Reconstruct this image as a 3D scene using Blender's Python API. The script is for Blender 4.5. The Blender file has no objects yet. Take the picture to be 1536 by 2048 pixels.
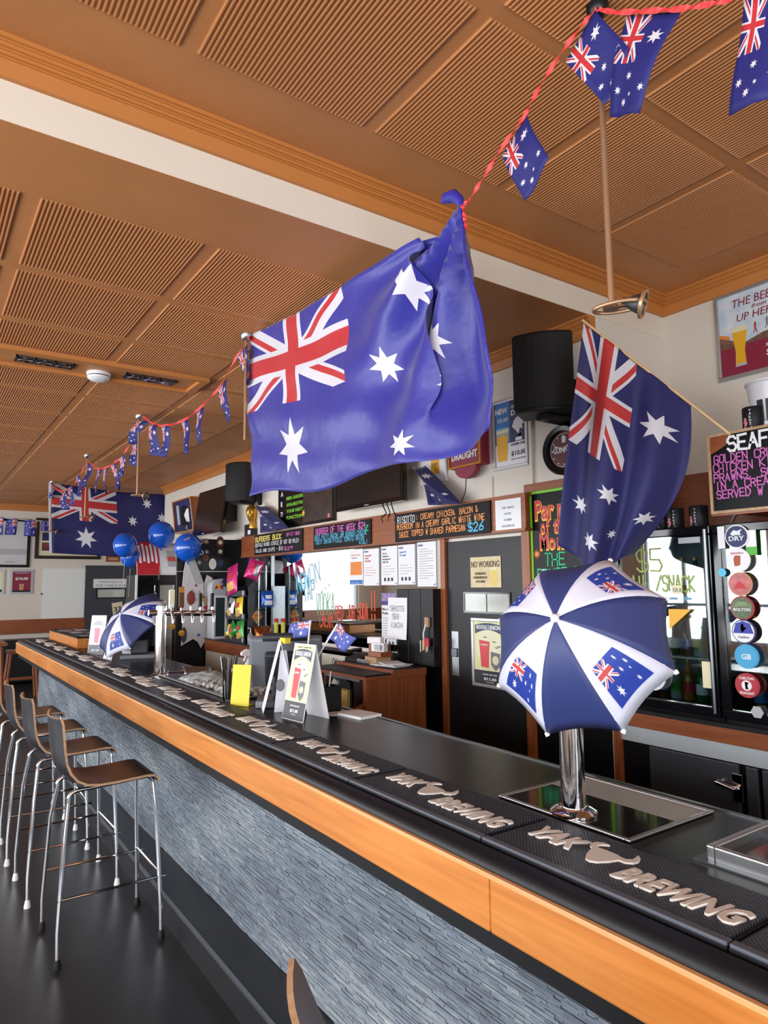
import bpy, math, random
from mathutils import Vector, Matrix
random.seed(7)
PI = math.pi
C = bpy.context.scene.collection
scene = bpy.context.scene

# ------------------------------------------------------------------ camera
# world axes: x = from the drinkers' side across the bar, y = along the bar, z = up (metres)
CAM_H = 1.70
FPX = 1364.318
YAW, PITCH, ROLL = math.radians(34.72457), math.radians(6.11121), math.radians(-0.5667)
FW = Vector((math.sin(YAW) * math.cos(PITCH), math.cos(YAW) * math.cos(PITCH), math.sin(PITCH)))
_r = Vector((math.cos(YAW), -math.sin(YAW), 0))
_u = _r.cross(FW)
RT = _r * math.cos(ROLL) + _u * math.sin(ROLL)
UP = -_r * math.sin(ROLL) + _u * math.cos(ROLL)
cam = bpy.data.cameras.new('camera')
cam_o = bpy.data.objects.new('camera', cam)
C.objects.link(cam_o)
cam.sensor_fit = 'HORIZONTAL'
cam.sensor_width = 36.0
cam.lens = 36.0 * FPX / 1536.0
cam.clip_start = 0.03
cam_o.matrix_world = Matrix(((RT.x, UP.x, -FW.x, 0), (RT.y, UP.y, -FW.y, 0), (RT.z, UP.z, -FW.z, CAM_H), (0, 0, 0, 1)))
scene.camera = cam_o
ORG = Vector((0, 0, CAM_H))

# ------------------------------------------------------------------ world, daylight, exposure
scene.view_settings.view_transform = 'Standard'
scene.view_settings.look = 'None'
scene.view_settings.exposure = -0.18
scene.view_settings.gamma = 1.0
scene.view_settings.use_curve_mapping = False
scene.cycles.max_bounces = 8
scene.cycles.diffuse_bounces = 3
world = bpy.data.worlds.new('daylight')
scene.world = world
world.use_nodes = True
_bg = world.node_tree.nodes['Background']
_bg.inputs[0].default_value = (0.80, 0.90, 1.0, 1)
_bg.inputs[1].default_value = 1.3

def window_light(name, loc, size, rot, watts, col=(0.93, 0.965, 1.0)):
    l = bpy.data.lights.new(name, 'AREA')
    l.shape = 'RECTANGLE'
    l.size, l.size_y = size
    l.energy = watts
    l.color = col
    o = bpy.data.objects.new(name, l)
    C.objects.link(o)
    o.location = loc
    o.rotation_euler = rot
    return o

# daylight entering through the street windows in the wall on the drinkers' side and behind the camera
X_LEFT, Y_REAR = -3.4, -3.6
WIN_LEFT = [(-2.9, -0.9), (-0.3, 1.7), (2.3, 4.3), (4.9, 6.9), (7.5, 9.5), (10.1, 12.1)]
WIN_REAR = [(-2.6, -0.6), (0.0, 2.0)]
WIN_FAR_ADDED = (-2.7, -0.5)  # unseen window added to the far wall for the mirror to reflect
Y_FAR = 14.5
for a, b in WIN_LEFT:
    window_light('window_daylight', (X_LEFT - 0.12, (a + b) / 2, 1.75), (b - a, 1.9), (PI / 2, 0, -PI / 2), 150)
for (a, b), e in zip(WIN_REAR, (180, 70)):
    window_light('window_daylight', ((a + b) / 2, Y_REAR - 0.12, 1.75), (b - a, 1.9), (PI / 2, 0, 0), e)

window_light('window_daylight', (sum(WIN_FAR_ADDED) / 2, Y_FAR + .27, 1.75), (2.2, 1.9), (-PI / 2, 0, 0), 15)  # added fill behind the invented far window: whitens the mirror, lifts the far end

# ------------------------------------------------------------------ helpers
def ray(px, py):
    return FW + RT * ((px - 768) / FPX) - UP * ((py - 1024) / FPX)
def at_x(px, py, x):
    d = ray(px, py)
    return ORG + d * (x / d.x)
def at_y(px, py, y):
    d = ray(px, py)
    return ORG + d * (y / d.y)
def at_z(px, py, z):
    d = ray(px, py)
    return ORG + d * ((z - CAM_H) / d.z)

def lin(c):
    def f(v):
        v /= 255.0
        return v / 12.92 if v <= 0.04045 else ((v + 0.055) / 1.055) ** 2.4
    return (f(c[0]), f(c[1]), f(c[2]), 1)

MATS = {}
def M(name, rgb=None, rough=0.55, metal=0.0, vary=None, bump=None, emit=None, alpha=None, trans=None, spec=None, coat=None, stretch=None):
    """principled material; vary=(scale, amount[, second rgb]); bump=(scale, strength); stretch=(sx,sy,sz) of the noise space"""
    if name in MATS:
        return MATS[name]
    m = bpy.data.materials.new(name)
    m.use_nodes = True
    nt = m.node_tree
    b = nt.nodes['Principled BSDF']
    col = lin(rgb)
    b.inputs['Base Color'].default_value = col
    b.inputs['Roughness'].default_value = rough
    b.inputs['Metallic'].default_value = metal
    if spec is not None:
        b.inputs['Specular IOR Level'].default_value = spec
    if coat:
        b.inputs['Coat Weight'].default_value = coat
        b.inputs['Coat Roughness'].default_value = 0.08
    if trans:
        b.inputs['Transmission Weight'].default_value = trans
    if alpha is not None:
        b.inputs['Alpha'].default_value = alpha
    if emit:
        b.inputs['Emission Color'].default_value = col
        b.inputs['Emission Strength'].default_value = emit
    vec = None
    if vary or bump:
        tc = nt.nodes.new('ShaderNodeTexCoord')
        vec = tc.outputs['Object']
        if stretch:
            mp = nt.nodes.new('ShaderNodeMapping')
            mp.inputs['Scale'].default_value = stretch
            nt.links.new(vec, mp.inputs['Vector'])
            vec = mp.outputs['Vector']
    if vary:
        n = nt.nodes.new('ShaderNodeTexNoise')
        n.inputs['Scale'].default_value = vary[0]
        n.inputs['Detail'].default_value = 5
        nt.links.new(vec, n.inputs['Vector'])
        r = nt.nodes.new('ShaderNodeValToRGB')
        r.color_ramp.elements[0].position = 0.3
        r.color_ramp.elements[1].position = 0.7
        k = vary[1]
        c2 = lin(vary[2]) if len(vary) > 2 else tuple(min(1, v * (1 + k)) for v in col[:3]) + (1,)
        c1 = tuple(v * (1 - k) for v in col[:3]) + (1,) if len(vary) <= 2 else col
        r.color_ramp.elements[0].color = c1
        r.color_ramp.elements[1].color = c2
        nt.links.new(n.outputs['Fac'], r.inputs['Fac'])
        nt.links.new(r.outputs['Color'], b.inputs['Base Color'])
    if bump:
        n = nt.nodes.new('ShaderNodeTexNoise')
        n.inputs['Scale'].default_value = bump[0]
        n.inputs['Detail'].default_value = 4
        nt.links.new(vec, n.inputs['Vector'])
        bp = nt.nodes.new('ShaderNodeBump')
        bp.inputs['Strength'].default_value = bump[1]
        bp.inputs['Distance'].default_value = 0.01
        nt.links.new(n.outputs['Fac'], bp.inputs['Height'])
        nt.links.new(bp.outputs['Normal'], b.inputs['Normal'])
    MATS[name] = m
    return m

class MB:
    """mesh builder working in world coordinates"""
    def __init__(s):
        s.v, s.f, s.uv, s.sm = [], [], {}, []
    def face(s, pts, uvs=None):
        i = len(s.v)
        s.v += [Vector(p) for p in pts]
        s.f.append(tuple(range(i, i + len(pts))))
        if uvs:
            s.uv[len(s.f) - 1] = uvs
        return s
    def box(s, lo, hi):
        x0, y0, z0 = lo
        x1, y1, z1 = hi
        if x0 > x1: x0, x1 = x1, x0
        if y0 > y1: y0, y1 = y1, y0
        if z0 > z1: z0, z1 = z1, z0
        i = len(s.v)
        s.v += [Vector(p) for p in ((x0, y0, z0), (x1, y0, z0), (x1, y1, z0), (x0, y1, z0), (x0, y0, z1), (x1, y0, z1), (x1, y1, z1), (x0, y1, z1))]
        s.f += [tuple(i + k for k in q) for q in ((0, 3, 2, 1), (4, 5, 6, 7), (0, 1, 5, 4), (1, 2, 6, 5), (2, 3, 7, 6), (3, 0, 4, 7))]
        return s
    def obox(s, c, ax, ay, az):
        """box from centre and three half-axis vectors"""
        c, ax, ay, az = Vector(c), Vector(ax), Vector(ay), Vector(az)
        i = len(s.v)
        s.v += [c + ax * a + ay * b + az * d for d in (-1, 1) for (a, b) in ((-1, -1), (1, -1), (1, 1), (-1, 1))]
        flip = ax.cross(ay).dot(az) < 0
        for q in ((0, 3, 2, 1), (4, 5, 6, 7), (0, 1, 5, 4), (1, 2, 6, 5), (2, 3, 7, 6), (3, 0, 4, 7)):
            s.f.append(tuple(i + k for k in (q[::-1] if flip else q)))
        return s
    def prism(s, poly, d):
        """polygon (3D points) extruded by vector d"""
        d = Vector(d)
        p = [Vector(q) for q in poly]
        n = Vector((0, 0, 0))
        for k in range(len(p)):
            n += (p[k] - p[0]).cross(p[(k + 1) % len(p)] - p[0])
        if n.dot(d) < 0:
            p = p[::-1]
        i, L = len(s.v), len(p)
        s.v += p + [q + d for q in p]
        s.f.append(tuple(i + k for k in range(L))[::-1])
        s.f.append(tuple(i + L + k for k in range(L)))
        for k in range(L):
            j = (k + 1) % L
            s.f.append((i + k, i + j, i + L + j, i + L + k))
        return s
    def tube(s, path, r, seg=10, cap=True):
        path = [Vector(p) for p in path]
        n = len(path)
        rr = r if isinstance(r, (list, tuple)) else [r] * n
        t0 = (path[1] - path[0]).normalized()
        ref = Vector((0, 0, 1)) if abs(t0.z) < 0.9 else Vector((1, 0, 0))
        a = t0.cross(ref).normalized()
        i0 = len(s.v)
        for k in range(n):
            if k == 0: t = path[1] - path[0]
            elif k == n - 1: t = path[-1] - path[-2]
            else: t = (path[k + 1] - path[k]).normalized() + (path[k] - path[k - 1]).normalized()
            t.normalize()
            a = (a - t * a.dot(t)).normalized()
            b = t.cross(a)
            for j in range(seg):
                w = 2 * PI * j / seg
                s.v.append(path[k] + (a * math.cos(w) + b * math.sin(w)) * rr[k])
        for k in range(n - 1):
            for j in range(seg):
                q = (j + 1) % seg
                s.f.append((i0 + k * seg + j, i0 + k * seg + q, i0 + (k + 1) * seg + q, i0 + (k + 1) * seg + j))
        if cap:
            s.f.append(tuple(i0 + j for j in range(seg))[::-1])
            s.f.append(tuple(i0 + (n - 1) * seg + j for j in range(seg)))
        return s
    def lathe(s, org, prof, axis=(0, 0, 1), seg=24, sx=1.0, sy=1.0):
        """prof = [(radius, height)]"""
        org, az = Vector(org), Vector(axis).normalized()
        ref = Vector((0, 0, 1)) if abs(az.z) < 0.9 else Vector((1, 0, 0))
        ax = ref.cross(az).normalized()
        ay = az.cross(ax)
        i0 = len(s.v)
        for (r, h) in prof:
            for j in range(seg):
                w = 2 * PI * j / seg
                s.v.append(org + az * h + ax * (r * math.cos(w) * sx) + ay * (r * math.sin(w) * sy))
        for k in range(len(prof) - 1):
            for j in range(seg):
                q = (j + 1) % seg
                s.f.append((i0 + k * seg + j, i0 + k * seg + q, i0 + (k + 1) * seg + q, i0 + (k + 1) * seg + j))
        if prof[0][0] > 1e-5:
            s.f.append(tuple(i0 + j for j in range(seg))[::-1])
        if prof[-1][0] > 1e-5:
            s.f.append(tuple(i0 + (len(prof) - 1) * seg + j for j in range(seg)))
        return s
    def grid(s, fn, nu, nv, uvfn=None):
        """fn(u,v)->point, u,v in 0..1"""
        i0 = len(s.v)
        for b in range(nv + 1):
            for a in range(nu + 1):
                s.v.append(Vector(fn(a / nu, b / nv)))
        for b in range(nv):
            for a in range(nu):
                k = i0 + b * (nu + 1) + a
                s.f.append((k, k + 1, k + nu + 2, k + nu + 1))
                if uvfn:
                    s.uv[len(s.f) - 1] = [uvfn(a / nu, b / nv), uvfn((a + 1) / nu, b / nv), uvfn((a + 1) / nu, (b + 1) / nv), uvfn(a / nu, (b + 1) / nv)]
        return s

def wloc(o):
    p = Vector((0, 0, 0))
    while o is not None:
        p += o.location
        o = o.parent
    return p

def obj(name, mb, mat, parent=None, smooth=False, bevel=0, solid=0):
    me = bpy.data.meshes.new(name)
    o = bpy.data.objects.new(name, me)
    if parent is not None:
        org = wloc(parent)
    else:
        xs = [v.x for v in mb.v]; ys = [v.y for v in mb.v]; zs = [v.z for v in mb.v]
        org = Vector(((min(xs) + max(xs)) / 2, (min(ys) + max(ys)) / 2, min(zs)))
    me.from_pydata([tuple(v - org) for v in mb.v], [], mb.f)
    if mb.uv:
        ul = me.uv_layers.new(name='UVMap')
        for p in me.polygons:
            q = mb.uv.get(p.index)
            if q:
                for li, uv in zip(p.loop_indices, q):
                    ul.data[li].uv = uv
    me.update()
    if smooth:
        for p in me.polygons:
            p.use_smooth = True
        try:
            me.set_sharp_from_angle(angle=math.radians(40))
        except Exception:
            pass
    C.objects.link(o)
    if parent is not None:
        o.parent = parent
    else:
        o.location = org
    me.materials.append(mat)
    if bevel:
        md = o.modifiers.new('bevel', 'BEVEL')
        md.width = bevel
        md.segments = 2
        md.limit_method = 'ANGLE'
    if solid:
        md = o.modifiers.new('solid', 'SOLIDIFY')
        md.thickness = solid
    return o

def tag(o, label, cat, group=None):
    o['label'] = label
    o['category'] = cat
    if group:
        o['group'] = group
    return o
def thing(name, label, cat, loc, group=None):
    o = bpy.data.objects.new(name, None)
    o.empty_display_size = 0.1
    C.objects.link(o)
    o.location = Vector(loc)
    return tag(o, label, cat, group)
def struct(name, mb, mat, **k):
    o = obj(name, mb, mat, **k)
    if o.parent is None:
        o['kind'] = 'structure'
    return o
def box(name, lo, hi, mat, parent=None, bevel=0):
    return obj(name, MB().box(lo, hi), mat, parent, bevel=bevel)
def copy_tree(o, parent=None):
    c = o.copy()
    C.objects.link(c)
    c.parent = parent
    for ch in list(o.children):
        copy_tree(ch, c)
    return c

# --- frames: (origin, right, up) of a flat face; things on the back wall face -x, far wall faces -y
class Fr:
    def __init__(s, o, r, u):
        s.o, s.r, s.u = Vector(o), Vector(r).normalized(), Vector(u).normalized()
        s.n = s.r.cross(s.u)
    def p(s, a, b, d=0):
        return s.o + s.r * a + s.u * b + s.n * d
    def shift(s, a=0, b=0, d=0):
        return Fr(s.p(a, b, d), s.r, s.u)
    def turn(s, deg):
        w = math.radians(deg)
        return Fr(s.o, s.r * math.cos(w) + s.u * math.sin(w), s.u * math.cos(w) - s.r * math.sin(w))
def rect_x(x, tl, br):
    """upright rectangle on plane x=const seen from -x: returns (frame at its lower left, width, height)"""
    a, b = at_x(*tl, x), at_x(*br, x)
    return Fr((x, a.y, b.z), (0, -1, 0), (0, 0, 1)), a.y - b.y, a.z - b.z
def rect_y(y, tl, br):
    a, b = at_y(*tl, y), at_y(*br, y)
    return Fr((a.x, y, b.z), (1, 0, 0), (0, 0, 1)), b.x - a.x, a.z - b.z
def slab(mb, f, a0, b0, a1, b1, d0, d1):
    """box on a frame: a,b in the face, d outwards"""
    c = f.p((a0 + a1) / 2, (b0 + b1) / 2, (d0 + d1) / 2)
    return mb.obox(c, f.r * ((a1 - a0) / 2), f.u * ((b1 - b0) / 2), f.n * ((d1 - d0) / 2))
def sheet(name, f, a0, b0, a1, b1, d0, d1, mat, parent=None, bevel=0):
    return obj(name, slab(MB(), f, a0, b0, a1, b1, d0, d1), mat, parent, bevel=bevel)
def frame_border(mb, f, w, h, t, d0, d1):
    slab(mb, f, 0, 0, w, t, d0, d1); slab(mb, f, 0, h - t, w, h, d0, d1)
    slab(mb, f, 0, t, t, h - t, d0, d1); slab(mb, f, w - t, t, w, h - t, d0, d1)
    return mb
def poly(name, f, pts, d0, d1, mat, parent=None):
    return obj(name, MB().prism([f.p(a, b, d0) for a, b in pts], f.n * (d1 - d0)), mat, parent)
def disc_pts(cx, cy, rx, ry=None, n=24, a0=0, a1=2 * PI):
    ry = ry or rx
    return [(cx + rx * math.cos(a0 + (a1 - a0) * k / n), cy + ry * math.sin(a0 + (a1 - a0) * k / n)) for k in range(n if a1 - a0 > 6.2 else n + 1)]

# --- printed lettering (Blender's own font turned into mesh)
def text(name, s, f, a, b, size, mat, parent, d=0.0015, align='LEFT', width=None, bold=0.0, shear=0.0, ext=0.0006, space=1.0):
    cu = bpy.data.curves.new('t', 'FONT')
    cu.body = s
    cu.size = 1.0
    cu.align_x = 'LEFT'
    cu.resolution_u = 2
    cu.offset = bold
    cu.shear = shear
    cu.space_character = space
    cu.space_line = 1.0
    cu.extrude = ext / size
    to = bpy.data.objects.new('t', cu)
    me = bpy.data.meshes.new_from_object(to)
    bpy.data.objects.remove(to)
    xs = [v.co.x for v in me.vertices] or [0, 1]
    x0, x1 = min(xs), max(xs)
    sx = size
    if width:
        sx = width / max(1e-6, x1 - x0)
    w = (x1 - x0) * sx
    off = {'LEFT': 0, 'CENTER': -w / 2, 'RIGHT': -w}[align]
    org = wloc(parent) if parent is not None else Vector((0, 0, 0))
    for v in me.vertices:
        q = v.co
        v.co = f.p(a + off + (q.x - x0) * sx, b + q.y * size, d + q.z * size) - org
    me.name = name
    me.materials.clear()
    me.materials.append(mat)
    o = bpy.data.objects.new(name, me)
    C.objects.link(o)
    o.parent = parent
    return o

# --- hand lettering: single-stroke letters on a 4x6 grid
GL = {'A': '00 26 40;12 32', 'B': '00 06 36 45 44 33 03;33 42 41 30 00', 'C': '45 36 16 05 01 10 30 41', 'D': '00 06 26 44 42 20 00', 'E': '46 06 00 40;03 33', 'F': '46 06 00;03 33',
      'G': '45 36 16 05 01 10 30 41 43 23', 'H': '00 06;40 46;03 43', 'I': '20 26', 'J': '46 41 30 10 01', 'K': '00 06;46 03 40', 'L': '06 00 40', 'M': '00 06 23 46 40', 'N': '00 06 40 46',
      'O': '10 01 05 16 36 45 41 30 10', 'P': '00 06 36 45 44 33 03', 'Q': '10 01 05 16 36 45 41 30 10;22 40', 'R': '00 06 36 45 44 33 03;23 40', 'S': '45 36 16 05 04 13 33 42 41 30 10 01',
      'T': '06 46;26 20', 'U': '06 01 10 30 41 46', 'V': '06 20 46', 'W': '06 10 24 30 46', 'X': '00 46;06 40', 'Y': '06 23 46;23 20', 'Z': '06 46 00 40',
      '0': '10 01 05 16 36 45 41 30 10', '1': '15 26 20', '2': '05 16 36 45 44 00 40', '3': '05 16 36 45 44 33 42 41 30 10 01', '4': '30 36 02 42', '5': '46 06 03 33 42 41 30 00', '6': '46 13 01 10 30 41 42 33 12',
      '7': '06 46 10', '8': '13 04 05 16 36 45 44 33 13 02 01 10 30 41 42 33', '9': '42 45 36 16 05 04 13 33 45 20', '$': '45 36 16 05 04 13 33 42 41 30 10 01;27 29;20 26', '&': '40 05 16 25 01 10 20 42', '!': '26 22;21 20',
      '.': '10 11', ',': '11 00', ':': '11 12;14 15', '-': '13 33', '%': '00 46', '/': '00 46', "'": '26 25', '(': '36 14 12 30', ')': '16 34 32 10', '?': '05 16 36 45 44 23 22;21 20'}
def chalk(name, lines, f, mat, parent, wt=0.004, d=0.0015, jit=0.16):
    """lines = [(text, a, b, height, width)] with a,b the lower left of the line"""
    mb = MB()
    rnd = random.Random(sum(len(l[0]) for l in lines) + len(name))
    for (s, a, b, h, w) in lines:
        step = w / max(1, len(s))
        cw = step * 0.74
        for i, ch in enumerate(s):
            g = GL.get(ch.upper())
            if not g:
                continue
            dy = rnd.uniform(-.06, .06) * h
            for st in g.split(';'):
                pts = [(a + i * step + (int(q[0]) + rnd.uniform(-jit, jit)) / 4 * cw, b + dy + (int(q[1]) + rnd.uniform(-jit, jit)) / 6 * h) for q in st.split()]
                for k in range(len(pts) - 1):
                    (x0, y0), (x1, y1) = pts[k], pts[k + 1]
                    L = math.hypot(x1 - x0, y1 - y0) or 1e-6
                    ux, uy = (x1 - x0) / L * wt * .5, (y1 - y0) / L * wt * .5
                    dd = d + (k % 2) * 0.0002
                    mb.face([f.p(x0 - ux + uy, y0 - uy - ux, dd), f.p(x1 + ux + uy, y1 + uy - ux, dd), f.p(x1 + ux - uy, y1 + uy + ux, dd), f.p(x0 - ux - uy, y0 - uy + ux, dd)])
    return obj(name, mb, mat, parent)

# ------------------------------------------------------------------ materials
def math_n(nt, op, a, b=None, c=None):
    n = nt.nodes.new('ShaderNodeMath')
    n.operation = op
    for i, v in enumerate((a, b, c)):
        if v is None:
            continue
        if isinstance(v, (int, float)):
            n.inputs[i].default_value = v
        else:
            nt.links.new(v, n.inputs[i])
    return n.outputs[0]

def star_group():
    g = bpy.data.node_groups.new('seven_point_star', 'ShaderNodeTree')
    for nm in ('X', 'Y', 'CX', 'CY', 'R'):
        g.interface.new_socket(nm, in_out='INPUT', socket_type='NodeSocketFloat')
    g.interface.new_socket('Fac', in_out='OUTPUT', socket_type='NodeSocketFloat')
    gi, go = g.nodes.new('NodeGroupInput'), g.nodes.new('NodeGroupOutput')
    o = gi.outputs
    m = lambda op, a, b=None, c=None: math_n(g, op, a, b, c)
    dx = m('DIVIDE', m('SUBTRACT', o['X'], o['CX']), o['R'])
    dy = m('DIVIDE', m('SUBTRACT', o['Y'], o['CY']), o['R'])
    th = m('ARCTAN2', dx, dy)
    w = 2 * PI / 7
    fold = m('ABSOLUTE', m('SUBTRACT', m('FLOORED_MODULO', m('ADD', th, w / 2), w), w / 2))
    rho = m('SQRT', m('ADD', m('MULTIPLY', dx, dx), m('MULTIPLY', dy, dy)))
    px, py = m('MULTIPLY', rho, m('COSINE', fold)), m('MULTIPLY', rho, m('SINE', fold))
    r = 0.45
    bx, by = r * math.cos(PI / 7), r * math.sin(PI / 7)
    # inside when (B-A) x (P-A) > 0, with A=(1,0)
    ex, ey = bx - 1, by
    cr = m('SUBTRACT', m('MULTIPLY', py, ex), m('MULTIPLY', m('SUBTRACT', px, 1.0), ey))
    g.links.new(m('GREATER_THAN', cr, 0.0), go.inputs['Fac'])
    return g
STAR = star_group()

def flag_material(name, blue, red, white, rough=0.5, sheen=0.0, through=0.25):
    """the printed flag: everything comes from the UV (u along the fly, v up the hoist)"""
    m = bpy.data.materials.new(name)
    m.use_nodes = True
    nt = m.node_tree
    bs = nt.nodes['Principled BSDF']
    uv = nt.nodes.new('ShaderNodeUVMap')
    uv.uv_map = 'UVMap'
    sp = nt.nodes.new('ShaderNodeSeparateXYZ')
    nt.links.new(uv.outputs[0], sp.inputs[0])
    k = lambda op, a, b=None, c=None: math_n(nt, op, a, b, c)
    x, y = k('MULTIPLY', sp.outputs[0], 2.0), sp.outputs[1]
    canton = k('MULTIPLY', k('LESS_THAN', x, 1.0), k('GREATER_THAN', y, 0.5))
    X = k('MULTIPLY', k('SUBTRACT', x, 0.5), 2.0)
    Y = k('SUBTRACT', k('MULTIPLY', k('SUBTRACT', y, 0.5), 2.0), 0.5)
    aX, aY = k('ABSOLUTE', X), k('ABSOLUTE', Y)
    near = k('MINIMUM', aX, aY)
    cr_red, cr_white = k('LESS_THAN', near, 0.105), k('LESS_THAN', near, 0.175)
    s = k('SIGN', X)
    white_d, red_d = None, None
    for sgn in (1, -1):
        D = k('DIVIDE', k('ADD', Y, k('MULTIPLY', X, -0.5 * sgn)), 1.118)
        wd = k('LESS_THAN', k('ABSOLUTE', D), 0.105)
        t = k('MULTIPLY', s, D)
        rd = k('MULTIPLY', k('GREATER_THAN', t, 0.0), k('LESS_THAN', t, 0.068))
        white_d = wd if white_d is None else k('MAXIMUM', white_d, wd)
        red_d = rd if red_d is None else k('MAXIMUM', red_d, rd)
    stars = None
    for (cx, cy, r) in ((0.5, 0.25, 0.165), (1.5, 0.155, 0.085), (1.25, 0.56, 0.085), (1.5, 0.84, 0.085), (1.735, 0.63, 0.085), (1.6, 0.455, 0.048)):
        g = nt.nodes.new('ShaderNodeGroup')
        g.node_tree = STAR
        nt.links.new(x, g.inputs['X']); nt.links.new(y, g.inputs['Y'])
        g.inputs['CX'].default_value = cx; g.inputs['CY'].default_value = cy; g.inputs['R'].default_value = r
        stars = g.outputs[0] if stars is None else k('MAXIMUM', stars, g.outputs[0])
    def mix(fac, a, b):
        n = nt.nodes.new('ShaderNodeMix')
        n.data_type = 'RGBA'
        nt.links.new(fac, n.inputs[0])
        for v, sock in ((a, n.inputs[6]), (b, n.inputs[7])):
            if isinstance(v, tuple): sock.default_value = v
            else: nt.links.new(v, sock)
        return n.outputs[2]
    B, R_, W = lin(blue), lin(red), lin(white)
    jack = mix(white_d, B, W)
    jack = mix(red_d, jack, R_)
    jack = mix(cr_white, jack, W)
    jack = mix(cr_red, jack, R_)
    col = mix(stars, B, W)
    col = mix(canton, col, jack)
    nt.links.new(col, bs.inputs['Base Color'])
    bs.inputs['Roughness'].default_value = rough
    bs.inputs['Sheen Weight'].default_value = sheen
    tc = nt.nodes.new('ShaderNodeTexCoord')
    nz = nt.nodes.new('ShaderNodeTexNoise')
    nz.inputs['Scale'].default_value = 7
    nz.inputs['Detail'].default_value = 3
    nt.links.new(tc.outputs['Object'], nz.inputs['Vector'])
    bp = nt.nodes.new('ShaderNodeBump')
    bp.inputs['Strength'].default_value = 0.25
    bp.inputs['Distance'].default_value = 0.03
    nt.links.new(nz.outputs['Fac'], bp.inputs['Height'])
    nt.links.new(bp.outputs['Normal'], bs.inputs['Normal'])
    tr = nt.nodes.new('ShaderNodeBsdfTranslucent')
    nt.links.new(col, tr.inputs['Color'])
    mx = nt.nodes.new('ShaderNodeMixShader')
    mx.inputs[0].default_value = through
    nt.links.new(bs.outputs[0], mx.inputs[1]); nt.links.new(tr.outputs[0], mx.inputs[2])
    nt.links.new(mx.outputs[0], nt.nodes['Material Output'].inputs[0])
    return m
FLAG_BIG = flag_material('polyester flag print', (58, 58, 168), (214, 52, 58), (238, 236, 244), 0.36, 0.3)
FLAG_NAVY = flag_material('cotton flag print', (40, 40, 108), (214, 58, 56), (236, 234, 240), 0.6, 0.2)
FLAG_SMALL = flag_material('bunting flag print', (44, 46, 128), (212, 56, 62), (236, 232, 238), 0.6, 0.0)
FLAG_PALE = flag_material('pale paper flag print', (96, 110, 196), (206, 92, 100), (240, 240, 248), 0.6, 0.0)

def wood(name, dark, light, rough=0.38, axis='y', scale=1.0, coat=0.0):
    m = bpy.data.materials.new(name)
    m.use_nodes = True
    nt = m.node_tree
    b = nt.nodes['Principled BSDF']
    tc = nt.nodes.new('ShaderNodeTexCoord')
    mp = nt.nodes.new('ShaderNodeMapping')
    sc = {'x': (1.2, 26, 26), 'y': (26, 1.2, 26), 'z': (26, 26, 1.2)}[axis]
    mp.inputs['Scale'].default_value = tuple(v * scale for v in sc)
    nt.links.new(tc.outputs['Object'], mp.inputs[0])
    n = nt.nodes.new('ShaderNodeTexNoise')
    n.inputs['Scale'].default_value = 1.6
    n.inputs['Detail'].default_value = 8
    n.inputs['Distortion'].default_value = 0.5
    nt.links.new(mp.outputs[0], n.inputs['Vector'])
    n2 = nt.nodes.new('ShaderNodeTexNoise')
    n2.inputs['Scale'].default_value = 1.7
    nt.links.new(tc.outputs['Object'], n2.inputs['Vector'])
    r = nt.nodes.new('ShaderNodeValToRGB')
    r.color_ramp.elements[0].position, r.color_ramp.elements[1].position = 0.25, 0.75
    r.color_ramp.elements[0].color, r.color_ramp.elements[1].color = lin(dark), lin(light)
    mxf = math_n(nt, 'ADD', math_n(nt, 'MULTIPLY', n.outputs['Fac'], 0.7), math_n(nt, 'MULTIPLY', n2.outputs['Fac'], 0.3))
    nt.links.new(mxf, r.inputs[0])
    nt.links.new(r.outputs[0], b.inputs['Base Color'])
    b.inputs['Roughness'].default_value = rough
    b.inputs['Coat Weight'].default_value = coat
    b.inputs['Coat Roughness'].default_value = 0.15
    bp = nt.nodes.new('ShaderNodeBump')
    bp.inputs['Strength'].default_value = 0.08
    bp.inputs['Distance'].default_value = 0.004
    nt.links.new(n.outputs['Fac'], bp.inputs['Height'])
    nt.links.new(bp.outputs[0], b.inputs['Normal'])
    MATS[name] = m
    return m
W_BAR = wood('honey timber', (176, 100, 42), (222, 148, 74), 0.34, 'y')
W_RED = wood('red brown timber', (120, 62, 34), (164, 92, 52), 0.36, 'y')
W_REDX = wood('red brown timber across', (120, 62, 34), (164, 92, 52), 0.36, 'x')
W_REDZ = wood('red brown upright timber', (120, 62, 34), (168, 96, 52), 0.36, 'z')
W_PLY = wood('worn brown seat ply', (34, 20, 14), (76, 46, 28), 0.30, 'x', 0.6)
W_EDGE = wood('pale ply edge', (150, 116, 88), (206, 170, 132), 0.5, 'x')
W_LIGHT = wood('pale timber stick', (206, 170, 118), (232, 200, 150), 0.5, 'z')

CEIL = M('ceiling paint', (190, 126, 74), 0.5, vary=(3, .06), bump=(60, .05))
CEIL_RIB = M('ceiling rib paint', (192, 129, 78), 0.5)
CORN = M('cornice paint', (194, 124, 62), 0.45)
WALL = M('cream wall paint', (226, 218, 206), 0.6, vary=(1.4, .03), bump=(40, .05))
WALLB = M('bulkhead paint', (230, 221, 206), 0.5, vary=(1.4, .02), bump=(30, .04))
FLOOR = M('dark speckled vinyl', (18, 18, 21), 0.32, vary=(420, .0, (44, 45, 49)), bump=(500, .05))
BLACK = M('black paint', (18, 18, 21), 0.34, vary=(4, .15), spec=.3)
BLACKG = M('black gloss', (16, 16, 20), 0.12)
BLACKM = M('black rubber', (22, 23, 27), 0.5, spec=.3)
CHAR = M('charcoal plastic', (44, 46, 52), 0.45)
GREYP = M('grey plastic', (120, 124, 132), 0.45)
GREYL = M('light grey plastic', (182, 186, 192), 0.4)
CHROME = M('chrome', (225, 226, 230), 0.08, 1.0)
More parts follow.
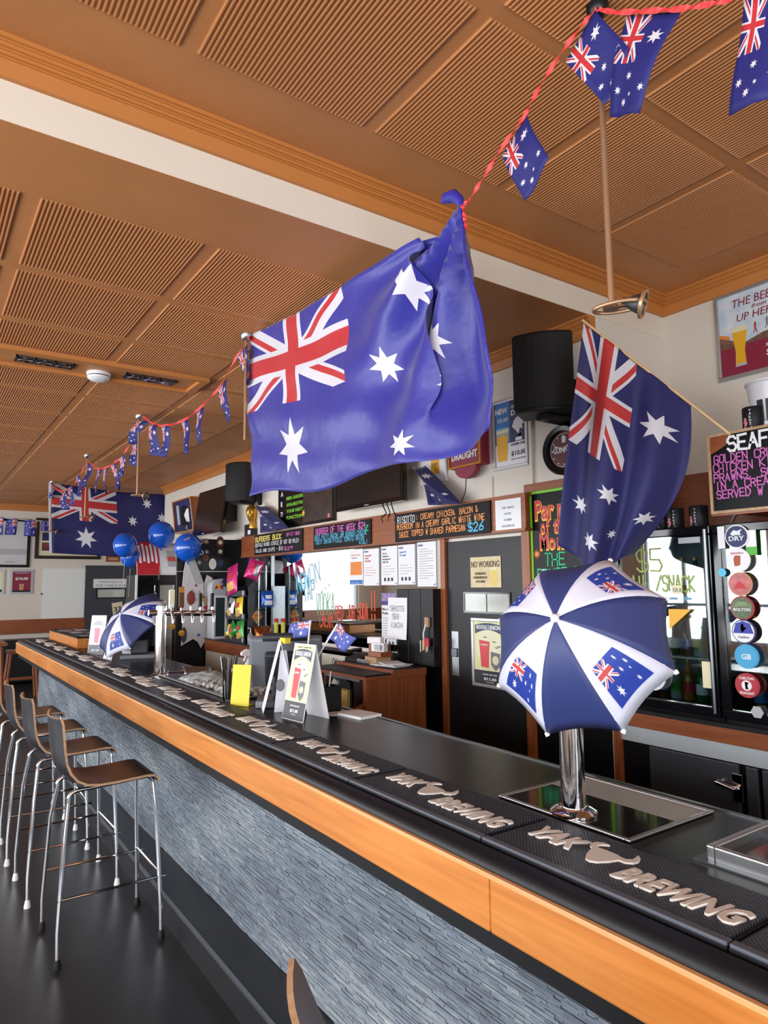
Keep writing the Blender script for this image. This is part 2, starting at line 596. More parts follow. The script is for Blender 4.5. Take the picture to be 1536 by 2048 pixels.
STEEL = M('brushed steel', (176, 178, 180), 0.3, 1.0, bump=(120, .06), stretch=(1, 20, 20))
STEELD = M('dark steel', (120, 124, 128), 0.28, 1.0)
BRONZE = M('bronze paint', (176, 140, 108), 0.35, 0.6)
WHITE = M('white plastic', (236, 236, 236), 0.4)
PAPER = M('white paper', (240, 240, 244), 0.7)
CREAM = M('cream card', (232, 224, 186), 0.6)
YELLOW = M('yellow card', (218, 202, 46), 0.55)
RED = M('red print', (196, 40, 48), 0.5)
RIBBON = M('red ribbon', (222, 62, 62), 0.5)
MAROON = M('maroon print', (140, 34, 62), 0.5)
BLUE = M('blue print', (52, 118, 196), 0.5)
NAVY = M('navy print', (38, 48, 98), 0.5)
NAVYC = M('navy umbrella cloth', (46, 58, 112), 0.5)
WHITEC = M('white umbrella cloth', (214, 216, 234), 0.55)
GREEN = M('green print', (86, 176, 60), 0.5)
LIME = M('lime border', (128, 208, 52), 0.5)
ORANGE = M('orange print', (232, 138, 66), 0.5)
GOLD = M('gold foil', (206, 152, 60), 0.25, 0.8)
BEER = M('beer print', (238, 178, 40), 0.45)
SKYP = M('sky print', (176, 204, 226), 0.5, vary=(9, .0, (232, 236, 238)))
GREYPRINT = M('grey print', (120, 122, 128), 0.6)
CHALKB = M('chalkboard black', (17, 17, 21), 0.45, vary=(8, .3), spec=.2)
C_WHITE = M('chalk white', (236, 238, 240), 0.7)
C_PINK = M('chalk pink', (208, 106, 186), 0.7)
C_ORNG = M('chalk orange', (240, 158, 92), 0.7)
C_BLUE = M('chalk blue', (104, 196, 232), 0.7)
C_YELL = M('chalk yellow', (240, 222, 120), 0.7)
C_GREEN = M('chalk green', (60, 206, 146), 0.7)
INK_BLUE = M('blue glass marker', (96, 156, 190), 0.6)
INK_GREEN = M('green glass marker', (132, 190, 140), 0.6)
INK_RED = M('orange glass marker', (222, 96, 72), 0.6)
INK_LIME = M('lime glass marker', (150, 172, 92), 0.6)
SPKR = M('speaker black', (13, 13, 15), 0.55)
SCREEN = M('screen off', (34, 30, 28), 0.18)
MIRROR = M('mirror silver', (228, 232, 230), 0.015, 1.0)
ALU = M('aluminium frame', (196, 198, 202), 0.32, 0.8)
BALLOON = M('blue balloon', (24, 92, 204), 0.16, coat=0.5)
BOARD_W = M('whiteboard', (240, 244, 242), 0.25)
GREYDOOR = M('charcoal door paint', (62, 66, 74), 0.45, vary=(2, .06))
BENCH = M('black bench vinyl', (26, 26, 30), 0.35)
MATLET = M('raised mat lettering', (214, 206, 196), 0.55, vary=(60, .06))

def glass_mat(name, tint=(0.9, 0.95, 0.95), clear=0.82, rough=0.02):
    """thin pane: mostly see-through, with a mirror reflection that grows at grazing angles"""
    m = bpy.data.materials.new(name)
    m.use_nodes = True
    nt = m.node_tree
    nt.nodes.remove(nt.nodes['Principled BSDF'])
    t = nt.nodes.new('ShaderNodeBsdfTransparent')
    t.inputs[0].default_value = (*tint, 1)
    g = nt.nodes.new('ShaderNodeBsdfGlossy')
    g.inputs['Roughness'].default_value = rough
    fr = nt.nodes.new('ShaderNodeFresnel')
    fr.inputs[0].default_value = 1.45
    fac = math_n(nt, 'ADD', math_n(nt, 'MULTIPLY', fr.outputs[0], 1.0), 1 - clear)
    fac = math_n(nt, 'MINIMUM', fac, 1.0)
    mx = nt.nodes.new('ShaderNodeMixShader')
    nt.links.new(fac, mx.inputs[0])
    nt.links.new(t.outputs[0], mx.inputs[1]); nt.links.new(g.outputs[0], mx.inputs[2])
    nt.links.new(mx.outputs[0], nt.nodes['Material Output'].inputs[0])
    MATS[name] = m
    return m
GLASS = glass_mat('clear glass', clear=0.95)
GLASS_F = glass_mat('fridge glass', (0.75, 0.85, 0.85), clear=0.72)
GLASS_D = glass_mat('drinking glass', (0.92, 0.95, 0.95), clear=0.9)

def slate_mat():
    m = bpy.data.materials.new('stacked slate')
    m.use_nodes = True
    nt = m.node_tree
    b = nt.nodes['Principled BSDF']
    at = nt.nodes.new('ShaderNodeAttribute')
    at.attribute_name = 'tone'
    tc = nt.nodes.new('ShaderNodeTexCoord')
    n = nt.nodes.new('ShaderNodeTexNoise')
    n.inputs['Scale'].default_value = 24
    n.inputs['Detail'].default_value = 8
    n.inputs['Roughness'].default_value = 0.68
    mp = nt.nodes.new('ShaderNodeMapping')
    mp.inputs['Scale'].default_value = (1, .55, 2.2)
    nt.links.new(tc.outputs['Object'], mp.inputs[0])
    nt.links.new(mp.outputs[0], n.inputs['Vector'])
    f = math_n(nt, 'ADD', math_n(nt, 'MULTIPLY', at.outputs['Fac'], 0.42), math_n(nt, 'MULTIPLY', n.outputs['Fac'], 0.62))
    r = nt.nodes.new('ShaderNodeValToRGB')
    e = r.color_ramp.elements
    e[0].position, e[1].position = 0.12, 0.95
    e[0].color, e[1].color = lin((62, 66, 72)), lin((196, 196, 186))
    k = e.new(0.5); k.color = lin((112, 122, 134))
    k = e.new(0.7); k.color = lin((148, 156, 162))
    nt.links.new(f, r.inputs[0])
    nt.links.new(r.outputs[0], b.inputs['Base Color'])
    b.inputs['Roughness'].default_value = 0.5
    bp = nt.nodes.new('ShaderNodeBump')
    bp.inputs['Strength'].default_value = 0.5
    bp.inputs['Distance'].default_value = 0.004
    nt.links.new(n.outputs['Fac'], bp.inputs['Height'])
    nt.links.new(bp.outputs[0], b.inputs['Normal'])
    return m
SLATE = slate_mat()

def nub_mat():
    """moulded rubber bar mat: a fine grid of raised nubs"""
    m = bpy.data.materials.new('nubbed rubber')
    m.use_nodes = True
    nt = m.node_tree
    b = nt.nodes['Principled BSDF']
    b.inputs['Roughness'].default_value = 0.5
    b.inputs['Specular IOR Level'].default_value = 0.3
    tc = nt.nodes.new('ShaderNodeTexCoord')
    sp = nt.nodes.new('ShaderNodeSeparateXYZ')
    nt.links.new(tc.outputs['Object'], sp.inputs[0])
    s = [math_n(nt, 'SINE', math_n(nt, 'MULTIPLY', sp.outputs[i], 2 * PI / 0.0100)) for i in (0, 1)]
    h = math_n(nt, 'MULTIPLY', s[0], s[1])
    r = nt.nodes.new('ShaderNodeValToRGB')
    r.color_ramp.elements[0].position, r.color_ramp.elements[1].position = 0.35, 0.75
    r.color_ramp.elements[0].color, r.color_ramp.elements[1].color = lin((12, 13, 17)), lin((62, 66, 84))
    nt.links.new(math_n(nt, 'ADD', math_n(nt, 'MULTIPLY', h, 0.5), 0.5), r.inputs[0])
    nt.links.new(r.outputs[0], b.inputs['Base Color'])
    bp = nt.nodes.new('ShaderNodeBump')
    bp.inputs['Strength'].default_value = 0.8
    bp.inputs['Distance'].default_value = 0.003
    nt.links.new(h, bp.inputs['Height'])
    nt.links.new(bp.outputs[0], b.inputs['Normal'])
    return m
NUB = nub_mat()

# ------------------------------------------------------------------ the room
XW, XA, XP = 3.29, 3.99, 3.99          # main back wall, alcove back wall behind the fridges
Y0, YF = 2.51, 14.5                    # ceiling step / far wall
ZL, ZU = 3.285, 3.55                   # lower and upper ceiling
XFAR = 4.3
struct('floor', MB().box((X_LEFT - .2, Y_REAR - .2, -0.1), (XFAR, YF + .2, 0)), FLOOR)
# ceilings: flat field + grooved panels
lowc = struct('ceiling', MB().box((X_LEFT, Y0, ZL), (XFAR, YF, ZL + .12)), CEIL)
upc = struct('ceiling', MB().box((X_LEFT, Y_REAR, ZU), (XA, Y0 - .002, ZU + .12)), CEIL)
PP, PS = 0.757, 0.687
def panel_mesh(n=40, s=PS):
    mb = MB()
    mb.box((0, 0, -0.0015), (s, s, 0.0))
    pit = s / n
    for k in range(n):
        x0 = k * pit + pit * .18
        x1 = x0 + pit * .50
        i = len(mb.v)
        t, b = -0.0015, -0.0075
        c = pit * .10
        mb.v += [Vector(p) for p in ((x0, 0, t), (x1, 0, t), (x1 - c, 0.006, b), (x0 + c, 0.006, b), (x0, s, t), (x1, s, t), (x1 - c, s - .006, b), (x0 + c, s - .006, b))]
        mb.f += [tuple(i + q for q in f) for f in ((3, 2, 1, 0), (4, 5, 6, 7), (0, 4, 7, 3), (3, 7, 6, 2), (2, 6, 5, 1))]
    me = bpy.data.meshes.new('ceiling_panel')
    me.from_pydata([tuple(v) for v in mb.v], [], mb.f)
    me.materials.append(CEIL_RIB)
    return me
PANEL = panel_mesh()
def panel(parent, x, y, z):
    o = bpy.data.objects.new('ceiling_panel', PANEL)
    C.objects.link(o)
    o.parent = parent
    o.location = Vector((x, y, z)) - wloc(parent)
for j in range(15):
    y = 2.95 + j * PP
    if y + PS > YF - .1:
        break
    for i in range(-3, 5):
        x = 0.356 + i * PP
        if x + PS > XW - .1:
            continue
        panel(lowc, x, y, ZL)
for j in range(5):
    for i in range(-3, 4):
        panel(upc, 0.725 + i * 0.745, 2.165 - PS - j * 0.745, ZU)
# step in the ceiling: the white bulkhead face
struct('wall_bulkhead', MB().box((X_LEFT, Y0 - .001, ZL + .001), (XA + .05, Y0 + .10, ZU)), WALLB)
# main back wall with its end pier, alcove behind the fridges
wb = struct('wall_back', MB().box((XW, Y0, 0), (XA + .25, 10.9, ZL)), WALL)
struct('wall_alcove', MB().box((XA, Y_REAR, 0), (XA + .15, Y0, ZU)), WALL)
# far wall, street-side wall with windows, wall behind the camera
mb = MB()
for lo, hi in (((X_LEFT, YF, 0), (XFAR + .2, YF + .2, .8)), ((X_LEFT, YF, 2.7), (XFAR + .2, YF + .2, ZL)), ((X_LEFT, YF, .8), (WIN_FAR_ADDED[0], YF + .2, 2.7)), ((WIN_FAR_ADDED[1], YF, .8), (XFAR + .2, YF + .2, 2.7))):
    mb.box(lo, hi)
struct('wall_far', mb, WALL)
mb = MB()
for xx in (WIN_FAR_ADDED[0], -1.0, WIN_FAR_ADDED[1]):
    mb.box((xx - .03, YF + .06, .8), (xx + .03, YF + .12, 2.7))
for zz in (.8, 2.7):
    mb.box((WIN_FAR_ADDED[0], YF + .06, zz - .03), (WIN_FAR_ADDED[1], YF + .12, zz + .03))
struct('window_9', mb, GREYL)  # frame of the added far window, unseen except in the mirror
struct('wall_passage', MB().box((XFAR, 10.9, 0), (XFAR + .15, YF, ZL)), WALL)
WZ0, WZ1 = 0.8, 2.7
def window_wall(name, horiz, spans, lo, hi, at, th):
    mb = MB()
    def b(a0, a1, z0, z1):
        if horiz == 'y': mb.box((at - th, a0, z0), (at, a1, z1))
        else: mb.box((a0, at - th, z0), (a1, at, z1))
    b(lo, hi, 0, WZ0); b(lo, hi, WZ1, ZU + .1)
    prev = lo
    for (a, c) in spans:
        b(prev, a, WZ0, WZ1); prev = c
    b(prev, hi, WZ0, WZ1)
    struct(name, mb, WALL)
window_wall('wall_left', 'y', WIN_LEFT, Y_REAR - .2, YF + .2, X_LEFT, .2)
window_wall('wall_rear', 'x', WIN_REAR, X_LEFT - .2, XA + .2, Y_REAR, .2)
n = 0
for (a, c) in WIN_LEFT:
    n += 1
    mb = MB()
    x = X_LEFT - .06
    for yy in (a, a + (c - a) / 3, a + 2 * (c - a) / 3, c):
        mb.box((x - .03, yy - .025, WZ0), (x + .03, yy + .025, WZ1))
    for zz in (WZ0, WZ0 + .55, WZ1):
        mb.box((x - .03, a, zz - .025), (x + .03, c, zz + .025))
    struct('window_%d' % n, mb, BLACK)
for (a, c) in WIN_REAR:
    n += 1
    mb = MB()
    y = Y_REAR - .06
    for xx in (a, (a + c) / 2, c):
        mb.box((xx - .025, y - .03, WZ0), (xx + .025, y + .03, WZ1))
    for zz in (WZ0, WZ1):
        mb.box((a, y - .03, zz - .025), (c, y + .03, zz + .025))
    struct('window_%d' % n, mb, BLACK)

# stepped cornices: profile as (out from wall, down from ceiling)
PROF = [(0, 0), (.078, 0), (.078, .016), (.066, .016), (.066, .022), (.060, .022), (.060, .036), (.050, .036), (.050, .042), (.044, .042), (.044, .054), (.034, .054), (.034, .060), (.028, .060), (.020, .118), (0, .118)]
def cornice(name, p0, p1, out, zc, mitre0=0, mitre1=0):
    """straight run from p0 to p1 on a wall; out = unit vector into the room; mitre: run shortened(-)/lengthened(+) per unit projection"""
    p0, p1, out = Vector(p0), Vector(p1), Vector(out)
    t = (p1 - p0).normalized()
    mb = MB()
    L = len(PROF)
    for (p, m, sg) in ((p0, mitre0, -1), (p1, mitre1, 1)):
        for (o, d) in PROF:
            q = p + out * o + t * (sg * m * o)
            mb.v.append(Vector((q.x, q.y, zc - d)))
    for k in range(L):
        j = (k + 1) % L
        mb.f.append((k, j, L + j, L + k))
    mb.f.append(tuple(range(L))[::-1]); mb.f.append(tuple(range(L, 2 * L)))
    import bmesh
    o = struct(name, mb, CORN)
    bm = bmesh.new(); bm.from_mesh(o.data); bmesh.ops.recalc_face_normals(bm, faces=bm.faces); bm.to_mesh(o.data); bm.free()
    return o
cornice('trim_1', (X_LEFT, Y0 - .001, 0), (XA, Y0 - .001, 0), (0, -1, 0), ZU, 0, -1)
cornice('trim_2', (XA, Y0 - .001, 0), (XA, Y_REAR, 0), (-1, 0, 0), ZU, -1, 0)
cornice('trim_3', (XW, Y0, 0), (XW, 10.9, 0), (-1, 0, 0), ZL, 0, 0)
cornice('trim_4', (X_LEFT, YF, 0), (XFAR, YF, 0), (0, -1, 0), ZL, 0, 0)

# lighting channel, downlight trays and smoke alarm on the lower ceiling
ch = thing('lighting_channel', 'painted timber trough on the lower ceiling holding two downlight trays', 'light trough', (0.6, 5.1, ZL - .03))
mb = MB()
x0, x1, y0, y1 = -1.6, 1.80, 4.91, 5.33
mb.box((x0, y0, ZL - .012), (x1, y1, ZL))
obj('backing_board', mb, CEIL, ch)
mb = MB()
for lo, hi in (((x0, y0, ZL - .035), (x1, y0 + .045, ZL - .012)), ((x0, y1 - .045, ZL - .035), (x1, y1, ZL - .012)), ((x1 - .06, y0 + .045, ZL - .035), (x1, y1 - .045, ZL - .012))):
    mb.box(lo, hi)
obj('edge_moulding', mb, CORN, ch)
def downlight(xc, label):
    t = thing('downlight_tray', label, 'downlight', (xc, 5.135, ZL - .04), 'downlight trays in the ceiling trough')
    w, h, z = .185, .062, ZL - .012
    mb = MB()
    f = Fr((xc - w, 5.135 - h, z), (1, 0, 0), (0, 1, 0))
    for lo, hi in (((xc - w, 5.135 - h, z - .012), (xc + w, 5.135 - h + .012, z)), ((xc - w, 5.135 + h - .012, z - .012), (xc + w, 5.135 + h, z)), ((xc - w, 5.135 - h, z - .012), (xc - w + .012, 5.135 + h, z)), ((xc + w - .012, 5.135 - h, z - .012), (xc + w, 5.135 + h, z)), ((xc - .066, 5.135 - h, z - .012), (xc - .056, 5.135 + h, z)), ((xc + .056, 5.135 - h, z - .012), (xc + .066, 5.135 + h, z))):
        mb.box(lo, hi)
    obj('frame', mb, STEELD, t)
    box('recess', (xc - w + .01, 5.135 - h + .01, z - .003), (xc + w - .01, 5.135 + h - .01, z), BLACK, t)
    for k in (-1, 0, 1):
        l = obj('lamp', MB().lathe((xc + k * .122, 5.135, z - .004), [(.046, 0), (.046, -.010), (.040, -.014), (.020, -.010), (0.0, -.008)], seg=20), CHROME, t, smooth=True)
downlight(0.695, 'three-lamp downlight tray in the ceiling trough, left of the smoke alarm')
downlight(1.415, 'three-lamp downlight tray in the ceiling trough, right of the smoke alarm')
t = thing('smoke_alarm', 'round white smoke alarm on the ceiling between the downlight trays', 'smoke alarm', (1.065, 5.2, ZL - .07))
obj('base', MB().lathe((1.065, 5.21, ZL - .012), [(.083, 0), (.083, -.014), (.078, -.022)], seg=32), WHITE, t, smooth=True)
obj('vent_ring', MB().lathe((1.065, 5.21, ZL - .034), [(.070, 0), (.070, -.010)], seg=32), CHAR, t, smooth=True)
obj('cover', MB().lathe((1.065, 5.21, ZL - .042), [(.078, 0), (.076, -.012), (.060, -.024), (.03, -.030), (0, -.031)], seg=32), WHITE, t, smooth=True)

# ------------------------------------------------------------------ the bar
XT, YB0, YB1 = 1.09, -3.0, 9.38
bar = thing('bar_counter', 'long bar counter with slate front, honey timber edge and black top', 'bar', (1.5, 4, 0))
box('kick_step', (1.157, YB0, 0), (1.36, 9.9, .128), FLOOR, bar)
box('step_nosing', (1.153, YB0, .120), (1.168, 9.9, .131), STEEL, bar)
box('core', (1.352, YB0, .128), (1.85, 9.30, .90), BLACK, bar)
# slate strips
rnd = random.Random(3)
verts, faces, tone = [], [], []
z = .13
while z < .895:
    h = rnd.choice((.0055, .007, .008, .010))
    y = YB0 + rnd.uniform(0, .1)
    while y < 9.30:
        L = rnd.choice((.03, .05, .07, .10, .14)) * rnd.uniform(.7, 1.3)
        y1 = min(9.30, y + L)
        out = rnd.uniform(.0, .006)
        x0, x1 = 1.346 - out, 1.356
        i = len(verts)
        g = .0004
        verts += [(x1, y + g, z + g), (x1, y1 - g, z + g), (x1, y1 - g, z + h - g), (x1, y + g, z + h - g), (x0, y + g, z + g), (x0, y1 - g, z + g), (x0, y1 - g, z + h - g), (x0, y + g, z + h - g)]
        faces += [(i + 4, i + 7, i + 6, i + 5), (i + 7, i + 3, i + 2, i + 6), (i + 4, i + 5, i + 1, i), (i + 4, i, i + 3, i + 7), (i + 5, i + 6, i + 2, i + 1)]
        low = .5 + .16 * math.sin(y * 3.1 + z * 9 + 1.3 * math.sin(y * 1.7)) + .12 * math.sin(y * 7.3 - z * 23)
        tone += [min(1, max(0, rnd.gauss(low, .12)))] * 8
        y = y1
    z += h
me = bpy.data.meshes.new('slate_cladding')
org = wloc(bar)
me.from_pydata([(a - org.x, b - org.y, c - org.z) for a, b, c in verts], [], faces)
at = me.attributes.new('tone', 'FLOAT', 'POINT')
at.data.foreach_set('value', tone)
me.materials.append(SLATE)
so = bpy.data.objects.new('slate_cladding', me)
C.objects.link(so); so.parent = bar; so['kind'] = 'stuff'
box('soffit_board', (1.118, YB0, .884), (1.40, 9.34, .938), BLACKM, bar)
yj = [YB0, -0.6, 1.18, 2.95, 4.7, 7.05, YB1]
for k in range(len(yj) - 1):
    obj('timber_edge_board', MB().box((XT, yj[k] + .0006, .936), (1.14, yj[k + 1] - .0006, 1.060)), W_BAR, bar, bevel=.006)
obj('worn_bead', MB().box((XT - .0015, YB0, 1.050), (XT + .012, YB1, 1.0615)), wood('worn timber bead', (204, 144, 90), (228, 180, 124), .4, 'y'), bar, bevel=.002)
obj('end_board', MB().box((1.14, YB1 - .05, .936), (1.86, YB1, 1.060)), W_BAR, bar, bevel=.004)
obj('edge_rail', MB().prism([(1.104, YB0, 1.050), (1.104, YB0, 1.064), (1.112, YB0, 1.078), (1.122, YB0, 1.085), (1.148, YB0, 1.087), (1.156, YB0, 1.081), (1.156, YB0, 1.050)], (0, YB1 - .012 - YB0, 0)), M('black rail lino', (18, 19, 24), .42, vary=(20, .12), spec=.3), bar, smooth=True)
obj('bar_top', MB().box((1.14, YB0, 1.045), (1.855, YB1 - .01, 1.080)), M('black laminate', (15, 16, 18), .28, vary=(6, .2), bump=(300, .03), spec=.32), bar, bevel=.003)
obj('inner_trim', MB().box((1.846, YB0, 1.04), (1.862, YB1 - .01, 1.083)), STEELD, bar)

# rubber bar mats with raised name
def yak_head(f, a, b, s, mat, parent):
    P = [(-.04, .66), (-.22, .68), (-.38, .56), (-.40, .38), (-.30, .22), (-.16, .14), (-.12, -.04), (.00, -.30), (.14, -.50), (.28, -.54), (.44, -.44), (.58, -.20), (.66, .06), (.84, .06), (.98, .18), (1.00, .36), (.92, .54), (.78, .66), (.82, .48), (.84, .34), (.74, .24), (.60, .24), (.44, .30), (.10, .32), (-.12, .30), (-.22, .38), (-.20, .50)]
    return poly('yak_head', f, [(a + p * s, b + q * s) for p, q in P], 0.0, .004, mat, parent)
ORD = ['nearest', 'second', 'third', 'fourth', 'fifth', 'sixth', 'seventh', 'eighth', 'ninth', 'tenth', 'eleventh', 'twelfth', 'thirteenth', 'fourteenth', 'farthest']
MATN = 15
ML = .606
mat_grp = 'rubber mats along the bar'
for k in range(MATN):
    y1 = 0.070 + ML * (k + 1)
    y0 = 0.070 + ML * k
    lab = ('black rubber bar mat with raised brewery name, %s of the row along the bar' % ORD[k]) if 0 < k < 14 else ('black rubber bar mat in the near corner of the bar, cut by the frame' if k == 0 else 'black rubber bar mat at the far end of the bar, farthest of the row')
    t = thing('bar_mat', lab, 'bar mat', (1.286, (y0 + y1) / 2, 1.080), mat_grp)
    box('base', (1.162, y0 + .002, 1.0805), (1.401, y1 - .002, 1.090), BLACKM, t)
    obj('nub_field', MB().box((1.182, y0 + .010, 1.089), (1.396, y1 - .010, 1.0945)), NUB, t)
    obj('front_lip', MB().box((1.162, y0 + .002, 1.088), (1.182, y1 - .002, 1.097)), M('mat lip', (78, 82, 92), .5), t, bevel=.003)
    f = Fr((1.234, y1 - .048, 1.0945), (0, -1, 0), (1, 0, 0))
    bl = 0.004
    text('lettering', 'YAK', f, 0.0, .036, .098, MATLET, t, d=0.0, width=.140, bold=.035, shear=.25, ext=.0045)
    yak_head(f, .176, .066, .092, MATLET, t)
    text('lettering', 'BREWING', f, .272, -.004, .094, MATLET, t, d=0.0, width=.268, bold=.035, shear=.25, ext=.0045)

# ------------------------------------------------------------------ bar stools
def make_stool():
    t = thing('bar_stool', '', 'bar stool', (0, 0, 0), 'bar stools along the bar')
    # shell profile (x forward, z up): back top -> seat front, plywood bent in one piece
    prof = [(-.245, 1.088), (-.238, 1.06), (-.232, 1.00), (-.226, .94), (-.216, .88), (-.198, .835), (-.168, .798), (-.125, .776), (-.07, .768), (.0, .768), (.08, .772), (.15, .776), (.185, .772), (.207, .757), (.216, .735)]
    W, TH = .185, .011
    n = len(prof)
    nrm = []
    for k in range(n):
        a, b = prof[max(0, k - 1)], prof[min(n - 1, k + 1)]
        tx, tz = b[0] - a[0], b[1] - a[1]
        L = math.hypot(tx, tz)
        nrm.append((tz / L, -tx / L))        # points under / behind the shell
    def sag(u, k):                           # the back is dished, the seat nearly flat
        w = 1.0 if k < 5 else max(0, 1 - (k - 5) / 5)
        return w * .028 * (1 - (2 * u - 1) ** 2)
    def half(k):
        return W * (.90 if k == 0 else .97 if k == 1 else 1.0 if k < n - 2 else .985)
    M_ = 8
    top, bot, edge = MB(), MB(), MB()
    def P(k, u, side):
        x, z = prof[k]
        nx, nz = nrm[k]
        d = sag(u, k)
        y = (u - .5) * 2 * half(k)
        lift = 0.018 * (2 * u - 1) ** 2 if k == 0 else 0
        return Vector((x + nx * (d + side * TH), y, z + nz * (d + side * TH) - lift * 0))
    for mbx, side, flip in ((top, 0, False), (bot, 1, True)):
        i0 = 0
        for k in range(n):
            for j in range(M_ + 1):
                mbx.v.append(P(k, j / M_, side))
        for k in range(n - 1):
            for j in range(M_):
                q = (k * (M_ + 1) + j, k * (M_ + 1) + j + 1, (k + 1) * (M_ + 1) + j + 1, (k + 1) * (M_ + 1) + j)
                mbx.f.append(q[::-1] if flip else q)
    for u in (0, 1):
        for k in range(n - 1):
            edge.face([P(k, u, 0), P(k + 1, u, 0), P(k + 1, u, 1), P(k, u, 1)])
    for k in (0, n - 1):
        for j in range(M_):
            edge.face([P(k, j / M_, 0), P(k, (j + 1) / M_, 0), P(k, (j + 1) / M_, 1), P(k, j / M_, 1)])
    sh = obj('seat_shell', top, W_PLY, t, smooth=True)
    obj('shell_underside', bot, M('black shell laminate', (34, 34, 40), .3, vary=(30, .25)), sh, smooth=True)
    obj('ply_edge', edge, W_EDGE, sh)
    for sy in (-1, 1):
        def arc(cx, cz, r, a0, a1, y, n=6):
            return [(cx + r * math.cos(math.radians(a0 + (a1 - a0) * k / n)), y, cz + r * math.sin(math.radians(a0 + (a1 - a0) * k / n))) for k in range(n + 1)]
        ys, yf = sy * .150, sy * .216
        back = [(-.237, yf, .025), (-.237, yf * .97, .16), (-.228, yf * .90, .42)]
        # rear leg bends at the top into the seat bar, which bends down into the front leg
        path_r = [(-.237, yf, .03), (-.240, yf * .985, .15), (-.222, yf * .86, .55), (-.205, ys, .69)] + arc(-.165, .705, .040, 165, 95, ys)
        path_b = [path_r[-1], (.0, ys, .753), (.135, ys, .760)] + arc(.150, .722, .038, 85, 5, ys)
        path_f = [path_b[-1], (.200, yf * .86, .55), (.222, yf * .985, .15), (.226, yf, .03)]
        obj('leg', MB().tube(path_r, .0095, 10), CHROME, t, smooth=True)
        obj('seat_bar', MB().tube(path_b, .0095, 10), CHROME, t, smooth=True)
        obj('leg', MB().tube(path_f, .0095, 10), CHROME, t, smooth=True)
        obj('side_rung', MB().tube([(-.245, yf * .95, .285), (.245, yf * .95, .285)], .0065, 8), CHROME, t, smooth=True)
    obj('front_rung', MB().tube([(.216, -.205, .30), (.216, .205, .30)], .0065, 8), CHROME, t, smooth=True)
    for sx, sy in ((-.237, -1), (-.237, 1), (.226, -1), (.226, 1)):
        obj('foot_cap', MB().lathe((sx, sy * .216, 0), [(.017, 0), (.017, .012), (.012, .036), (.011, .04)], seg=12), WHITE, t, smooth=True)
    return t
stool0 = make_stool()
SPOTS = [(.872, 3.745, 0, 'chrome bar stool with brown seat and dark foot caps, nearest of the row', BLACKM),
         (.842, 4.49, 1, 'chrome bar stool with white foot caps, second of the row along the bar', None),
         (.826, 5.18, -1, 'chrome bar stool with white foot caps, third of the row along the bar', None),
         (.805, 5.90, 1, 'chrome bar stool farthest along the bar, cut by the left edge', None),
         (.747, .85, -16, 'bar stool close to the camera, only the tip of its back showing', None)]
for i, (x, y, a, lab, cap) in enumerate(SPOTS):
    o = stool0 if i == 0 else copy_tree(stool0)
    o.location = (x, y, 0)
    o.rotation_euler.z = math.radians(a)
    o['label'] = lab
    if cap is None and i > 0:
        pass
# the nearest stool has lost its white caps for dark ones
for c in stool0.children:
    if c.name.startswith('foot_cap'):
        c.data = c.data.copy()
        c.data.materials[0] = BLACKM

# ------------------------------------------------------------------ ceiling poles with spot lamps, flags and bunting
XPOLE = 1.66
def pole_light(x, y, zt, label, spin):
    t = thing('pole_lamp', label, 'spot lamp', (x, y, 2.5), 'spot lamps on poles over the bar')
    zb = 2.535
    obj('pole', MB().tube([(x, y, zb), (x, y, zt)], .0095, 12), BRONZE, t, smooth=True)
    obj('ceiling_cup', MB().lathe((x, y, zt), [(.035, 0), (.035, -.02), (.022, -.045), (.012, -.05)], seg=20), BLACK if zt > 3.4 else STEEL, t, smooth=True)
    a = Vector((math.cos(spin), math.sin(spin), 0))
    b = Vector((-a.y, a.x, 0))
    c = Vector((x, y, zb))
    # flat oval arm reaching to the lamp ring
    cc = c + a * .022
    pts = [cc + a * (.075 * math.cos(w)) + b * (.042 * math.sin(w)) for w in [2 * PI * k / 28 for k in range(28)]]
    obj('oval_arm', MB().tube(pts + [pts[0]], .0065, 8), BRONZE, t, smooth=True)
    obj('arm_plate', MB().prism([c + a * (.022 * math.cos(w)) + b * (.022 * math.sin(w)) + Vector((0, 0, -.004)) for w in [2 * PI * k / 16 for k in range(16)]], (0, 0, .008)), BRONZE, t)
    obj('arm_bar', MB().obox(c + a * .030, a * .055, b * .010, (0, 0, .003)), BRONZE, t)
    hub = c + a * .090 + Vector((0, 0, -.006))
    ax = (a * .92 + Vector((0, 0, -.30))).normalized()
    obj('lamp_ring', MB().lathe(hub, [(.036, -.005), (.043, -.004), (.043, .005), (.036, .006), (.033, .003), (.033, -.003), (.036, -.005)], ax, 28), BRONZE, t, smooth=True)
    obj('lamp_body', MB().lathe(hub - ax * .044, [(.008, -.018), (.014, -.016), (.015, 0), (.024, .016), (.030, .032), (.033, .044)], ax, 24), CHAR, t, smooth=True)
    obj('lamp_face', MB().lathe(hub - ax * .003, [(.033, 0), (.02, .003), (0, .005)], ax, 24), STEEL, t, smooth=True)
    return t
P0 = (1.72, 1.25)
pole_light(P0[0], P0[1], ZU, 'bronze spot lamp on a long pole in front of the white bulkhead', math.radians(-62))
pole_light(XPOLE, 6.34, ZL, 'spot lamp on a pole over the bar, beside the balloons', math.radians(-50))
pole_light(XPOLE, 8.60, ZL, 'spot lamp on a pole hanging in front of the flag cross', math.radians(-30))
pole_light(XPOLE, 11.05, ZL, 'spot lamp on the farthest pole at the left edge of the far flag', math.radians(-20))
t = thing('pole_lamp', 'short lamp pole cup on the ceiling at the left corner of the large flag', 'spot lamp', (XPOLE, 3.9, 3.1), 'spot lamps on poles over the bar')
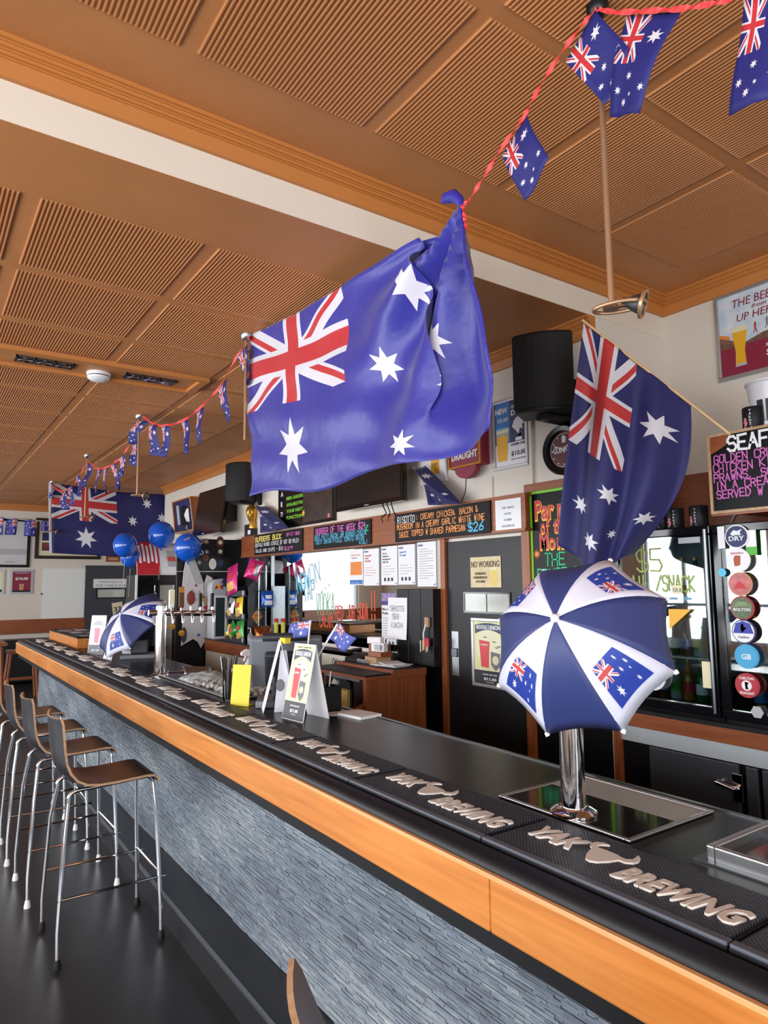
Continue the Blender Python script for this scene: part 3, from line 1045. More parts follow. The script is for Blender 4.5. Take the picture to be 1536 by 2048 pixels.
obj('ceiling_cup', MB().lathe((XPOLE, 3.90, ZL), [(.035, 0), (.035, -.02), (.022, -.045), (.012, -.05)], seg=20), STEEL, t, smooth=True)
obj('pole', MB().tube([(XPOLE, 3.90, ZL), (XPOLE, 3.90, 2.60)], .0095, 12), BRONZE, t, smooth=True)

def cloth(name, fn, nu, nv, mat, parent=None, uvf=None, solid=.0015):
    mb = MB().grid(fn, nu, nv, uvf or (lambda a, b: (a, b)))
    return obj(name, mb, mat, parent, smooth=True, solid=solid)
def lerp(a, b, t): return a + (b - a) * t
def smooth(e0, e1, x):
    t = max(0, min(1, (x - e0) / (e1 - e0)))
    return t * t * (3 - 2 * t)
# the large flag: tied by its upper corners between two lamp poles (fly corner bunched in a knot)
XFL = 1.69
big = thing('hanging_flag', 'very large blue national flag hung low between two poles over the bar', 'flag', (XFL, 2.8, 2.22), 'national flags on display')
LT, LB, RB, RTp = at_x(499, 668, XFL), at_x(492, 992, XFL), at_x(986, 868, XFL), at_x(927, 412, XFL)
def big_fn(u0, v):
    # a deep pleat under the knot swallows part of the fly
    k = smooth(.12, .5, v)
    if u0 < .785: u, deep = u0 * lerp(1, 1.09, k), 0
    elif u0 < .855: u, deep = lerp(.785 * lerp(1, 1.09, k), .785 * lerp(1, 1.09, k) - lerp(-.07, .055, k), (u0 - .785) / .07), k * (u0 - .785) / .07
    elif u0 < .925: u, deep = lerp(lerp(.855, .836, k), lerp(.925, .885, k), (u0 - .855) / .07), k * (1 + (u0 - .855) / .07)
    else: u, deep = lerp(lerp(.925, .885, k), 1, (u0 - .925) / .075), k * 2 * (1 - (u0 - .925) / .075)
    # v=1 top; the top edge hangs almost straight between the ties, the fly end is gathered into the knot
    top = LT.lerp(RTp, u)
    top.z -= .045 * math.sin(PI * u) * (1 - u * .5)
    bot = LB.lerp(RB, u)
    bot.z += -.035 * math.sin(PI * u) + .02 * math.sin(u * 13)
    e = v ** (1.0 + .55 * smooth(.45, 1, u))
    p = bot.lerp(top, e)
    # fly edge bows outward below the knot
    p.y -= .075 * smooth(.55, 1, u) * math.sin(PI * min(1, (1 - v) * 1.05)) * .8
    # folds radiating from the knot and soft horizontal creases
    dy, dz = p.y - RTp.y, RTp.z - p.z
    r = math.hypot(dy, dz)
    ang = math.atan2(dy, max(1e-4, dz + .02))
    amp = .055 * smooth(.30, .95, u) * min(1, r / .25) * (1 - .35 * smooth(.8, 1.6, r))
    x = amp * math.sin(ang * 9.5 + .6)
    x += .016 * math.sin(u * 5 + v * 7) + .007 * math.sin(v * 23 + u * 6) * (1 - u * .4) + .004 * math.sin(u * 31 + v * 11)
    x += .05 * (1 - v) * math.sin(u * 2.4 + .4)
    return Vector((p.x + x + .028 * deep, p.y, p.z))
cloth('cloth', big_fn, 120, 64, FLAG_BIG, big)
kn = at_x(925, 402, XFL)
mb = MB()
mb.tube([kn + Vector((0, .0, -.03)), kn + Vector((-.005, .015, .012)), kn + Vector((0, .05, .045)), kn + Vector((.0, .10, .06)), kn + Vector((0, .125, .055))], [.010, .020, .026, .022, .006], 10)
obj('knotted_corner', mb, M('flag blue cloth', (52, 52, 158), .4, bump=(40, .4)), big, smooth=True)
obj('hem', MB().tube([big_fn(1.0, k / 20) + Vector((0, -.002, 0)) for k in range(21)], .005, 6), M('flag blue cloth', (52, 52, 158)), big, smooth=True)

def ribbon(name, pts, label, w=.008, parent=None):
    mb = MB()
    n = len(pts)
    for k in range(n - 1):
        a, b = Vector(pts[k]), Vector(pts[k + 1])
        t = (b - a).normalized()
        def side(s):
            q = Vector((math.sin(s * 1.3) * .7, 0, 1))
            q -= t * q.dot(t)
            return q.normalized() * w
        s0, s1 = side(k), side(k + 1)
        mb.face([a - s0, b - s1, b + s1, a + s0])
    o = obj(name, mb, RIBBON, parent, solid=.001)
    return o
def refine(pts, m=6):
    out = []
    for k in range(len(pts) - 1):
        for j in range(m):
            out.append(pts[k].lerp(pts[k + 1], j / m))
    out.append(pts[-1])
    return out
def bunting_flag(tl, tr, bl, br, label, wob, name='bunting_flag', grp='small flags on the red bunting ribbon', mat=None):
    """small flag hung with its hoist along the ribbon: fly runs down, canton at the left of the top edge"""
    tl, tr, bl, br = Vector(tl), Vector(tr), Vector(bl), Vector(br)
    nrm = (tr - tl).cross(bl - tl).normalized()
    w = (tr - tl).length
    def fn(u, v):
        p = bl.lerp(br, u).lerp(tl.lerp(tr, u), v)
        return p + nrm * (.10 * w * math.sin(u * 4 + wob) * (1.1 - v) + .06 * w * math.sin(v * 5 + wob * 2))
    o = cloth(name, fn, 8, 10, mat or FLAG_SMALL, None, lambda a, b: ((1 - b), 1 - a), .0006)
    return tag(o, label, 'flag', grp)

XB = 1.655
A = lambda x, y: at_x(x, y, XB)
rib = thing('bunting_ribbon', 'red ribbon of the bunting from the large flag knot past the near pole', 'ribbon', A(1100, 120))
ribbon('ribbon_strip', refine([A(938, 400), A(965, 358), A(1000, 300), A(1050, 230), A(1075, 180), A(1120, 108), A(1165, 48), A(1193, 18)]), '', parent=rib)
ribbon('ribbon_strip', refine([A(1197, 18), A(1230, 25), A(1290, 22), A(1360, 18), A(1420, 8), A(1470, -4), A(1560, -30)]), '', parent=rib)
ribbon('ribbon_tail', refine([A(938, 402), A(925, 410), A(930, 440), A(933, 460)]), '', parent=rib)
def q(*pts): return [A(*p) for p in pts]
# (top left, top right, bottom left, bottom right)
bunting_flag(*q((1133, 124), (1193, 22), (1204, 207), (1262, 100)), 'small bunting flag turned on its corner, touching the near pole', .3)
bunting_flag(*q((1249, 27), (1360, 20), (1206, 226), (1284, 230)), 'small bunting flag hanging right of the near pole, overlapping its neighbour', 1.1)
bunting_flag(*q((1486, -6), (1588, -28), (1454, 230), (1560, 200)), 'large-looking bunting flag cut by the top right corner', 2.0)
bunting_flag(*q((1003, 308), (1054, 230), (1041, 398), (1101, 318)), 'small bunting flag on the ribbon just above the large flag knot', .8)
XB2 = XPOLE
K = lambda x, y: at_x(x / 3, 640 + y / 3, XB2)
rib2 = thing('bunting_ribbon', 'red ribbon of the bunting looping from pole to pole towards the far wall', 'ribbon', (XPOLE, 6, 2.9))
for run in ([(1494, 100), (1410, 240), (1311, 414), (1230, 500), (1140, 580), (1050, 625), (960, 636), (900, 612), (858, 576)],
            [(856, 590), (810, 700), (765, 770), (720, 830), (666, 870), (615, 893), (570, 888), (528, 845)],
            [(526, 848), (495, 900), (465, 960), (429, 1000), (390, 1030), (345, 1020), (306, 982)]):
    ribbon('ribbon_strip', refine([K(*p) for p in run], 4), '', w=.009, parent=rib2)
SMALL = [((1434, 215), (1490, 150), (1470, 395), (1500, 375)), ((1308, 412), (1362, 352), (1346, 612), (1387, 570)), ((1172, 548), (1217, 522), (1176, 752), (1219, 727)), ((1083, 612), (1127, 600), (1103, 812), (1142, 802)),
         ((977, 640), (1024, 636), (955, 815), (993, 824)), ((903, 626), (947, 632), (894, 805), (937, 817)), ((824, 598), (878, 604), (776, 738), (806, 754)),
         ((788, 748), (828, 738), (800, 872), (822, 884)), ((718, 834), (750, 800), (714, 952), (742, 930)), ((673, 872), (709, 858), (690, 1010), (718, 1022)), ((623, 892), (650, 888), (618, 1040), (637, 1044)), ((578, 892), (603, 896), (566, 1032), (587, 1042)), ((503, 870), (545, 858), (508, 985), (532, 1002)),
         ((463, 945), (483, 928), (464, 1052), (482, 1062)), ((423, 1002), (439, 990), (419, 1112), (434, 1114)), ((376, 1030), (402, 1022), (377, 1142), (397, 1136)), ((306, 990), (320, 1004), (302, 1066), (318, 1078))]
WHERE = ['bunting flag half behind the left edge of the large flag', 'bunting flag hanging just left of the large flag, second along the ribbon', 'bunting flag third along the ribbon from the large flag', 'bunting flag fourth along the ribbon from the large flag', 'bunting flag fifth along the ribbon, tilted, right of the middle pole', 'bunting flag sixth along the ribbon, just right of the middle pole', 'bunting flag slanting down left from the top of the middle pole',
         'bunting flag left of the middle pole, hanging under the slanted one', 'bunting flag second on the ribbon left of the middle pole', 'bunting flag third on the ribbon left of the middle pole', 'bunting flag fourth on the ribbon left of the middle pole', 'bunting flag fifth on the ribbon left of the middle pole', 'bunting flag at the top of the third pole, before the far flag', 'bunting flag first on the ribbon beyond the third pole', 'bunting flag second on the ribbon beyond the third pole', 'bunting flag third on the ribbon, over the far flag canton', 'bunting flag against the farthest pole by the far flag hoist']
for k, ((tl, tr, bl, br), lab) in enumerate(zip(SMALL, WHERE)):
    bunting_flag(K(*tl), K(*tr), K(*bl), K(*br), 'small ' + lab, k * .7)

# far flag stretched across the room at the last pole
YFF = 11.08
far = thing('hanging_flag', 'blue national flag hung across the far end of the bar behind the balloons', 'flag', (2.5, YFF, 2.2), 'national flags on display')
a0, a1, b0, b1 = at_y(102, 966, YFF), at_y(350, 990, YFF), at_y(104, 1106, YFF), at_y(362, 1120, YFF)
def far_fn(u, v):
    top = a0.lerp(a1, u); bot = b0.lerp(b1, u)
    top.z -= .03 * math.sin(PI * u)
    p = bot.lerp(top, v)
    return p + Vector((0, .02 * math.sin(u * 9 + v * 3) + .012 * math.sin(v * 11 + u * 3), 0))
cloth('cloth', far_fn, 40, 24, FLAG_NAVY, far)
obj('hoist_band', MB().grid(lambda u, v: far_fn(0, v) + Vector((-.035 * (1 - u), -.004, 0)), 2, 10), WHITEC, far, solid=.002)

# flag on a stick at the right
ft = thing('stick_flag', 'blue national flag drooping from a slanted timber stick, beside the black speaker', 'flag', (2.9, 2.0, 1.75), 'national flags on display')
SB, ST = at_x(1462, 870, 3.289), at_x(1164, 640, 2.74)
obj('stick', MB().tube([SB, ST], .007, 10), W_LIGHT, ft, smooth=True)
d = (SB - ST)
h0, h1 = ST + d * .01, ST + d * .735
def stick_fn(u, v):
    # u down the fly, v along the hoist (1 at the tip of the stick)
    top = h1.lerp(h0, v)
    bl, bm, br = at_x(1121, 1090, 2.86), at_x(1188, 1150, 2.80), at_x(1262, 1110, 2.97)
    e = v
    bot = br.lerp(bm, smooth(0, .55, e)) if e < .55 else bm.lerp(bl, (e - .55) / .45)
    p = top.lerp(bot, u)
    p += Vector((.0, .02, 0)) * math.sin(PI * u) * (v - .3) - Vector((0, .10, 0)) * math.sin(PI * u) * (1 - v) ** 2
    fold = math.sin(v * 15 + u * 1.5 + .4) * .05 * (.25 + .75 * math.sin(PI * min(1, u * .75)))
    return p + Vector((fold, fold * .35, 0)) + Vector((0, 0, -.02 * math.sin(PI * u)))
cloth('cloth', stick_fn, 56, 48, FLAG_NAVY, ft)
# the stool near the camera has a more reclined back than the row by the bar
near = [o for o in C.objects if o.get('label') == SPOTS[4][3]][0]
def recline(o):
    for c in o.children:
        if c.name.split('.')[0] in ('seat_shell', 'shell_underside', 'ply_edge'):
            c.data = c.data.copy()
            for v in c.data.vertices:
                k = max(0, v.co.z - .80)
                v.co.x -= .45 * k * (1 - .6 * k)
        recline(c)
recline(near)
near.location = (.85, .82, 0)

# ------------------------------------------------------------------ back bar: timber fascia with chalkboards
XF = 3.20
fa, fb = at_x(483, 1075, XF), at_x(1052, 1063, XF)
FZ0, FZ1 = 2.035, 2.28
fas = thing('timber_fascia', 'long red-brown timber fascia over the back bar carrying chalkboards', 'fascia', (XF + .04, 5.3, FZ0))
obj('face_board', MB().box((XF, fb.y, FZ0 + .018), (XF + .022, fa.y, FZ1)), W_RED, fas, bevel=.002)
obj('bottom_lip', MB().box((XF - .008, fb.y, FZ0), (XW - .001, fa.y, FZ0 + .018)), W_RED, fas)
obj('top_board', MB().box((XF + .022, fb.y, FZ1 - .02), (XW - .001, fa.y, FZ1)), W_RED, fas)
obj('end_board', MB().box((XF + .022, fa.y - .022, FZ0 + .018), (XW - .001, fa.y, FZ1 - .02)), W_REDZ, fas)

def chalkboard(tl, br, label, x=XF - .014, edge=None):
    f, w, h = rect_x(x, tl, br)
    t = thing('chalkboard', label, 'chalkboard', f.p(w / 2, 0))
    sheet('board', f, 0, 0, w, h, -.013, 0, CHALKB, t, bevel=.002)
    return t, f, w, h
t, f, w, h = chalkboard((509, 1071), (604.5, 1101), 'small chalkboard at the left end of the fascia, headed burgers in yellow')
chalk('lettering', [('BURGERS BUCK', .03, h * .66, h * .22, w * .58)], f, C_YELL, t, .010)
chalk('lettering', [('SPICY BBQ', w * .70, h * .74, h * .13, w * .26), ('$29', w * .66, h * .10, h * .14, w * .18)], f, C_PINK, t, .006)
chalk('lettering', [('BUFFALO WINGS (CHOICE OF HOT OR MILD)', .03, h * .40, h * .17, w * .92), ('SALAD AND CHIPS - $10', .04, h * .12, h * .16, w * .60)], f, C_WHITE, t, .005)
t, f, w, h = chalkboard((627, 1054.5), (741.5, 1088), 'chalkboard with burger of the week in pink, middle of the fascia')
chalk('lettering', [('BURGER OF THE WEEK $24', .05, h * .66, h * .24, w * .88)], f, C_PINK, t, .009)
chalk('lettering', [('BEEF PATTY BACON JAM BURGER CHEESE', .03, h * .42, h * .18, w * .92), ('TASTY ONION PICKLE TOMATO ONION', .04, h * .22, h * .18, w * .86), ('AIOLI', w * .82, h * .04, h * .15, w * .14)], f, C_BLUE, t, .005)
chalk('leaf_doodle', [('*', .1, .1, .1, .1), ('X', w * .91, h * .52, h * .22, w * .07), ('Z', w * .92, h * .55, h * .2, w * .06)], f, C_GREEN, t, .006)
t, f, w, h = chalkboard((789.5, 1029.5), (981, 1066), 'wide chalkboard with the risotto special, right end of the fascia')
chalk('lettering', [('RISOTTO', .04, h * .66, h * .23, w * .21)], f, C_WHITE, t, .006)
chalk('lettering', [(': CREAMY CHICKEN, BACON &', w * .26, h * .70, h * .18, w * .64), ('MUSHROOM IN A CREAMY GARLIC WHITE WINE', .03, h * .43, h * .19, w * .93), ('SAUCE TOPPED W SHAVED PARMESAN', .06, h * .16, h * .19, w * .72)], f, C_ORNG, t, .006)
chalk('lettering', [('$26', w * .80, h * .12, h * .26, w * .15)], f, C_BLUE, t, .009)
f, w, h = rect_x(XF - .004, (990, 1002), (1043, 1059.5))
t = thing('paper_notice', 'white paper stuck on the fascia offering stubby holders, right of the risotto chalkboard', 'notice', f.p(w / 2, 0))
sheet('paper', f, 0, 0, w, h, -.003, 0, PAPER, t)
for k, s in enumerate(('THE YARDZ', 'HOTEL', 'STUBBY', 'HOLDERS $5')):
    text('lettering', s, f, w / 2, h * (.70 - .19 * k), h * .10, GREYPRINT, t, align='CENTER')

# small flags stuck on the fascia
def droop_flag(tl, tr, bl, br, x, label, mat, uvf=None, sx=.04):
    a, b, c, d_ = [at_x(*p, x) for p in (tl, tr, bl, br)]
    o = cloth('table_flag', lambda u, v: c.lerp(d_, u).lerp(a.lerp(b, u), v) + Vector((sx * math.sin(u * 6 + v * 2), 0, -.03 * math.sin(PI * u) * v)), 14, 14, mat, None, uvf, .001)
    return tag(o, label, 'flag', 'small flags on the fascia')
droop_flag((508, 1000), (526, 1012), (520, 1066), (580, 1056), XF - .03, 'small blue flag draped on the fascia beside the golden glove', FLAG_NAVY, lambda a, b: (1 - b, 1 - a))
droop_flag((826, 928), (842, 930), (856, 1010), (926, 1008), XF - .04, 'small blue flag draped over the risotto chalkboard corner', FLAG_NAVY, lambda a, b: (1 - b, 1 - a))
# golden boxing glove trophy
gp = at_x(505, 1066, XF + .05)
t = thing('glove_trophy', 'golden boxing glove trophy standing on the fascia', 'trophy', (XF + .05, gp.y, FZ1))
gx, gy = XF + .05, gp.y
box('plinth', (gx - .04, gy - .05, FZ1), (gx + .04, gy + .05, FZ1 + .09), BLACKG, t)
box('name_plate', (gx - .044, gy - .035, FZ1 + .02), (gx - .04, gy + .035, FZ1 + .07), PAPER, t)
obj('cuff', MB().lathe((gx, gy, FZ1 + .09), [(.042, 0), (.044, .02), (.036, .09)], seg=20), GOLD, t, smooth=True)
gl = MB()
gl.lathe((gx - .005, gy + .008, FZ1 + .17), [(.034, 0), (.052, .04), (.066, .09), (.070, .13), (.058, .17), (.03, .195), (0, .2)], seg=20)
obj('glove', gl, GOLD, t, smooth=True)
obj('thumb', MB().tube([(gx - .035, gy - .03, FZ1 + .19), (gx - .055, gy - .045, FZ1 + .24), (gx - .05, gy - .045, FZ1 + .29)], [.018, .024, .012], 10), GOLD, t, smooth=True)
b0 = at_x(494, 1066, XF + .04)
t = obj('photo_card', MB().box((XF + .06, b0.y - .03, FZ1), (XF + .07, b0.y + .12, FZ1 + .15)), M('dark photo', (46, 42, 56), .4, vary=(18, .5)))
tag(t, 'small dark photo card on the fascia behind the golden glove', 'photo')

# ------------------------------------------------------------------ things on the white wall above the fascia
def framed(name, tl, br, x, label, cat, border, fmat, depth=.03, back=PAPER, grp=None):
    f, w, h = rect_x(x, tl, br)
    t = thing(name, label, cat, f.p(w / 2, 0), grp)
    obj('frame', frame_border(MB(), f, w, h, border, -depth, 0), fmat, t, bevel=.003)
    sheet('sheet', f, border * .8, border * .8, w - border * .8, h - border * .8, -depth, -.010, back, t)
    return t, f.shift(d=-.010), w, h
# beer glass poster partly behind the large flag
t, f, w, h = framed('beer_poster', (838, 800), (892, 961), XW - .02, 'white poster with a golden beer can, low corner showing below the large flag', 'poster', .02, WHITE, .018)
sheet('beer_can', f, w * .40, h * .10, w * .72, h * .5, 0, .001, BEER, t)
sheet('can_top', f, w * .43, h * .32, w * .69, h * .52, .001, .002, CREAM, t)
text('lettering', 'ZYWIEC', f, w * .56, h * .19, h * .05, GREYPRINT, t, d=.002, align='CENTER', width=w * .25)
# brewery light box
f, w, h = rect_x(XW - .09, (896, 830), (962, 926))
t = thing('brewery_sign', 'maroon illuminated brewery sign with a pull cord, under the large flag', 'sign', f.p(w / 2, 0))
sheet('case', f, 0, 0, w, h, -.085, 0, MAROON, t, bevel=.008)
obj('gold_rim', frame_border(MB(), f, w, h, .012, 0, .008), GOLD, t)
text('lettering', 'CARLTON', f, w / 2, h * .42, h * .22, C_WHITE, t, align='CENTER', width=w * .86, bold=.03, ext=.002)
text('lettering', 'DRAUGHT', f, w / 2, h * .14, h * .17, C_WHITE, t, align='CENTER', width=w * .80, bold=.03, ext=.002)
poly('crest', f, disc_pts(w * .5, 0, w * .33, h * .20, 20, PI, 2 * PI), -.05, -.004, MAROON, t)
obj('pull_cord', MB().tube([f.p(w * .48, -h * .18, -.02), f.p(w * .44, -h * .42, -.02), f.p(w * .30, -h * .62, -.02)], .004, 6), CHAR, t)
# dry beer poster
t, f, w, h = framed('beer_poster', (983, 806), (1056, 929), XW - .02, 'blue and white poster with a horse badge and a ten dollar beer', 'poster', .022, ALU, .02)
i = .02
sheet('blue_panel', f, i, h * .36, w * .52, h - i, 0, .001, BLUE, t)
sheet('navy_panel', f, w * .50, h * .36, w - i, h - i, 0, .0012, NAVY, t)
sheet('price_panel', f, i, i, w - i, h * .36, 0, .0008, PAPER, t)
text('lettering', 'NEW', f, w * .08, h * .80, h * .11, C_WHITE, t, d=.002, width=w * .36, bold=.03)
text('lettering', '3.5% ABV', f, w * .14, h * .68, h * .075, C_WHITE, t, d=.002, width=w * .32, bold=.02)
text('lettering', 'NOW', f, w * .12, h * .56, h * .07, C_BLUE, t, d=.002, width=w * .25, bold=.02)
text('lettering', 'ON TAP', f, w * .10, h * .47, h * .07, C_BLUE, t, d=.002, width=w * .34, bold=.02)
text('lettering', 'CARLTON', f, w * .54, h * .84, h * .06, C_WHITE, t, d=.002, width=w * .38, bold=.02)
text('lettering', 'DRY', f, w * .54, h * .74, h * .10, C_WHITE, t, d=.002, width=w * .38, bold=.04)
poly('horse_badge', f, [(w * a, h * b) for a, b in ((.56, .58), (.62, .66), (.70, .70), (.80, .71), (.88, .66), (.90, .60), (.84, .58), (.86, .52), (.78, .54), (.74, .46), (.66, .52))], .0012, .002, C_WHITE, t)
poly('badge_stem', f, [(w * a, h * b) for a, b in ((.66, .42), (.82, .42), (.80, .47), (.84, .37), (.64, .37))], .0012, .0018, C_WHITE, t)
text('lettering', 'LOWER CARB', f, w * .52, h * .31, h * .045, NAVY, t, d=.002, width=w * .42, bold=.03)
poly('beer_glass', f, [(w * .12, h * .12), (w * .40, h * .12), (w * .46, h * .52), (w * .10, h * .52)], .0014, .002, BEER, t)
poly('beer_foam', f, [(w * .10, h * .52), (w * .46, h * .52), (w * .46, h * .58), (w * .10, h * .58)], .0014, .002, CREAM, t)
text('lettering', '$10.00', f, w * .52, h * .17, h * .09, NAVY, t, d=.002, width=w * .42, bold=.02)
text('lettering', 'PER SCHOONER', f, w * .52, h * .11, h * .03, NAVY, t, d=.002, width=w * .42)
# stout clock
cc = at_x(1131, 900, XW - .03)
f = Fr((XW - .03, cc.y, cc.z), (0, -1, 0), (0, 0, 1))
rr = .155
t = thing('wall_clock', 'round black wall clock with a maroon stout face behind the stick flag', 'clock', f.p(0, -rr))
obj('case', MB().lathe(f.o, [(rr * .80, -.028), (rr, -.028), (rr, .030), (rr * .93, .045), (rr * .76, .038), (rr * .74, .012)], f.n, 40), M('clock rim', (16, 17, 20), .3), t, smooth=True)
poly('dial', f, disc_pts(0, 0, rr * .76, n=36), 0, .014, M('maroon clock dial', (96, 44, 46), .4), t)
obj('dial_ring', MB().tube([f.p(rr * .66 * math.cos(w), rr * .66 * math.sin(w), .016) for w in [2 * PI * k / 36 for k in range(37)]], .0018, 6), C_WHITE, t)
for k in range(12):
    w_ = PI / 6 * k
    poly('hour_mark', f, disc_pts(rr * .58 * math.cos(w_), rr * .58 * math.sin(w_), .005, n=8), .014, .016, C_WHITE, t)
text('lettering', 'GUINNESS', f, 0, -.015, .05, C_WHITE, t, d=.016, align='CENTER', width=rr * 1.06, bold=.02)
poly('harp', f, [(-.012, .045), (.012, .045), (.020, .075), (.005, .09), (-.014, .085)], .014, .016, C_WHITE, t)
poly('hour_hand', f, [(-.004, 0), (.004, 0), (.045, .03), (.040, .036)], .017, .019, C_WHITE, t)
poly('minute_hand', f, [(0, -.003), (0, .003), (-.07, .035), (-.072, .028)], .017, .019, C_WHITE, t)
# conduits on the wall
cp = at_x(1063, 835, XW)
t = obj('wall_conduit', MB().box((XW - .022, cp.y - .012, 2.30), (XW - .001, cp.y + .012, 3.15)), WALL)
tag(t, 'slim painted cable conduit up the wall left of the stout clock', 'conduit')
cp = at_x(985, 946, XW)
t = obj('wall_conduit', MB().box((XW - .012, cp.y - .006, 2.285), (XW - .001, cp.y + .006, 2.44)), WALL)
tag(t, 'thin painted conduit running down below the blue beer poster', 'conduit')

# speakers
def speaker(c, w, dpt, h, ang, label, taper=.82):
    t = thing('wall_speaker', label, 'speaker', (c[0], c[1], c[2] - h / 2), 'wall speakers')
    a = Vector((math.cos(ang), math.sin(ang), 0))      # facing
    b = Vector((-a.y, a.x, 0))
    c = Vector(c)
    n = 9
    front = []
    for k in range(n):
        s = -1 + 2 * k / (n - 1)
        front.append(c + b * (w / 2 * s) + a * (dpt * .5 - .045 * s * s))
    back = [c + b * (w / 2 * taper) - a * (dpt / 2), c - b * (w / 2 * taper) - a * (dpt / 2)]
    z = Vector((0, 0, h / 2))
    obj('cabinet', MB().prism([p - z for p in back + [q - a * .012 for q in front]], z * 2), SPKR, t, bevel=.012)
    g = []
    for p in front: g.append(p)
    obj('grille', MB().prism([p * 1 - z * .93 for p in g] + [p - a * .012 - z * .93 for p in g[::-1]], z * 1.86), M('speaker grille', (9, 9, 11), .7), t, bevel=.004)
    obj('bracket', MB().box((c.x - .02, c.y - .05, c.z - h / 2 - .03), (XW, c.y + .05, c.z - h / 2 - .002)), BLACK, t)
    obj('bracket_arm', MB().box((XW - .05, c.y - .06, c.z - h / 2 - .03), (XW, c.y + .06, c.z)), BLACK, t)
    return t
p = at_x(1088, 752, 3.03)
speaker((3.03, p.y, p.z), .345, .28, .47, math.radians(218), 'large black speaker on the wall between the large flag and the stick flag')
p = at_x(478, 966, 3.05)
speaker((3.05, p.y - .05, p.z), .30, .26, .44, math.radians(212), 'black speaker on the wall half hidden behind the large flag')

# televisions
f, w, h = rect_x(3.12, (671, 905), (805, 1000))
t = thing('television', 'black wall television half hidden under the large flag', 'television', f.p(w / 2, 0), 'televisions on the bar wall')
sheet('bezel', f, 0, 0, w, h, -.05, 0, BLACKG, t, bevel=.006)
sheet('screen', f, .025, .035, w - .025, h - .025, 0, .002, SCREEN, t)
text('maker_name', 'Panasonic', f, w * .5, .010, .016, C_WHITE, t, align='CENTER')
sheet('wall_bracket', f, w * .3, h * .2, w * .7, h * .8, -.16, -.05, BLACK, t)
for k in range(3):
    obj('cable', MB().tube([f.p(w * (.66 + .06 * k), 0, -.05), f.p(w * (.70 + .05 * k), -.07, -.06), f.p(w * (.60 + .1 * k), -.10, -.08), f.p(w * (.62 + .08 * k), -.14, -.08)], .005, 6), BLACK, t)
TL, TR, BL, BR = at_x(399, 986, 3.10), at_x(457, 968, 3.10), at_x(384, 1073, 3.00), at_x(441, 1065, 3.00)
fr = Fr(BL, (TR - TL).normalized(), (TL - BL).normalized())
w, h = (BR - BL).length, (TL - BL).length
t = thing('television', 'black wall television tilted out above the black partition', 'television', BL, 'televisions on the bar wall')
sheet('bezel', fr, 0, 0, w, h, -.05, 0, BLACKG, t, bevel=.006)
sheet('screen', fr, .03, .04, w - .03, h - .03, 0, .002, SCREEN, t)
obj('wall_bracket', MB().box((3.12, BL.y - w * .8, BL.z + .15), (XW - .002, BL.y - w * .2, BL.z + .35)), BLACK, t)
text('maker_name', 'Panasonic', fr, w * .4, .012, .018, C_WHITE, t, align='CENTER')
# black events sign
f, w, h = rect_x(XW - .03, (557, 955), (668, 1041))
t = thing('events_sign', 'black printed sign with vertical white letters and a garden function advert', 'sign', f.p(w / 2, 0))
sheet('panel', f, 0, 0, w, h, -.028, 0, BLACKG, t)
sheet('brown_photo', f, w * .48, .03, w - .03, h * .62, 0, .001, M('dark bar photo', (52, 34, 26), .4, vary=(7, .7)), t)
for k, s in enumerate('YARDZ'):
    text('lettering', s, f, w * .055, h * (.80 - k * .19), h * .13, C_WHITE, t, bold=.02)
for k, s in enumerate(('BEER GARDEN', 'AVAILABLE FOR', 'YOUR NEXT', 'FUNCTION')):
    text('lettering', s, f, w * .17, h * (.52 - k * .12), h * .085, LIME, t, d=.0025, width=w * .31, bold=.02)
text('lettering', 'Specials', f, w * .60, h * .66, h * .11, BEER, t, d=.0025, width=w * .27, shear=.2, bold=.02)
text('lettering', 'WED - SCHNITZEL NIGHT', f, w * .59, h * .58, h * .04, C_WHITE, t, d=.0025, width=w * .28)
poly('star_burst', f, [(w * .49 + (.035 if k % 2 else .018) * math.cos(k * PI / 8), h * .22 + (.035 if k % 2 else .018) * math.sin(k * PI / 8)) for k in range(16)], .001, .003, BEER, t)
poly('pink_badge', f, disc_pts(w * .92, h * .10, .022), .001, .003, M('pink badge', (206, 120, 130)), t)
# framed guernsey
TL, TR, BL, BR = at_x(344, 1004, 3.12), at_x(380, 992, 3.12), at_x(350, 1068, 3.10), at_x(385, 1064, 3.10)
fr = Fr(BL, (TR - TL), (TL - BL))
w, h = (TR - TL).length, (TL - BL).length
t = thing('framed_guernsey', 'deep timber frame holding a navy football jersey, left of the far television', 'picture', BL)
obj('frame', frame_border(MB(), fr, w, h, .028, -.16, .0), W_REDZ, t)
obj('gilt_edge', frame_border(MB(), fr, w, h, .012, .0, .008), W_LIGHT, t)
sheet('backing', fr, .025, .025, w - .025, h - .025, -.15, -.02, NAVY, t)
sheet('side_print', fr, w * .15, h * .25, w * .28, h * .85, -.02, -.018, GREYL, t)
poly('jersey', fr, [(w * .36, h * .2), (w * .40, h * .75), (w * .6, h * .8), (w * .82, h * .68), (w * .84, h * .22)], -.02, -.015, BLACK, t)
poly('white_sash', fr, [(w * .55, h * .5), (w * .70, h * .66), (w * .80, h * .68), (w * .80, h * .26), (w * .64, h * .30)], -.015, -.012, C_WHITE, t)
poly('silver_star', fr, [(w * .6 + (.06 if k % 2 else .025) * math.cos(k * PI / 5), h * .12 + (.06 if k % 2 else .025) * math.sin(k * PI / 5)) for k in range(10)], -.02, -.016, GREYL, t)

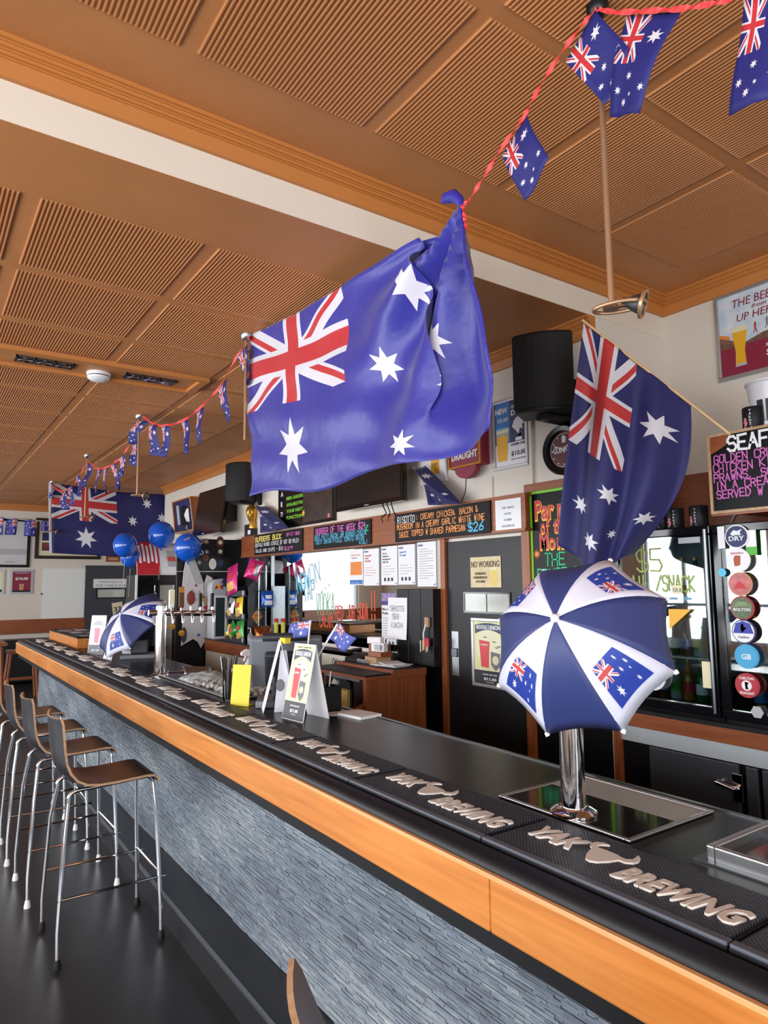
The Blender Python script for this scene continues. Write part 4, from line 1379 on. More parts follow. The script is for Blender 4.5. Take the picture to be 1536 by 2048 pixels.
# ------------------------------------------------------------------ mirror wall, notices, black panel, door
XM = XW - .012
my0, my1 = at_x(797, 1180, XM).y, at_x(546, 1112, XM).y
mir = thing('back_bar_mirror', 'large mirror behind the back bar written on with coloured markers', 'mirror', (XM, (my0 + my1) / 2, 1.16))
box('glass', (XM, at_x(875, 1175, XM).y, 1.16), (XW - .001, my1, FZ0), MIRROR, mir)
box('side_glass', (XM, my1 + .03, 1.10), (XW - .001, 7.56, FZ0), MIRROR, mir)
struct('wall_return', MB().box((XW - .012, 7.565, 0), (XW - .0005, 7.955, 2.272)), BLACK)
obj('frame_strip', MB().box((XM - .02, my1, 1.10), (XW - .001, my1 + .03, FZ0)), STEELD, mir)
def on_mirror(lines, mat, ang, px, py, wt=.008, jit=.35):
    p = at_x(px, py, XM)
    f = Fr(p, (0, -1, 0), (0, 0, 1)).turn(ang)
    chalk('lettering', lines, f, mat, mir, wt, .001, jit)
on_mirror([('NOW', 0, 0, .17, .30)], C_BLUE, 14, 596, 1186, .016, .15)
on_mirror([('ON', 0, 0, .19, .22)], INK_BLUE, 10, 622, 1168, .010, .15)
on_mirror([('TAP', 0, 0, .19, .26)], INK_BLUE, 10, 608, 1204, .013, .15)
for k in range(4):
    on_mirror([('.', 0, 0, .06, .06)], INK_BLUE, 10, 636 + 7 * k, 1190 - 6 * k, .012, .1)
on_mirror([('VODKA', 0, 0, .20, .36)], INK_GREEN, 0, 633, 1228, .011, .15)
on_mirror([('CREAM', 0, 0, .13, .25)], INK_RED, 0, 640, 1252, .012, .15)
on_mirror([('RED', 0, 0, .12, .15)], INK_RED, 0, 671, 1238, .012, .15)
on_mirror([('JUB', 0, 0, .12, .13)], INK_RED, 0, 695, 1237, .012, .15)
on_mirror([('SODA', 0, 0, .13, .17)], INK_RED, 0, 716, 1237, .013, .15)
on_mirror([('!', 0, 0, .24, .06)], INK_RED, 0, 741, 1240, .016, .1)
on_mirror([('!', 0, 0, .24, .06)], INK_RED, 0, 747, 1240, .016, .1)

NOT = [((699, 1100), (726, 1170), 'first white notice on the mirror with an orange code panel', 'DirectLine', ORANGE),
       ((727, 1099), (758, 1171), 'second notice on the mirror asking intoxicated in red', 'Intoxicated?|Drunk?|Disorderly?', RED),
       ((762, 1094), (795, 1170), 'third notice on the mirror about buying liquor for minors', 'Do not|attempt to|buy liquor for|under 18s', CHAR),
       ((796, 1091), (830.5, 1169), 'fourth notice on the mirror reading under eighteen no supply', 'Under 18?|No supply', BLUE),
       ((834, 1085.5), (873, 1173), 'fifth notice on the mirror, plain text sheet nearest the door', 'x', GREYPRINT)]
for k, (tl, br, lab, head, ink) in enumerate(NOT):
    f, w, h = rect_x(XM - .006, tl, br)
    t = thing('licence_notice', lab, 'notice', f.p(w / 2, 0), 'liquor notices on the mirror')
    sheet('paper', f, 0, 0, w, h, -.003, 0, PAPER, t)
    if k == 0:
        text('lettering', 'DirectLine', f, w * .12, h * .82, h * .07, ORANGE, t, width=w * .7)
        text('lettering', 'NSW', f, w * .18, h * .74, h * .05, CHAR, t, width=w * .4)
        sheet('orange_panel', f, w * .08, h * .28, w * .92, h * .65, 0, .001, ORANGE, t)
        sheet('blue_footer', f, w * .03, .008, w * .97, h * .14, 0, .001, BLUE, t)
        text('lettering', 'Liquor & Gaming', f, w * .14, h * .05, h * .04, C_WHITE, t, width=w * .6)
    else:
        sheet('department_mark', f, w * .05, h * .91, w * .32, h * .95, 0, .001, M('slate blue mark', (90, 110, 150)), t)
        if k < 4:
            for j, s in enumerate(head.split('|')):
                text('lettering', s, f, w * .10, h * (.80 - .075 * j), h * .065, ink, t, bold=.01)
        mb = MB()
        for j in range(4 if k < 4 else 13):
            yy = h * (.48 - .07 * j) if k < 4 else h * (.84 - .055 * j)
            slab(mb, f, w * .10, yy, w * (.85 if j % 3 else .6), yy + h * .009, 0, .001)
        obj('text_lines', mb, ink if k == 1 else GREYPRINT, t)
        poly('corner_crest', f, [(w * .84, .01), (w * .94, .01), (w * .97, h * .07), (w * .88, h * .05)], 0, .001, BLUE, t)
        if k in (2, 3):
            mb = MB()
            for j in range(3):
                slab(mb, f, w * (.18 + .22 * j), h * .10, w * (.30 + .22 * j), h * .19, 0, .001)
            obj('bottle_icons', mb, CHAR, t)
struct('wall_backsplash', MB().box((XM - .004, at_x(893, 1086, XW - .025).y + .06, 0), (XW - .0005, 4.84, 1.15)), BLACK)
# safety poster between mirror and black panel
f, w, h = rect_x(XM - .004, (763, 1186), (793, 1290))
t = thing('safety_poster', 'white safety poster with a purple heading beside the shots paper', 'poster', f.p(w / 2, 0))
sheet('paper', f, 0, 0, w, h, -.002, 0, PAPER, t)
sheet('photo_strip', f, 0, h * .84, w, h, 0, .001, M('lilac photo', (150, 130, 180), .5, vary=(40, .4)), t)
sheet('purple_band', f, 0, h * .76, w, h * .84, 0, .001, M('purple band', (84, 62, 140)), t)
text('lettering', 'Be Safe', f, w * .06, h * .66, h * .06, CHAR, t, width=w * .75, bold=.03)
text('lettering', 'Public', f, w * .06, h * .58, h * .06, CHAR, t, width=w * .6, bold=.03)
mb = MB()
for j in range(9):
    slab(mb, f, w * .06, h * (.50 - .05 * j), w * .9, h * (.508 - .05 * j), 0, .001)
obj('text_lines', mb, GREYPRINT, t)
# black boarded panel with paper and keys
pa, pb = at_x(793, 1178, 3.17), at_x(868, 1325, 3.17)
bp = thing('boarded_cupboard', 'black painted cupboard of upright boards between the mirror and the door', 'cupboard', (3.2, (pa.y + pb.y) / 2, 1.10))
ys = [pa.y + (pb.y - pa.y) * k / 3 for k in range(4)]
for k in range(3):
    obj('board', MB().box((3.17, ys[k] - .002, 1.10), (XM - .001, ys[k + 1] + .002, pa.z)), BLACK, bp, bevel=.004)
f, w, h = rect_x(3.165, (776, 1195), (815, 1280))
t = thing('paper_notice', 'handwritten shots price paper taped on the black panel', 'notice', f.p(w / 2, 0))
obj('paper', MB().grid(lambda u, v: f.p(w * u, h * v, .012 * (1 - v) ** 2), 4, 6), PAPER, t, solid=.002)
chalk('lettering', [('SHOTS', w * .16, h * .68, h * .12, w * .74), ('$8', w * .28, h * .48, h * .12, w * .34), ('EACH', w * .22, h * .28, h * .11, w * .60)], f.shift(d=.006), GREYL, t, .006, .006)
kp = at_x(855, 1240, 3.165)
t = thing('key_bunch', 'bunch of keys with a red tag hanging on the black panel', 'keys', (3.16, kp.y, kp.z - .25))
obj('hook_block', MB().box((3.150, kp.y - .025, kp.z - .05), (3.169, kp.y + .02, kp.z + .02)), W_EDGE, t)
obj('lanyard', MB().tube([(3.148, kp.y, kp.z - .03), (3.14, kp.y + .02, kp.z - .10), (3.14, kp.y + .015, kp.z - .15)], .006, 6), WHITE, t)
obj('red_tag', MB().box((3.132, kp.y - .05, kp.z - .19), (3.138, kp.y + .005, kp.z - .13)), RED, t)
for k in range(5):
    obj('key', MB().box((3.135 + .005 * (k % 2), kp.y + .045 - .020 * k, kp.z - .235 + .01 * (k % 3)), (3.139 + .005 * (k % 2), kp.y + .057 - .020 * k, kp.z - .15)), GOLD if k % 2 else STEEL, t)

# door
XD = XW - .025
dy0, dy1 = at_x(1046, 1072, XD).y, at_x(893, 1086, XD).y
DZ = 2.012
door = struct('door_1', MB().box((XD, dy0, 0.01), (XW - .001, dy1, DZ)), M('black door paint', (25, 25, 29), .36, vary=(2.5, .12), spec=.35))
for nm, (a, b) in {'trim_5': (dy1 + .002, dy1 + .055), 'trim_6': (dy0 - .055, dy0 - .002)}.items():
    struct(nm, MB().box((XD - .02, a, 0), (XW - .001, b, FZ0)), W_REDZ)
f, w, h = rect_x(XD, (928, 1184), (1023, 1229))
obj('window_rebate', frame_border(MB(), f, w, h, .012, 0, .008), BLACKG, door)
sheet('door_pane', f, .012, .012, w - .012, h - .012, 0, .004, M('door pane', (140, 140, 134), .15, metal=.25), door)
sheet('pane_join', f, w * .50, .012, w * .515, h - .012, .004, .006, CHAR, door)
f, w, h = rect_x(XD, (904, 1262), (919, 1352))
obj('push_plate', slab(MB(), f, 0, 0, w, h, 0, .004), STEEL, door, bevel=.001)
obj('pull_grip', slab(MB(), f, w * .1, h * .42, w * .9, h * .62, .004, .018), STEELD, door, bevel=.004)
f, w, h = rect_x(XD - .006, (940, 1115), (1002.5, 1175))
t = thing('tin_sign', 'cream tin sign about no working during drinking hours, on the black door', 'sign', f.p(w / 2, 0))
sheet('plate', f, 0, 0, w, h, -.005, 0, M('aged cream tin', (216, 200, 156), .45, vary=(14, .12)), t, bevel=.01)
INKB = M('brown sign ink', (84, 62, 50), .6)
text('lettering', 'NO WORKING', f, w * .04, h * .66, h * .28, INKB, t, width=w * .92, bold=.01)
for k, s in enumerate(('DURING', 'DRINKING', 'HOURS')):
    text('lettering', s, f, w * .34, h * (.42 - .13 * k), h * .11, INKB, t, align='CENTER', width=w * (.36, .46, .32)[k], bold=.03)
poly('beer_glass', f, [(w * .68, .01), (w * .88, .01), (w * .90, h * .55), (w * .65, h * .55)], 0, .001, M('pale beer print', (226, 200, 112), .5), t)
poly('beer_foam', f, disc_pts(w * .775, h * .56, w * .12, h * .10, 16, 0, PI), 0, .0015, CREAM, t)
def union_poster(f, w, h, t, i, price='$11.50', bats=True):
    sheet('night_panel', f, i, i, w - i, h * .24, 0, .001, CHAR, t)
    poly('pale_panel', f, [(i, h * .24)] + [(i + (w - 2 * i) * k / 12, h * (.235 + .018 * (k % 2))) for k in range(13)] + [(w - i, h - i), (i, h - i)], 0, .0008, M('pale yellow print', (236, 234, 180), .55), t)
    poly('moon', f, disc_pts(w * .5, h * .60, w * .36, w * .36, 24), .0008, .0012, M('moon print', (240, 240, 206), .55), t)
    n = 10
    arc = [(w * (.10 + .80 * k / n), h * (.765 + .065 * math.sin(PI * k / n))) for k in range(n + 1)]
    poly('title_banner', f, arc + [(w * (.90 - .80 * k / n), h * (.90 + .03 * math.sin(PI * k / n))) for k in range(n + 1)], .0012, .0016, M('banner slate', (74, 86, 110)), t)
    text('lettering', 'BROOKVALE', f, w * .48, h * .838, h * .085, C_WHITE, t, d=.0022, align='RIGHT', width=w * .33, bold=.02)
    text('lettering', 'UNION', f, w * .51, h * .838, h * .085, C_WHITE, t, d=.0022, width=w * .34, bold=.03)
    text('lettering', 'DANCING - SHENANIGANS', f, w * .5, h * .945, h * .018, CHAR, t, d=.002, align='CENTER', width=w * .6)
    poly('red_glass', f, [(w * .27, h * .29), (w * .49, h * .28), (w * .53, h * .66), (w * .22, h * .68)], .0012, .0022, M('red drink print', (226, 84, 88)), t)
    text('lettering', 'UNION', f, w * .27, h * .60, h * .035, C_WHITE, t, d=.003, width=w * .2, bold=.03)
    poly('badge', f, [(w * .56, h * .52), (w * .82, h * .50), (w * .82, h * .32), (w * .69, h * .25), (w * .56, h * .33)], .0012, .002, GREYPRINT, t)
    poly('badge_face', f, disc_pts(w * .69, h * .40, w * .09), .002, .0026, CREAM, t)
    if bats:
        for (a, b) in ((.40, .72), (.66, .66), (.74, .58), (.80, .60)):
            poly('bat', f, [(w * (a + p * .06), h * (b + q * .012)) for p, q in ((-1, 0), (-.5, 1), (0, .2), (.5, 1), (1, 0), (.4, -.2), (0, -.8), (-.4, -.2))], .0014, .002, CHAR, t)
    text('lettering', 'NOW ON TAP', f, w * .52, h * .175, h * .028, C_WHITE, t, d=.002, align='CENTER', width=w * .42, bold=.03)
    text('lettering', price, f, w * .52, h * .105, h * .05, C_WHITE, t, d=.002, align='CENTER', width=w * .36, bold=.04)
    text('lettering', 'SCHOONER', f, w * .52, h * .07, h * .02, C_WHITE, t, d=.002, align='CENTER', width=w * .22)
t, f, w, h = framed('beer_poster', (941, 1235), (1013, 1382), XD - .02, 'silver framed poster with a red drink and a moon, on the black door', 'poster', .022, ALU, .018)
union_poster(f, w, h, t, .018)
# black wall lining between door and alcove, under the specials board
lin_y0 = Y0 + .005
struct('wall_lining', MB().box((XW - .012, lin_y0, 0), (XW - .0005, dy0 - .058, 2.30)), BLACK)
# specials board
f, w, h = rect_x(XW - .03, (1059, 985), (1222, 1452))
t = thing('specials_board', 'tall black specials board with a lime border and red and yellow lettering', 'specials board', f.p(w / 2, 0))
h = 2.285 - f.o.z
sheet('panel', f, 0, 0, w, h, -.016, 0, M('board black', (10, 9, 11), .35, spec=.2), t)
obj('lime_border', frame_border(MB(), f, w, h, .016, 0, .002), LIME, t)
obj('timber_cap', MB().box((XW - .05, f.o.y - w - .01, f.o.z + h), (XW - .014, f.o.y + .03, f.o.z + h + .05)), W_RED, t)
obj('timber_stile', MB().box((XW - .05, f.o.y, 0.9), (XW - .014, f.o.y + .03, f.o.z + h)), W_REDZ, t)
LET = M('specials yellow', (248, 190, 50)); LER = M('specials red', (206, 62, 84))
for s, a, b, sz, wd in (('Par', .040, h - .185, .17, .165), ('ma', .225, h - .185, .17, .15), ('o', .085, h - .275, .13, .042), ('f', .132, h - .275, .13, .030), ('the', .19, h - .275, .13, .12), ('Mo', .075, h - .375, .14, .13), ('nth', .215, h - .375, .14, .15)):
    text('lettering', s, f, a, b, sz, LET, t, d=.002, width=wd, bold=.06)
    text('lettering', s, f, a + .003, b + .006, sz, LER, t, d=.004, width=wd * .94, bold=.018)
chalk('lettering', [('THE', .115, h - .475, .075, .17), ('BRUCE T', .05, h - .58, .085, .34)], f, C_GREEN, t, .008, .002, .15)
for (a, b) in ((.05, h - .40), (w - .05, .05)):
    poly('star_burst', f, [(a + (.035 if k % 2 else .012) * math.cos(k * PI / 10), b + (.035 if k % 2 else .012) * math.sin(k * PI / 10)) for k in range(20)], .002, .004, ORANGE, t)
t['label'] = 'tall black specials board with lime border and red and yellow lettering'

# ------------------------------------------------------------------ back counters
cab = thing('back_cabinet', 'red-brown timber back bar cabinet with open shelf, beside the black door', 'cabinet', (2.95, 4.4, 0))
cx0, cy0, cy1, cz = 2.87, 4.05, 4.80, 1.10
box('body', (cx0, cy0 + .02, 0), (3.165, cy1, cz - .035), W_REDZ, cab)
obj('end_panel', MB().box((cx0, cy0, 0), (3.165, cy0 + .02, cz - .06)), W_REDZ, cab)
obj('top_edge', MB().box((cx0 - .015, cy0 - .015, cz - .06), (3.165, cy1, cz - .006)), W_RED, cab, bevel=.003)
obj('top_inlay', MB().box((cx0 + .02, cy0 + .01, cz - .006), (3.16, cy1 - .02, cz)), BLACKM, cab)
sx0, sz1 = 2.62, 1.065
obj('shelf_top', MB().box((sx0, cy0 - .03, sz1 - .022), (cx0 - .016, cy1 + .02, sz1)), W_RED, cab, bevel=.003)
obj('shelf_mat', MB().box((sx0 + .01, cy0 - .01, sz1), (cx0 - .03, cy1, sz1 + .012)), BLACKM, cab)
obj('shelf_end', MB().box((sx0 + .005, cy0 - .028, .3), (cx0 - .001, cy0 + .015, sz1 - .022)), W_REDZ, cab)
obj('shelf_end', MB().box((sx0 + .005, cy1 - .03, .3), (cx0 - .001, cy1 + .015, sz1 - .022)), W_REDZ, cab)
obj('shelf_back', MB().box((cx0 - .012, cy0 + .015, .3), (cx0 - .001, cy1 - .03, sz1 - .022)), M('dark shelf back', (58, 38, 28), .5), cab)
obj('shelf_board', MB().box((sx0 + .01, cy0 + .015, .80), (cx0 - .012, cy1 - .03, .82)), W_RED, cab)
obj('light_strip', MB().box((sx0 + .004, cy0 + .06, sz1 - .04), (sx0 + .02, cy1 - .2, sz1 - .022)), STEEL, cab)
# odds and ends on the cabinet
def slip(name, c, sx, sy, rot, th, mat, label, cat, tilt=0, grp=None):
    a = math.radians(rot)
    ax = Vector((math.cos(a), math.sin(a), tilt)); ay = Vector((-math.sin(a), math.cos(a), 0))
    o = obj(name, MB().obox(Vector(c) + Vector((0, 0, th / 2)), ax * (sx / 2), ay * (sy / 2), (0, 0, th / 2)), mat)
    return tag(o, label, cat, grp)
rnd = random.Random(5)
for k, lab in enumerate(('lowest loose paper of the pile on the timber cabinet', 'second loose paper from the bottom of the cabinet pile', 'third loose paper from the bottom of the cabinet pile', 'topmost loose paper of the pile on the timber cabinet')):
    slip('paper_sheet', (2.98 + rnd.uniform(-.03, .05), 4.22 + rnd.uniform(-.03, .04), cz + .006 * k), .16, .22, rnd.uniform(-25, 20), .0055, PAPER, lab, 'paper', 0, 'loose papers on the timber cabinet')
t = thing('device_stack', 'jumbled till roll boxes and device stack on the timber cabinet', 'box stack', (3.02, 4.42, cz))
for k, (a, b, c, s1, s2, s3, m) in enumerate(((3.0, 4.43, 0, .14, .16, .055, W_EDGE), (3.0, 4.40, .055, .12, .15, .04, W_RED), (2.985, 4.385, .095, .05, .13, .065, WHITE), (3.03, 4.45, .095, .10, .14, .05, W_REDX), (3.0, 4.46, .15, .06, .12, .05, PAPER))):
    obj('carton', MB().obox((a, b, cz + c + s3 / 2), Vector((1, .12 * k, 0)).normalized() * s1 / 2, Vector((-.12 * k, 1, 0)).normalized() * s2 / 2, (0, 0, s3 / 2)), m, t, bevel=.004)
sheet('printed_label', Fr((2.955, 4.44, cz + .10), (0, -1, 0), (0, 0, 1)), .01, .005, .11, .05, 0, .002, GREYL, t)
for k in range(3):
    obj('cable', MB().tube([(3.08, 4.35 + .05 * k, cz + .02), (3.10, 4.34 + .06 * k, cz + .12 + .03 * k), (3.12, 4.40 + .05 * k, cz + .16), (3.14, 4.45, cz + .04)], .004, 6), BLACK, t)
t = thing('desk_telephone', 'black desk telephone at the left end of the timber cabinet', 'telephone', (2.98, 4.66, cz))
obj('base', MB().prism([(2.90, 4.58, cz), (2.90, 4.76, cz), (2.90, 4.76, cz + .03), (2.90, 4.58, cz + .03)], (.14, 0, .02)), BLACKM, t, bevel=.006)
obj('handset', MB().tube([(2.92, 4.72, cz + .07), (2.97, 4.72, cz + .085), (3.03, 4.72, cz + .08)], [.02, .014, .02], 10), BLACKG, t, smooth=True)
obj('curly_cord', MB().tube([(2.90 + .012 * math.sin(k * 1.6), 4.57 - .006 * k, cz + .02 + .012 * math.cos(k * 1.6)) for k in range(22)], .004, 6), GREYL, t)
# things on the open shelf
slip('card_wad', (2.70, 4.12, .82), .10, .17, 8, .03, M('kraft paper', (170, 122, 90), .7), 'brown kraft paper wad lying on the open cabinet shelf', 'paper', .3)
t = obj('yellow_note_block', MB().obox((2.66, 4.38, .88), Vector((.8, .25, .1)) * .03, Vector((-.2, 1, 0)) * .06, Vector((0, 0, .06))), M('pale yellow note', (226, 200, 120), .6))
tag(t, 'yellow note block propped on the open cabinet shelf', 'note block')
t = obj('black_folder', MB().obox((2.70, 4.40, .92), Vector((.02, .01, .0)), Vector((0, .07, .02)), Vector((0, 0, .09))), BLACKM)
tag(t, 'black folder with a pale strap behind the yellow note block', 'folder')
t = obj('rolled_paper', MB().tube([(2.68, 4.62, .825), (2.66, 4.54, .92), (2.68, 4.50, 1.00)], [.03, .034, .03], 12), M('sage paper', (190, 200, 186), .6), smooth=True)
tag(t, 'rolled pale paper leaning on the open cabinet shelf', 'paper roll')

# cream middle front and the raised left counter
cm = thing('ice_machine_front', 'cream back counter front with a small black ink drawing', 'cabinet', (3.15, 5.7, 0))
obj('body', MB().box((3.10, 4.84, 0), (XM - .005, 6.63, 1.10)), BLACK, cm)
obj('front_sheet', MB().box((3.085, 4.84, .5), (3.10, 6.63, 1.128)), M('cream laminate', (216, 212, 200), .4), cm)
obj('top_slab', MB().box((3.085, 4.84, 1.10), (XM - .005, 6.63, 1.128)), BLACKM, cm)
f = Fr((3.084, 5.26, .985), (0, -1, 0), (0, 0, 1))
chalk('ink_drawing', [('QOB', 0, 0, .07, .15), ('XSWAZW', .17, .01, .06, .22), ('OQ', .03, .02, .04, .06)], f, BLACK, cm, .007, .001, .5)
lc = thing('corner_counter', 'red-brown timber corner counter under the chips stand', 'counter', (3.05, 7.1, 0))
lx, ly0, ly1 = 2.895, 6.66, 7.93
obj('body', MB().box((lx + .02, ly0 + .015, 0), (XM - .005, ly1, 1.04)), M('cream laminate', (216, 212, 200), .4), lc)
obj('timber_front', MB().box((lx, ly0, .96), (XM - .005, ly1, 1.088)), W_RED, lc, bevel=.004)
obj('top_slab', MB().box((lx - .008, ly0 - .008, 1.088), (XM - .005, ly1, 1.10)), CHAR, lc)
obj('corner_post', MB().box((lx, ly0, .2), (lx + .03, ly0 + .03, .96)), W_REDZ, lc)

# chips stand on the corner counter
CZ = 1.10
st = thing('chips_stand', 'black cardboard chips stand with three shelves on the corner counter', 'display stand', (3.05, 7.0, CZ))
kx0, kx1, ky0, ky1 = 2.935, 3.17, 6.80, 7.36
box('side_panel', (kx0 + .02, ky0, CZ), (kx1, ky0 + .012, 1.70), CHAR, st)
box('side_panel', (kx0 + .02, ky1 - .012, CZ), (kx1, ky1, 1.70), CHAR, st)
box('back_panel', (kx1 - .01, ky0 + .012, CZ), (kx1, ky1 - .012, 1.84), BLACK, st)
poly('side_wing', Fr((kx0 + .02, ky0, 1.70), (1, 0, 0), (0, 0, 1)), [(0, 0), (.215, 0), (.215, .16), (.12, .10)], -.012, 0, CHAR, st)
for zz in (CZ, CZ + .245, CZ + .49):
    box('shelf', (kx0 - .01, ky0 + .012, zz + .002), (kx1 - .01, ky1 - .012, zz + .012), BLACK, st)
    box('shelf_lip', (kx0 - .014, ky0 + .012, zz + .002), (kx0 - .006, ky1 - .012, zz + .065), CHAR, st)
fz = Fr((kx0 + .02, ky0 - .001, CZ), (1, 0, 0), (0, 0, 1))
poly('diamond_logo', fz, [(.10, .20), (.16, .28), (.10, .36), (.04, .28)], 0, .002, M('logo gold', (214, 160, 70)), st)
poly('logo_ribbon', fz, [(.035, .255), (.165, .275), (.165, .305), (.035, .285)], .002, .004, RED, st)
text('logo_word', "Smith's", fz, .045, .268, .03, C_YELL, st, d=.004, width=.11, bold=.02)
for zz in (CZ + .03, CZ + .275, CZ + .52):
    poly('lip_badge', Fr((kx0 - .014, ky0 + .06, zz), (0, -1, 0), (0, 0, 1)), disc_pts(0, .01, .022, .03, 14), 0, .002, GREYL, st)
def bag(c, w, h, d, facing, mats, label, roll=0, lean=.1):
    a = Vector((math.cos(facing), math.sin(facing), 0)); b = Vector((-a.y, a.x, 0))
    up = (Vector((0, 0, 1)) + a * -lean).normalized()
    r = math.radians(roll)
    b, up = b * math.cos(r) + up * math.sin(r), up * math.cos(r) - b * math.sin(r)
    c = Vector(c)
    t = thing('chips_bag', label, 'chips bag', c - up * (h / 2), 'bags of chips at the corner counter')
    def pil(u, v, s):
        e = (math.sin(PI * u) ** .5) * (math.sin(PI * min(1, max(0, (v - .05) / .9))) ** .6) if 0 < u < 1 and .05 < v < .95 else 0
        crin = .004 * math.sin(u * 17 + v * 9)
        return c + b * ((u - .5) * w * (1 - .08 * math.sin(PI * v))) + up * ((v - .5) * h) + a * (s * (d / 2 * e + crin * e))
    mb = MB().grid(lambda u, v: pil(u, v, 1), 10, 12)
    mb.grid(lambda u, v: pil(1 - u, v, -1), 10, 12)
    obj('pouch', mb, mats[0], t, smooth=True)
    m2 = MB().grid(lambda u, v: pil(.18 + .64 * u, .12 + .28 * v, 1) + a * .002, 6, 4)
    obj('food_print', m2, mats[1], t, smooth=True)
    m3 = MB().grid(lambda u, v: pil(.25 + .5 * u, .52 + .22 * v, 1) + a * .002, 6, 3)
    obj('brand_print', m3, mats[2], t, smooth=True)
    return t
CR = M('crisp print', (224, 178, 90), .45, vary=(60, .3))
PK, YL, GR, SL, BL_, CO = [M(n_, c_, r_, m_) for n_, c_, r_, m_ in (('pink foil', (206, 40, 120), .28, .3), ('yellow foil', (240, 206, 50), .28, .2), ('green foil', (36, 150, 58), .28, .2), ('silver foil', (190, 190, 196), .25, .6), ('blue foil', (36, 92, 190), .25, .3), ('copper foil', (176, 98, 56), .2, .8))]
F1 = PI
bag((2.925, 7.17, 1.775), .28, .32, .08, F1, (PK, CR, RED), 'big pink chips bag leaning at the top of the chips stand', 12)
bag((2.94, 7.23, 1.465), .17, .22, .06, F1, (SL, CR, BLACK), 'silver and black chips bag on the middle shelf', -6)
bag((2.94, 7.00, 1.47), .19, .23, .06, F1, (YL, CR, RED), 'yellow chips bag on the middle shelf', 8)
bag((2.94, 7.18, 1.215), .18, .19, .06, F1, (GR, CR, RED), 'left green chips bag slumped on the bottom shelf', -32)
bag((2.94, 6.97, 1.23), .20, .22, .06, F1, (GR, CR, RED), 'right green chips bag upright on the bottom shelf', 10)
bag((2.945, 7.31, 1.20), .07, .17, .05, F1, (YL, YL, BLUE), 'narrow yellow packet at the end of the bottom shelf', 0)
t = thing('hanging_rack', 'slim black wire rack with hanging snack bags beside the chips stand', 'wire rack', (3.1, 6.74, CZ))
for k, x in enumerate((3.06, 3.14)):
    obj('upright', MB().tube([(x, 6.76, CZ), (x, 6.76, 1.92)], .008, 8), STEELD, t)
obj('rack_foot', MB().box((2.99, 6.68, CZ), (3.20, 6.79, CZ + .02)), BLACK, t)
for zz in (1.25, 1.45, 1.65):
    obj('crossbar', MB().tube([(3.02, 6.755, zz), (3.18, 6.755, zz)], .005, 6), STEELD, t)
F2 = -PI / 2
bag((3.14, 6.72, 1.565), .15, .17, .07, F2, (BL_, PAPER, PAPER), 'blue chips bag hanging on the wire rack')
bag((3.08, 6.70, 1.20), .20, .17, .09, F2, (CO, CO, CO), 'copper coloured snack bag hanging low on the wire rack')
bag((3.00, 6.76, 1.88), .22, .15, .07, F2 - .5, (PK, SL, RED), 'pink and silver chips bag lying across the top of the chips stand', 70)
# list holder and yellow tubes near the mirror edge
t = obj('menu_clip', MB().obox((3.225, 6.62, 1.50), (.004, .01, 0), Vector((.03, -.08, 0)), (0, 0, .20)), M('clear sleeve', (150, 168, 178), .2, vary=(60, .2)))
tag(t, 'clear sleeved price list standing beside the wire rack', 'price list')
for k, (x, y, lab) in enumerate(((3.16, 6.55, 'left'), (3.22, 6.51, 'right'))):
    t = thing('yellow_tube', '%s yellow snack tube with a red cap by the mirror' % lab, 'snack tube', (x, y, 1.128), 'yellow snack tubes by the mirror')
    obj('tube_body', MB().lathe((x, y, 1.128), [(.020, 0), (.022, .01), (.022, .19), (.02, .2)], seg=14), M('tube yellow', (214, 206, 60), .4), t, smooth=True)
    obj('cap', MB().lathe((x, y, 1.328), [(.024, 0), (.024, .03), (.018, .036)], seg=14), RED, t, smooth=True)
# small branded drinks cooler
mp = at_y(439, 1270, 7.42)
mx, myy = 2.985, 7.75
t = thing('mini_cooler', 'narrow countertop drinks cooler with a grey rounded top and glass door', 'cooler', (mx, myy, CZ))
f = Fr((2.90, 7.66, CZ), (1, 0, 0), (0, 0, 1))
cw, chh = .170, .50
sheet('cabinet', f, 0, 0, cw, chh, -.20, -.02, GREYL, t, bevel=.006)
obj('door_frame', frame_border(MB(), f, cw, chh, .028, -.02, 0), WHITE, t, bevel=.004)
sheet('door_glass', f, .026, .026, cw - .026, chh - .026, -.012, -.006, GLASS_F, t)
sheet('cooler_inside', f, .028, .028, cw - .028, chh - .028, -.020, -.019, M('cooler inside', (206, 214, 222), .5), t)
obj('can', MB().lathe(f.p(cw * .6, .05, -.05), [(.02, 0), (.024, .01), (.024, .12), (.018, .13)], seg=12), BLUE, t, smooth=True)
hp = [(0, 0), (cw, 0)] + [(cw * (.5 + .56 * math.cos(a)), .09 + .115 * math.sin(a)) for a in [PI * k / 14 for k in range(15)]]
poly('head_sign', f.shift(b=chh), [(-.012, 0), (cw + .012, 0), (cw + .02, .06)] + [(cw * .5 + (cw * .5 + .02) * math.cos(a), .09 + .10 * math.sin(a)) for a in [PI * k / 12 for k in range(13)]] + [(-.02, .06)], -.16, .004, GREYL, t)
poly('logo_sun', f.shift(b=chh), disc_pts(cw * .36, .10, .030), .004, .006, M('logo yellow', (246, 200, 40)), t)
poly('logo_red', f.shift(b=chh), [(cw * .36 - .055, .07), (cw * .36 - .03, .12), (cw * .36 - .012, .10), (cw * .36 - .012, .08)], .005, .008, RED, t)
poly('logo_red', f.shift(b=chh), [(cw * .36 + .055, .07), (cw * .36 + .03, .12), (cw * .36 + .012, .10), (cw * .36 + .012, .08)], .005, .008, RED, t)
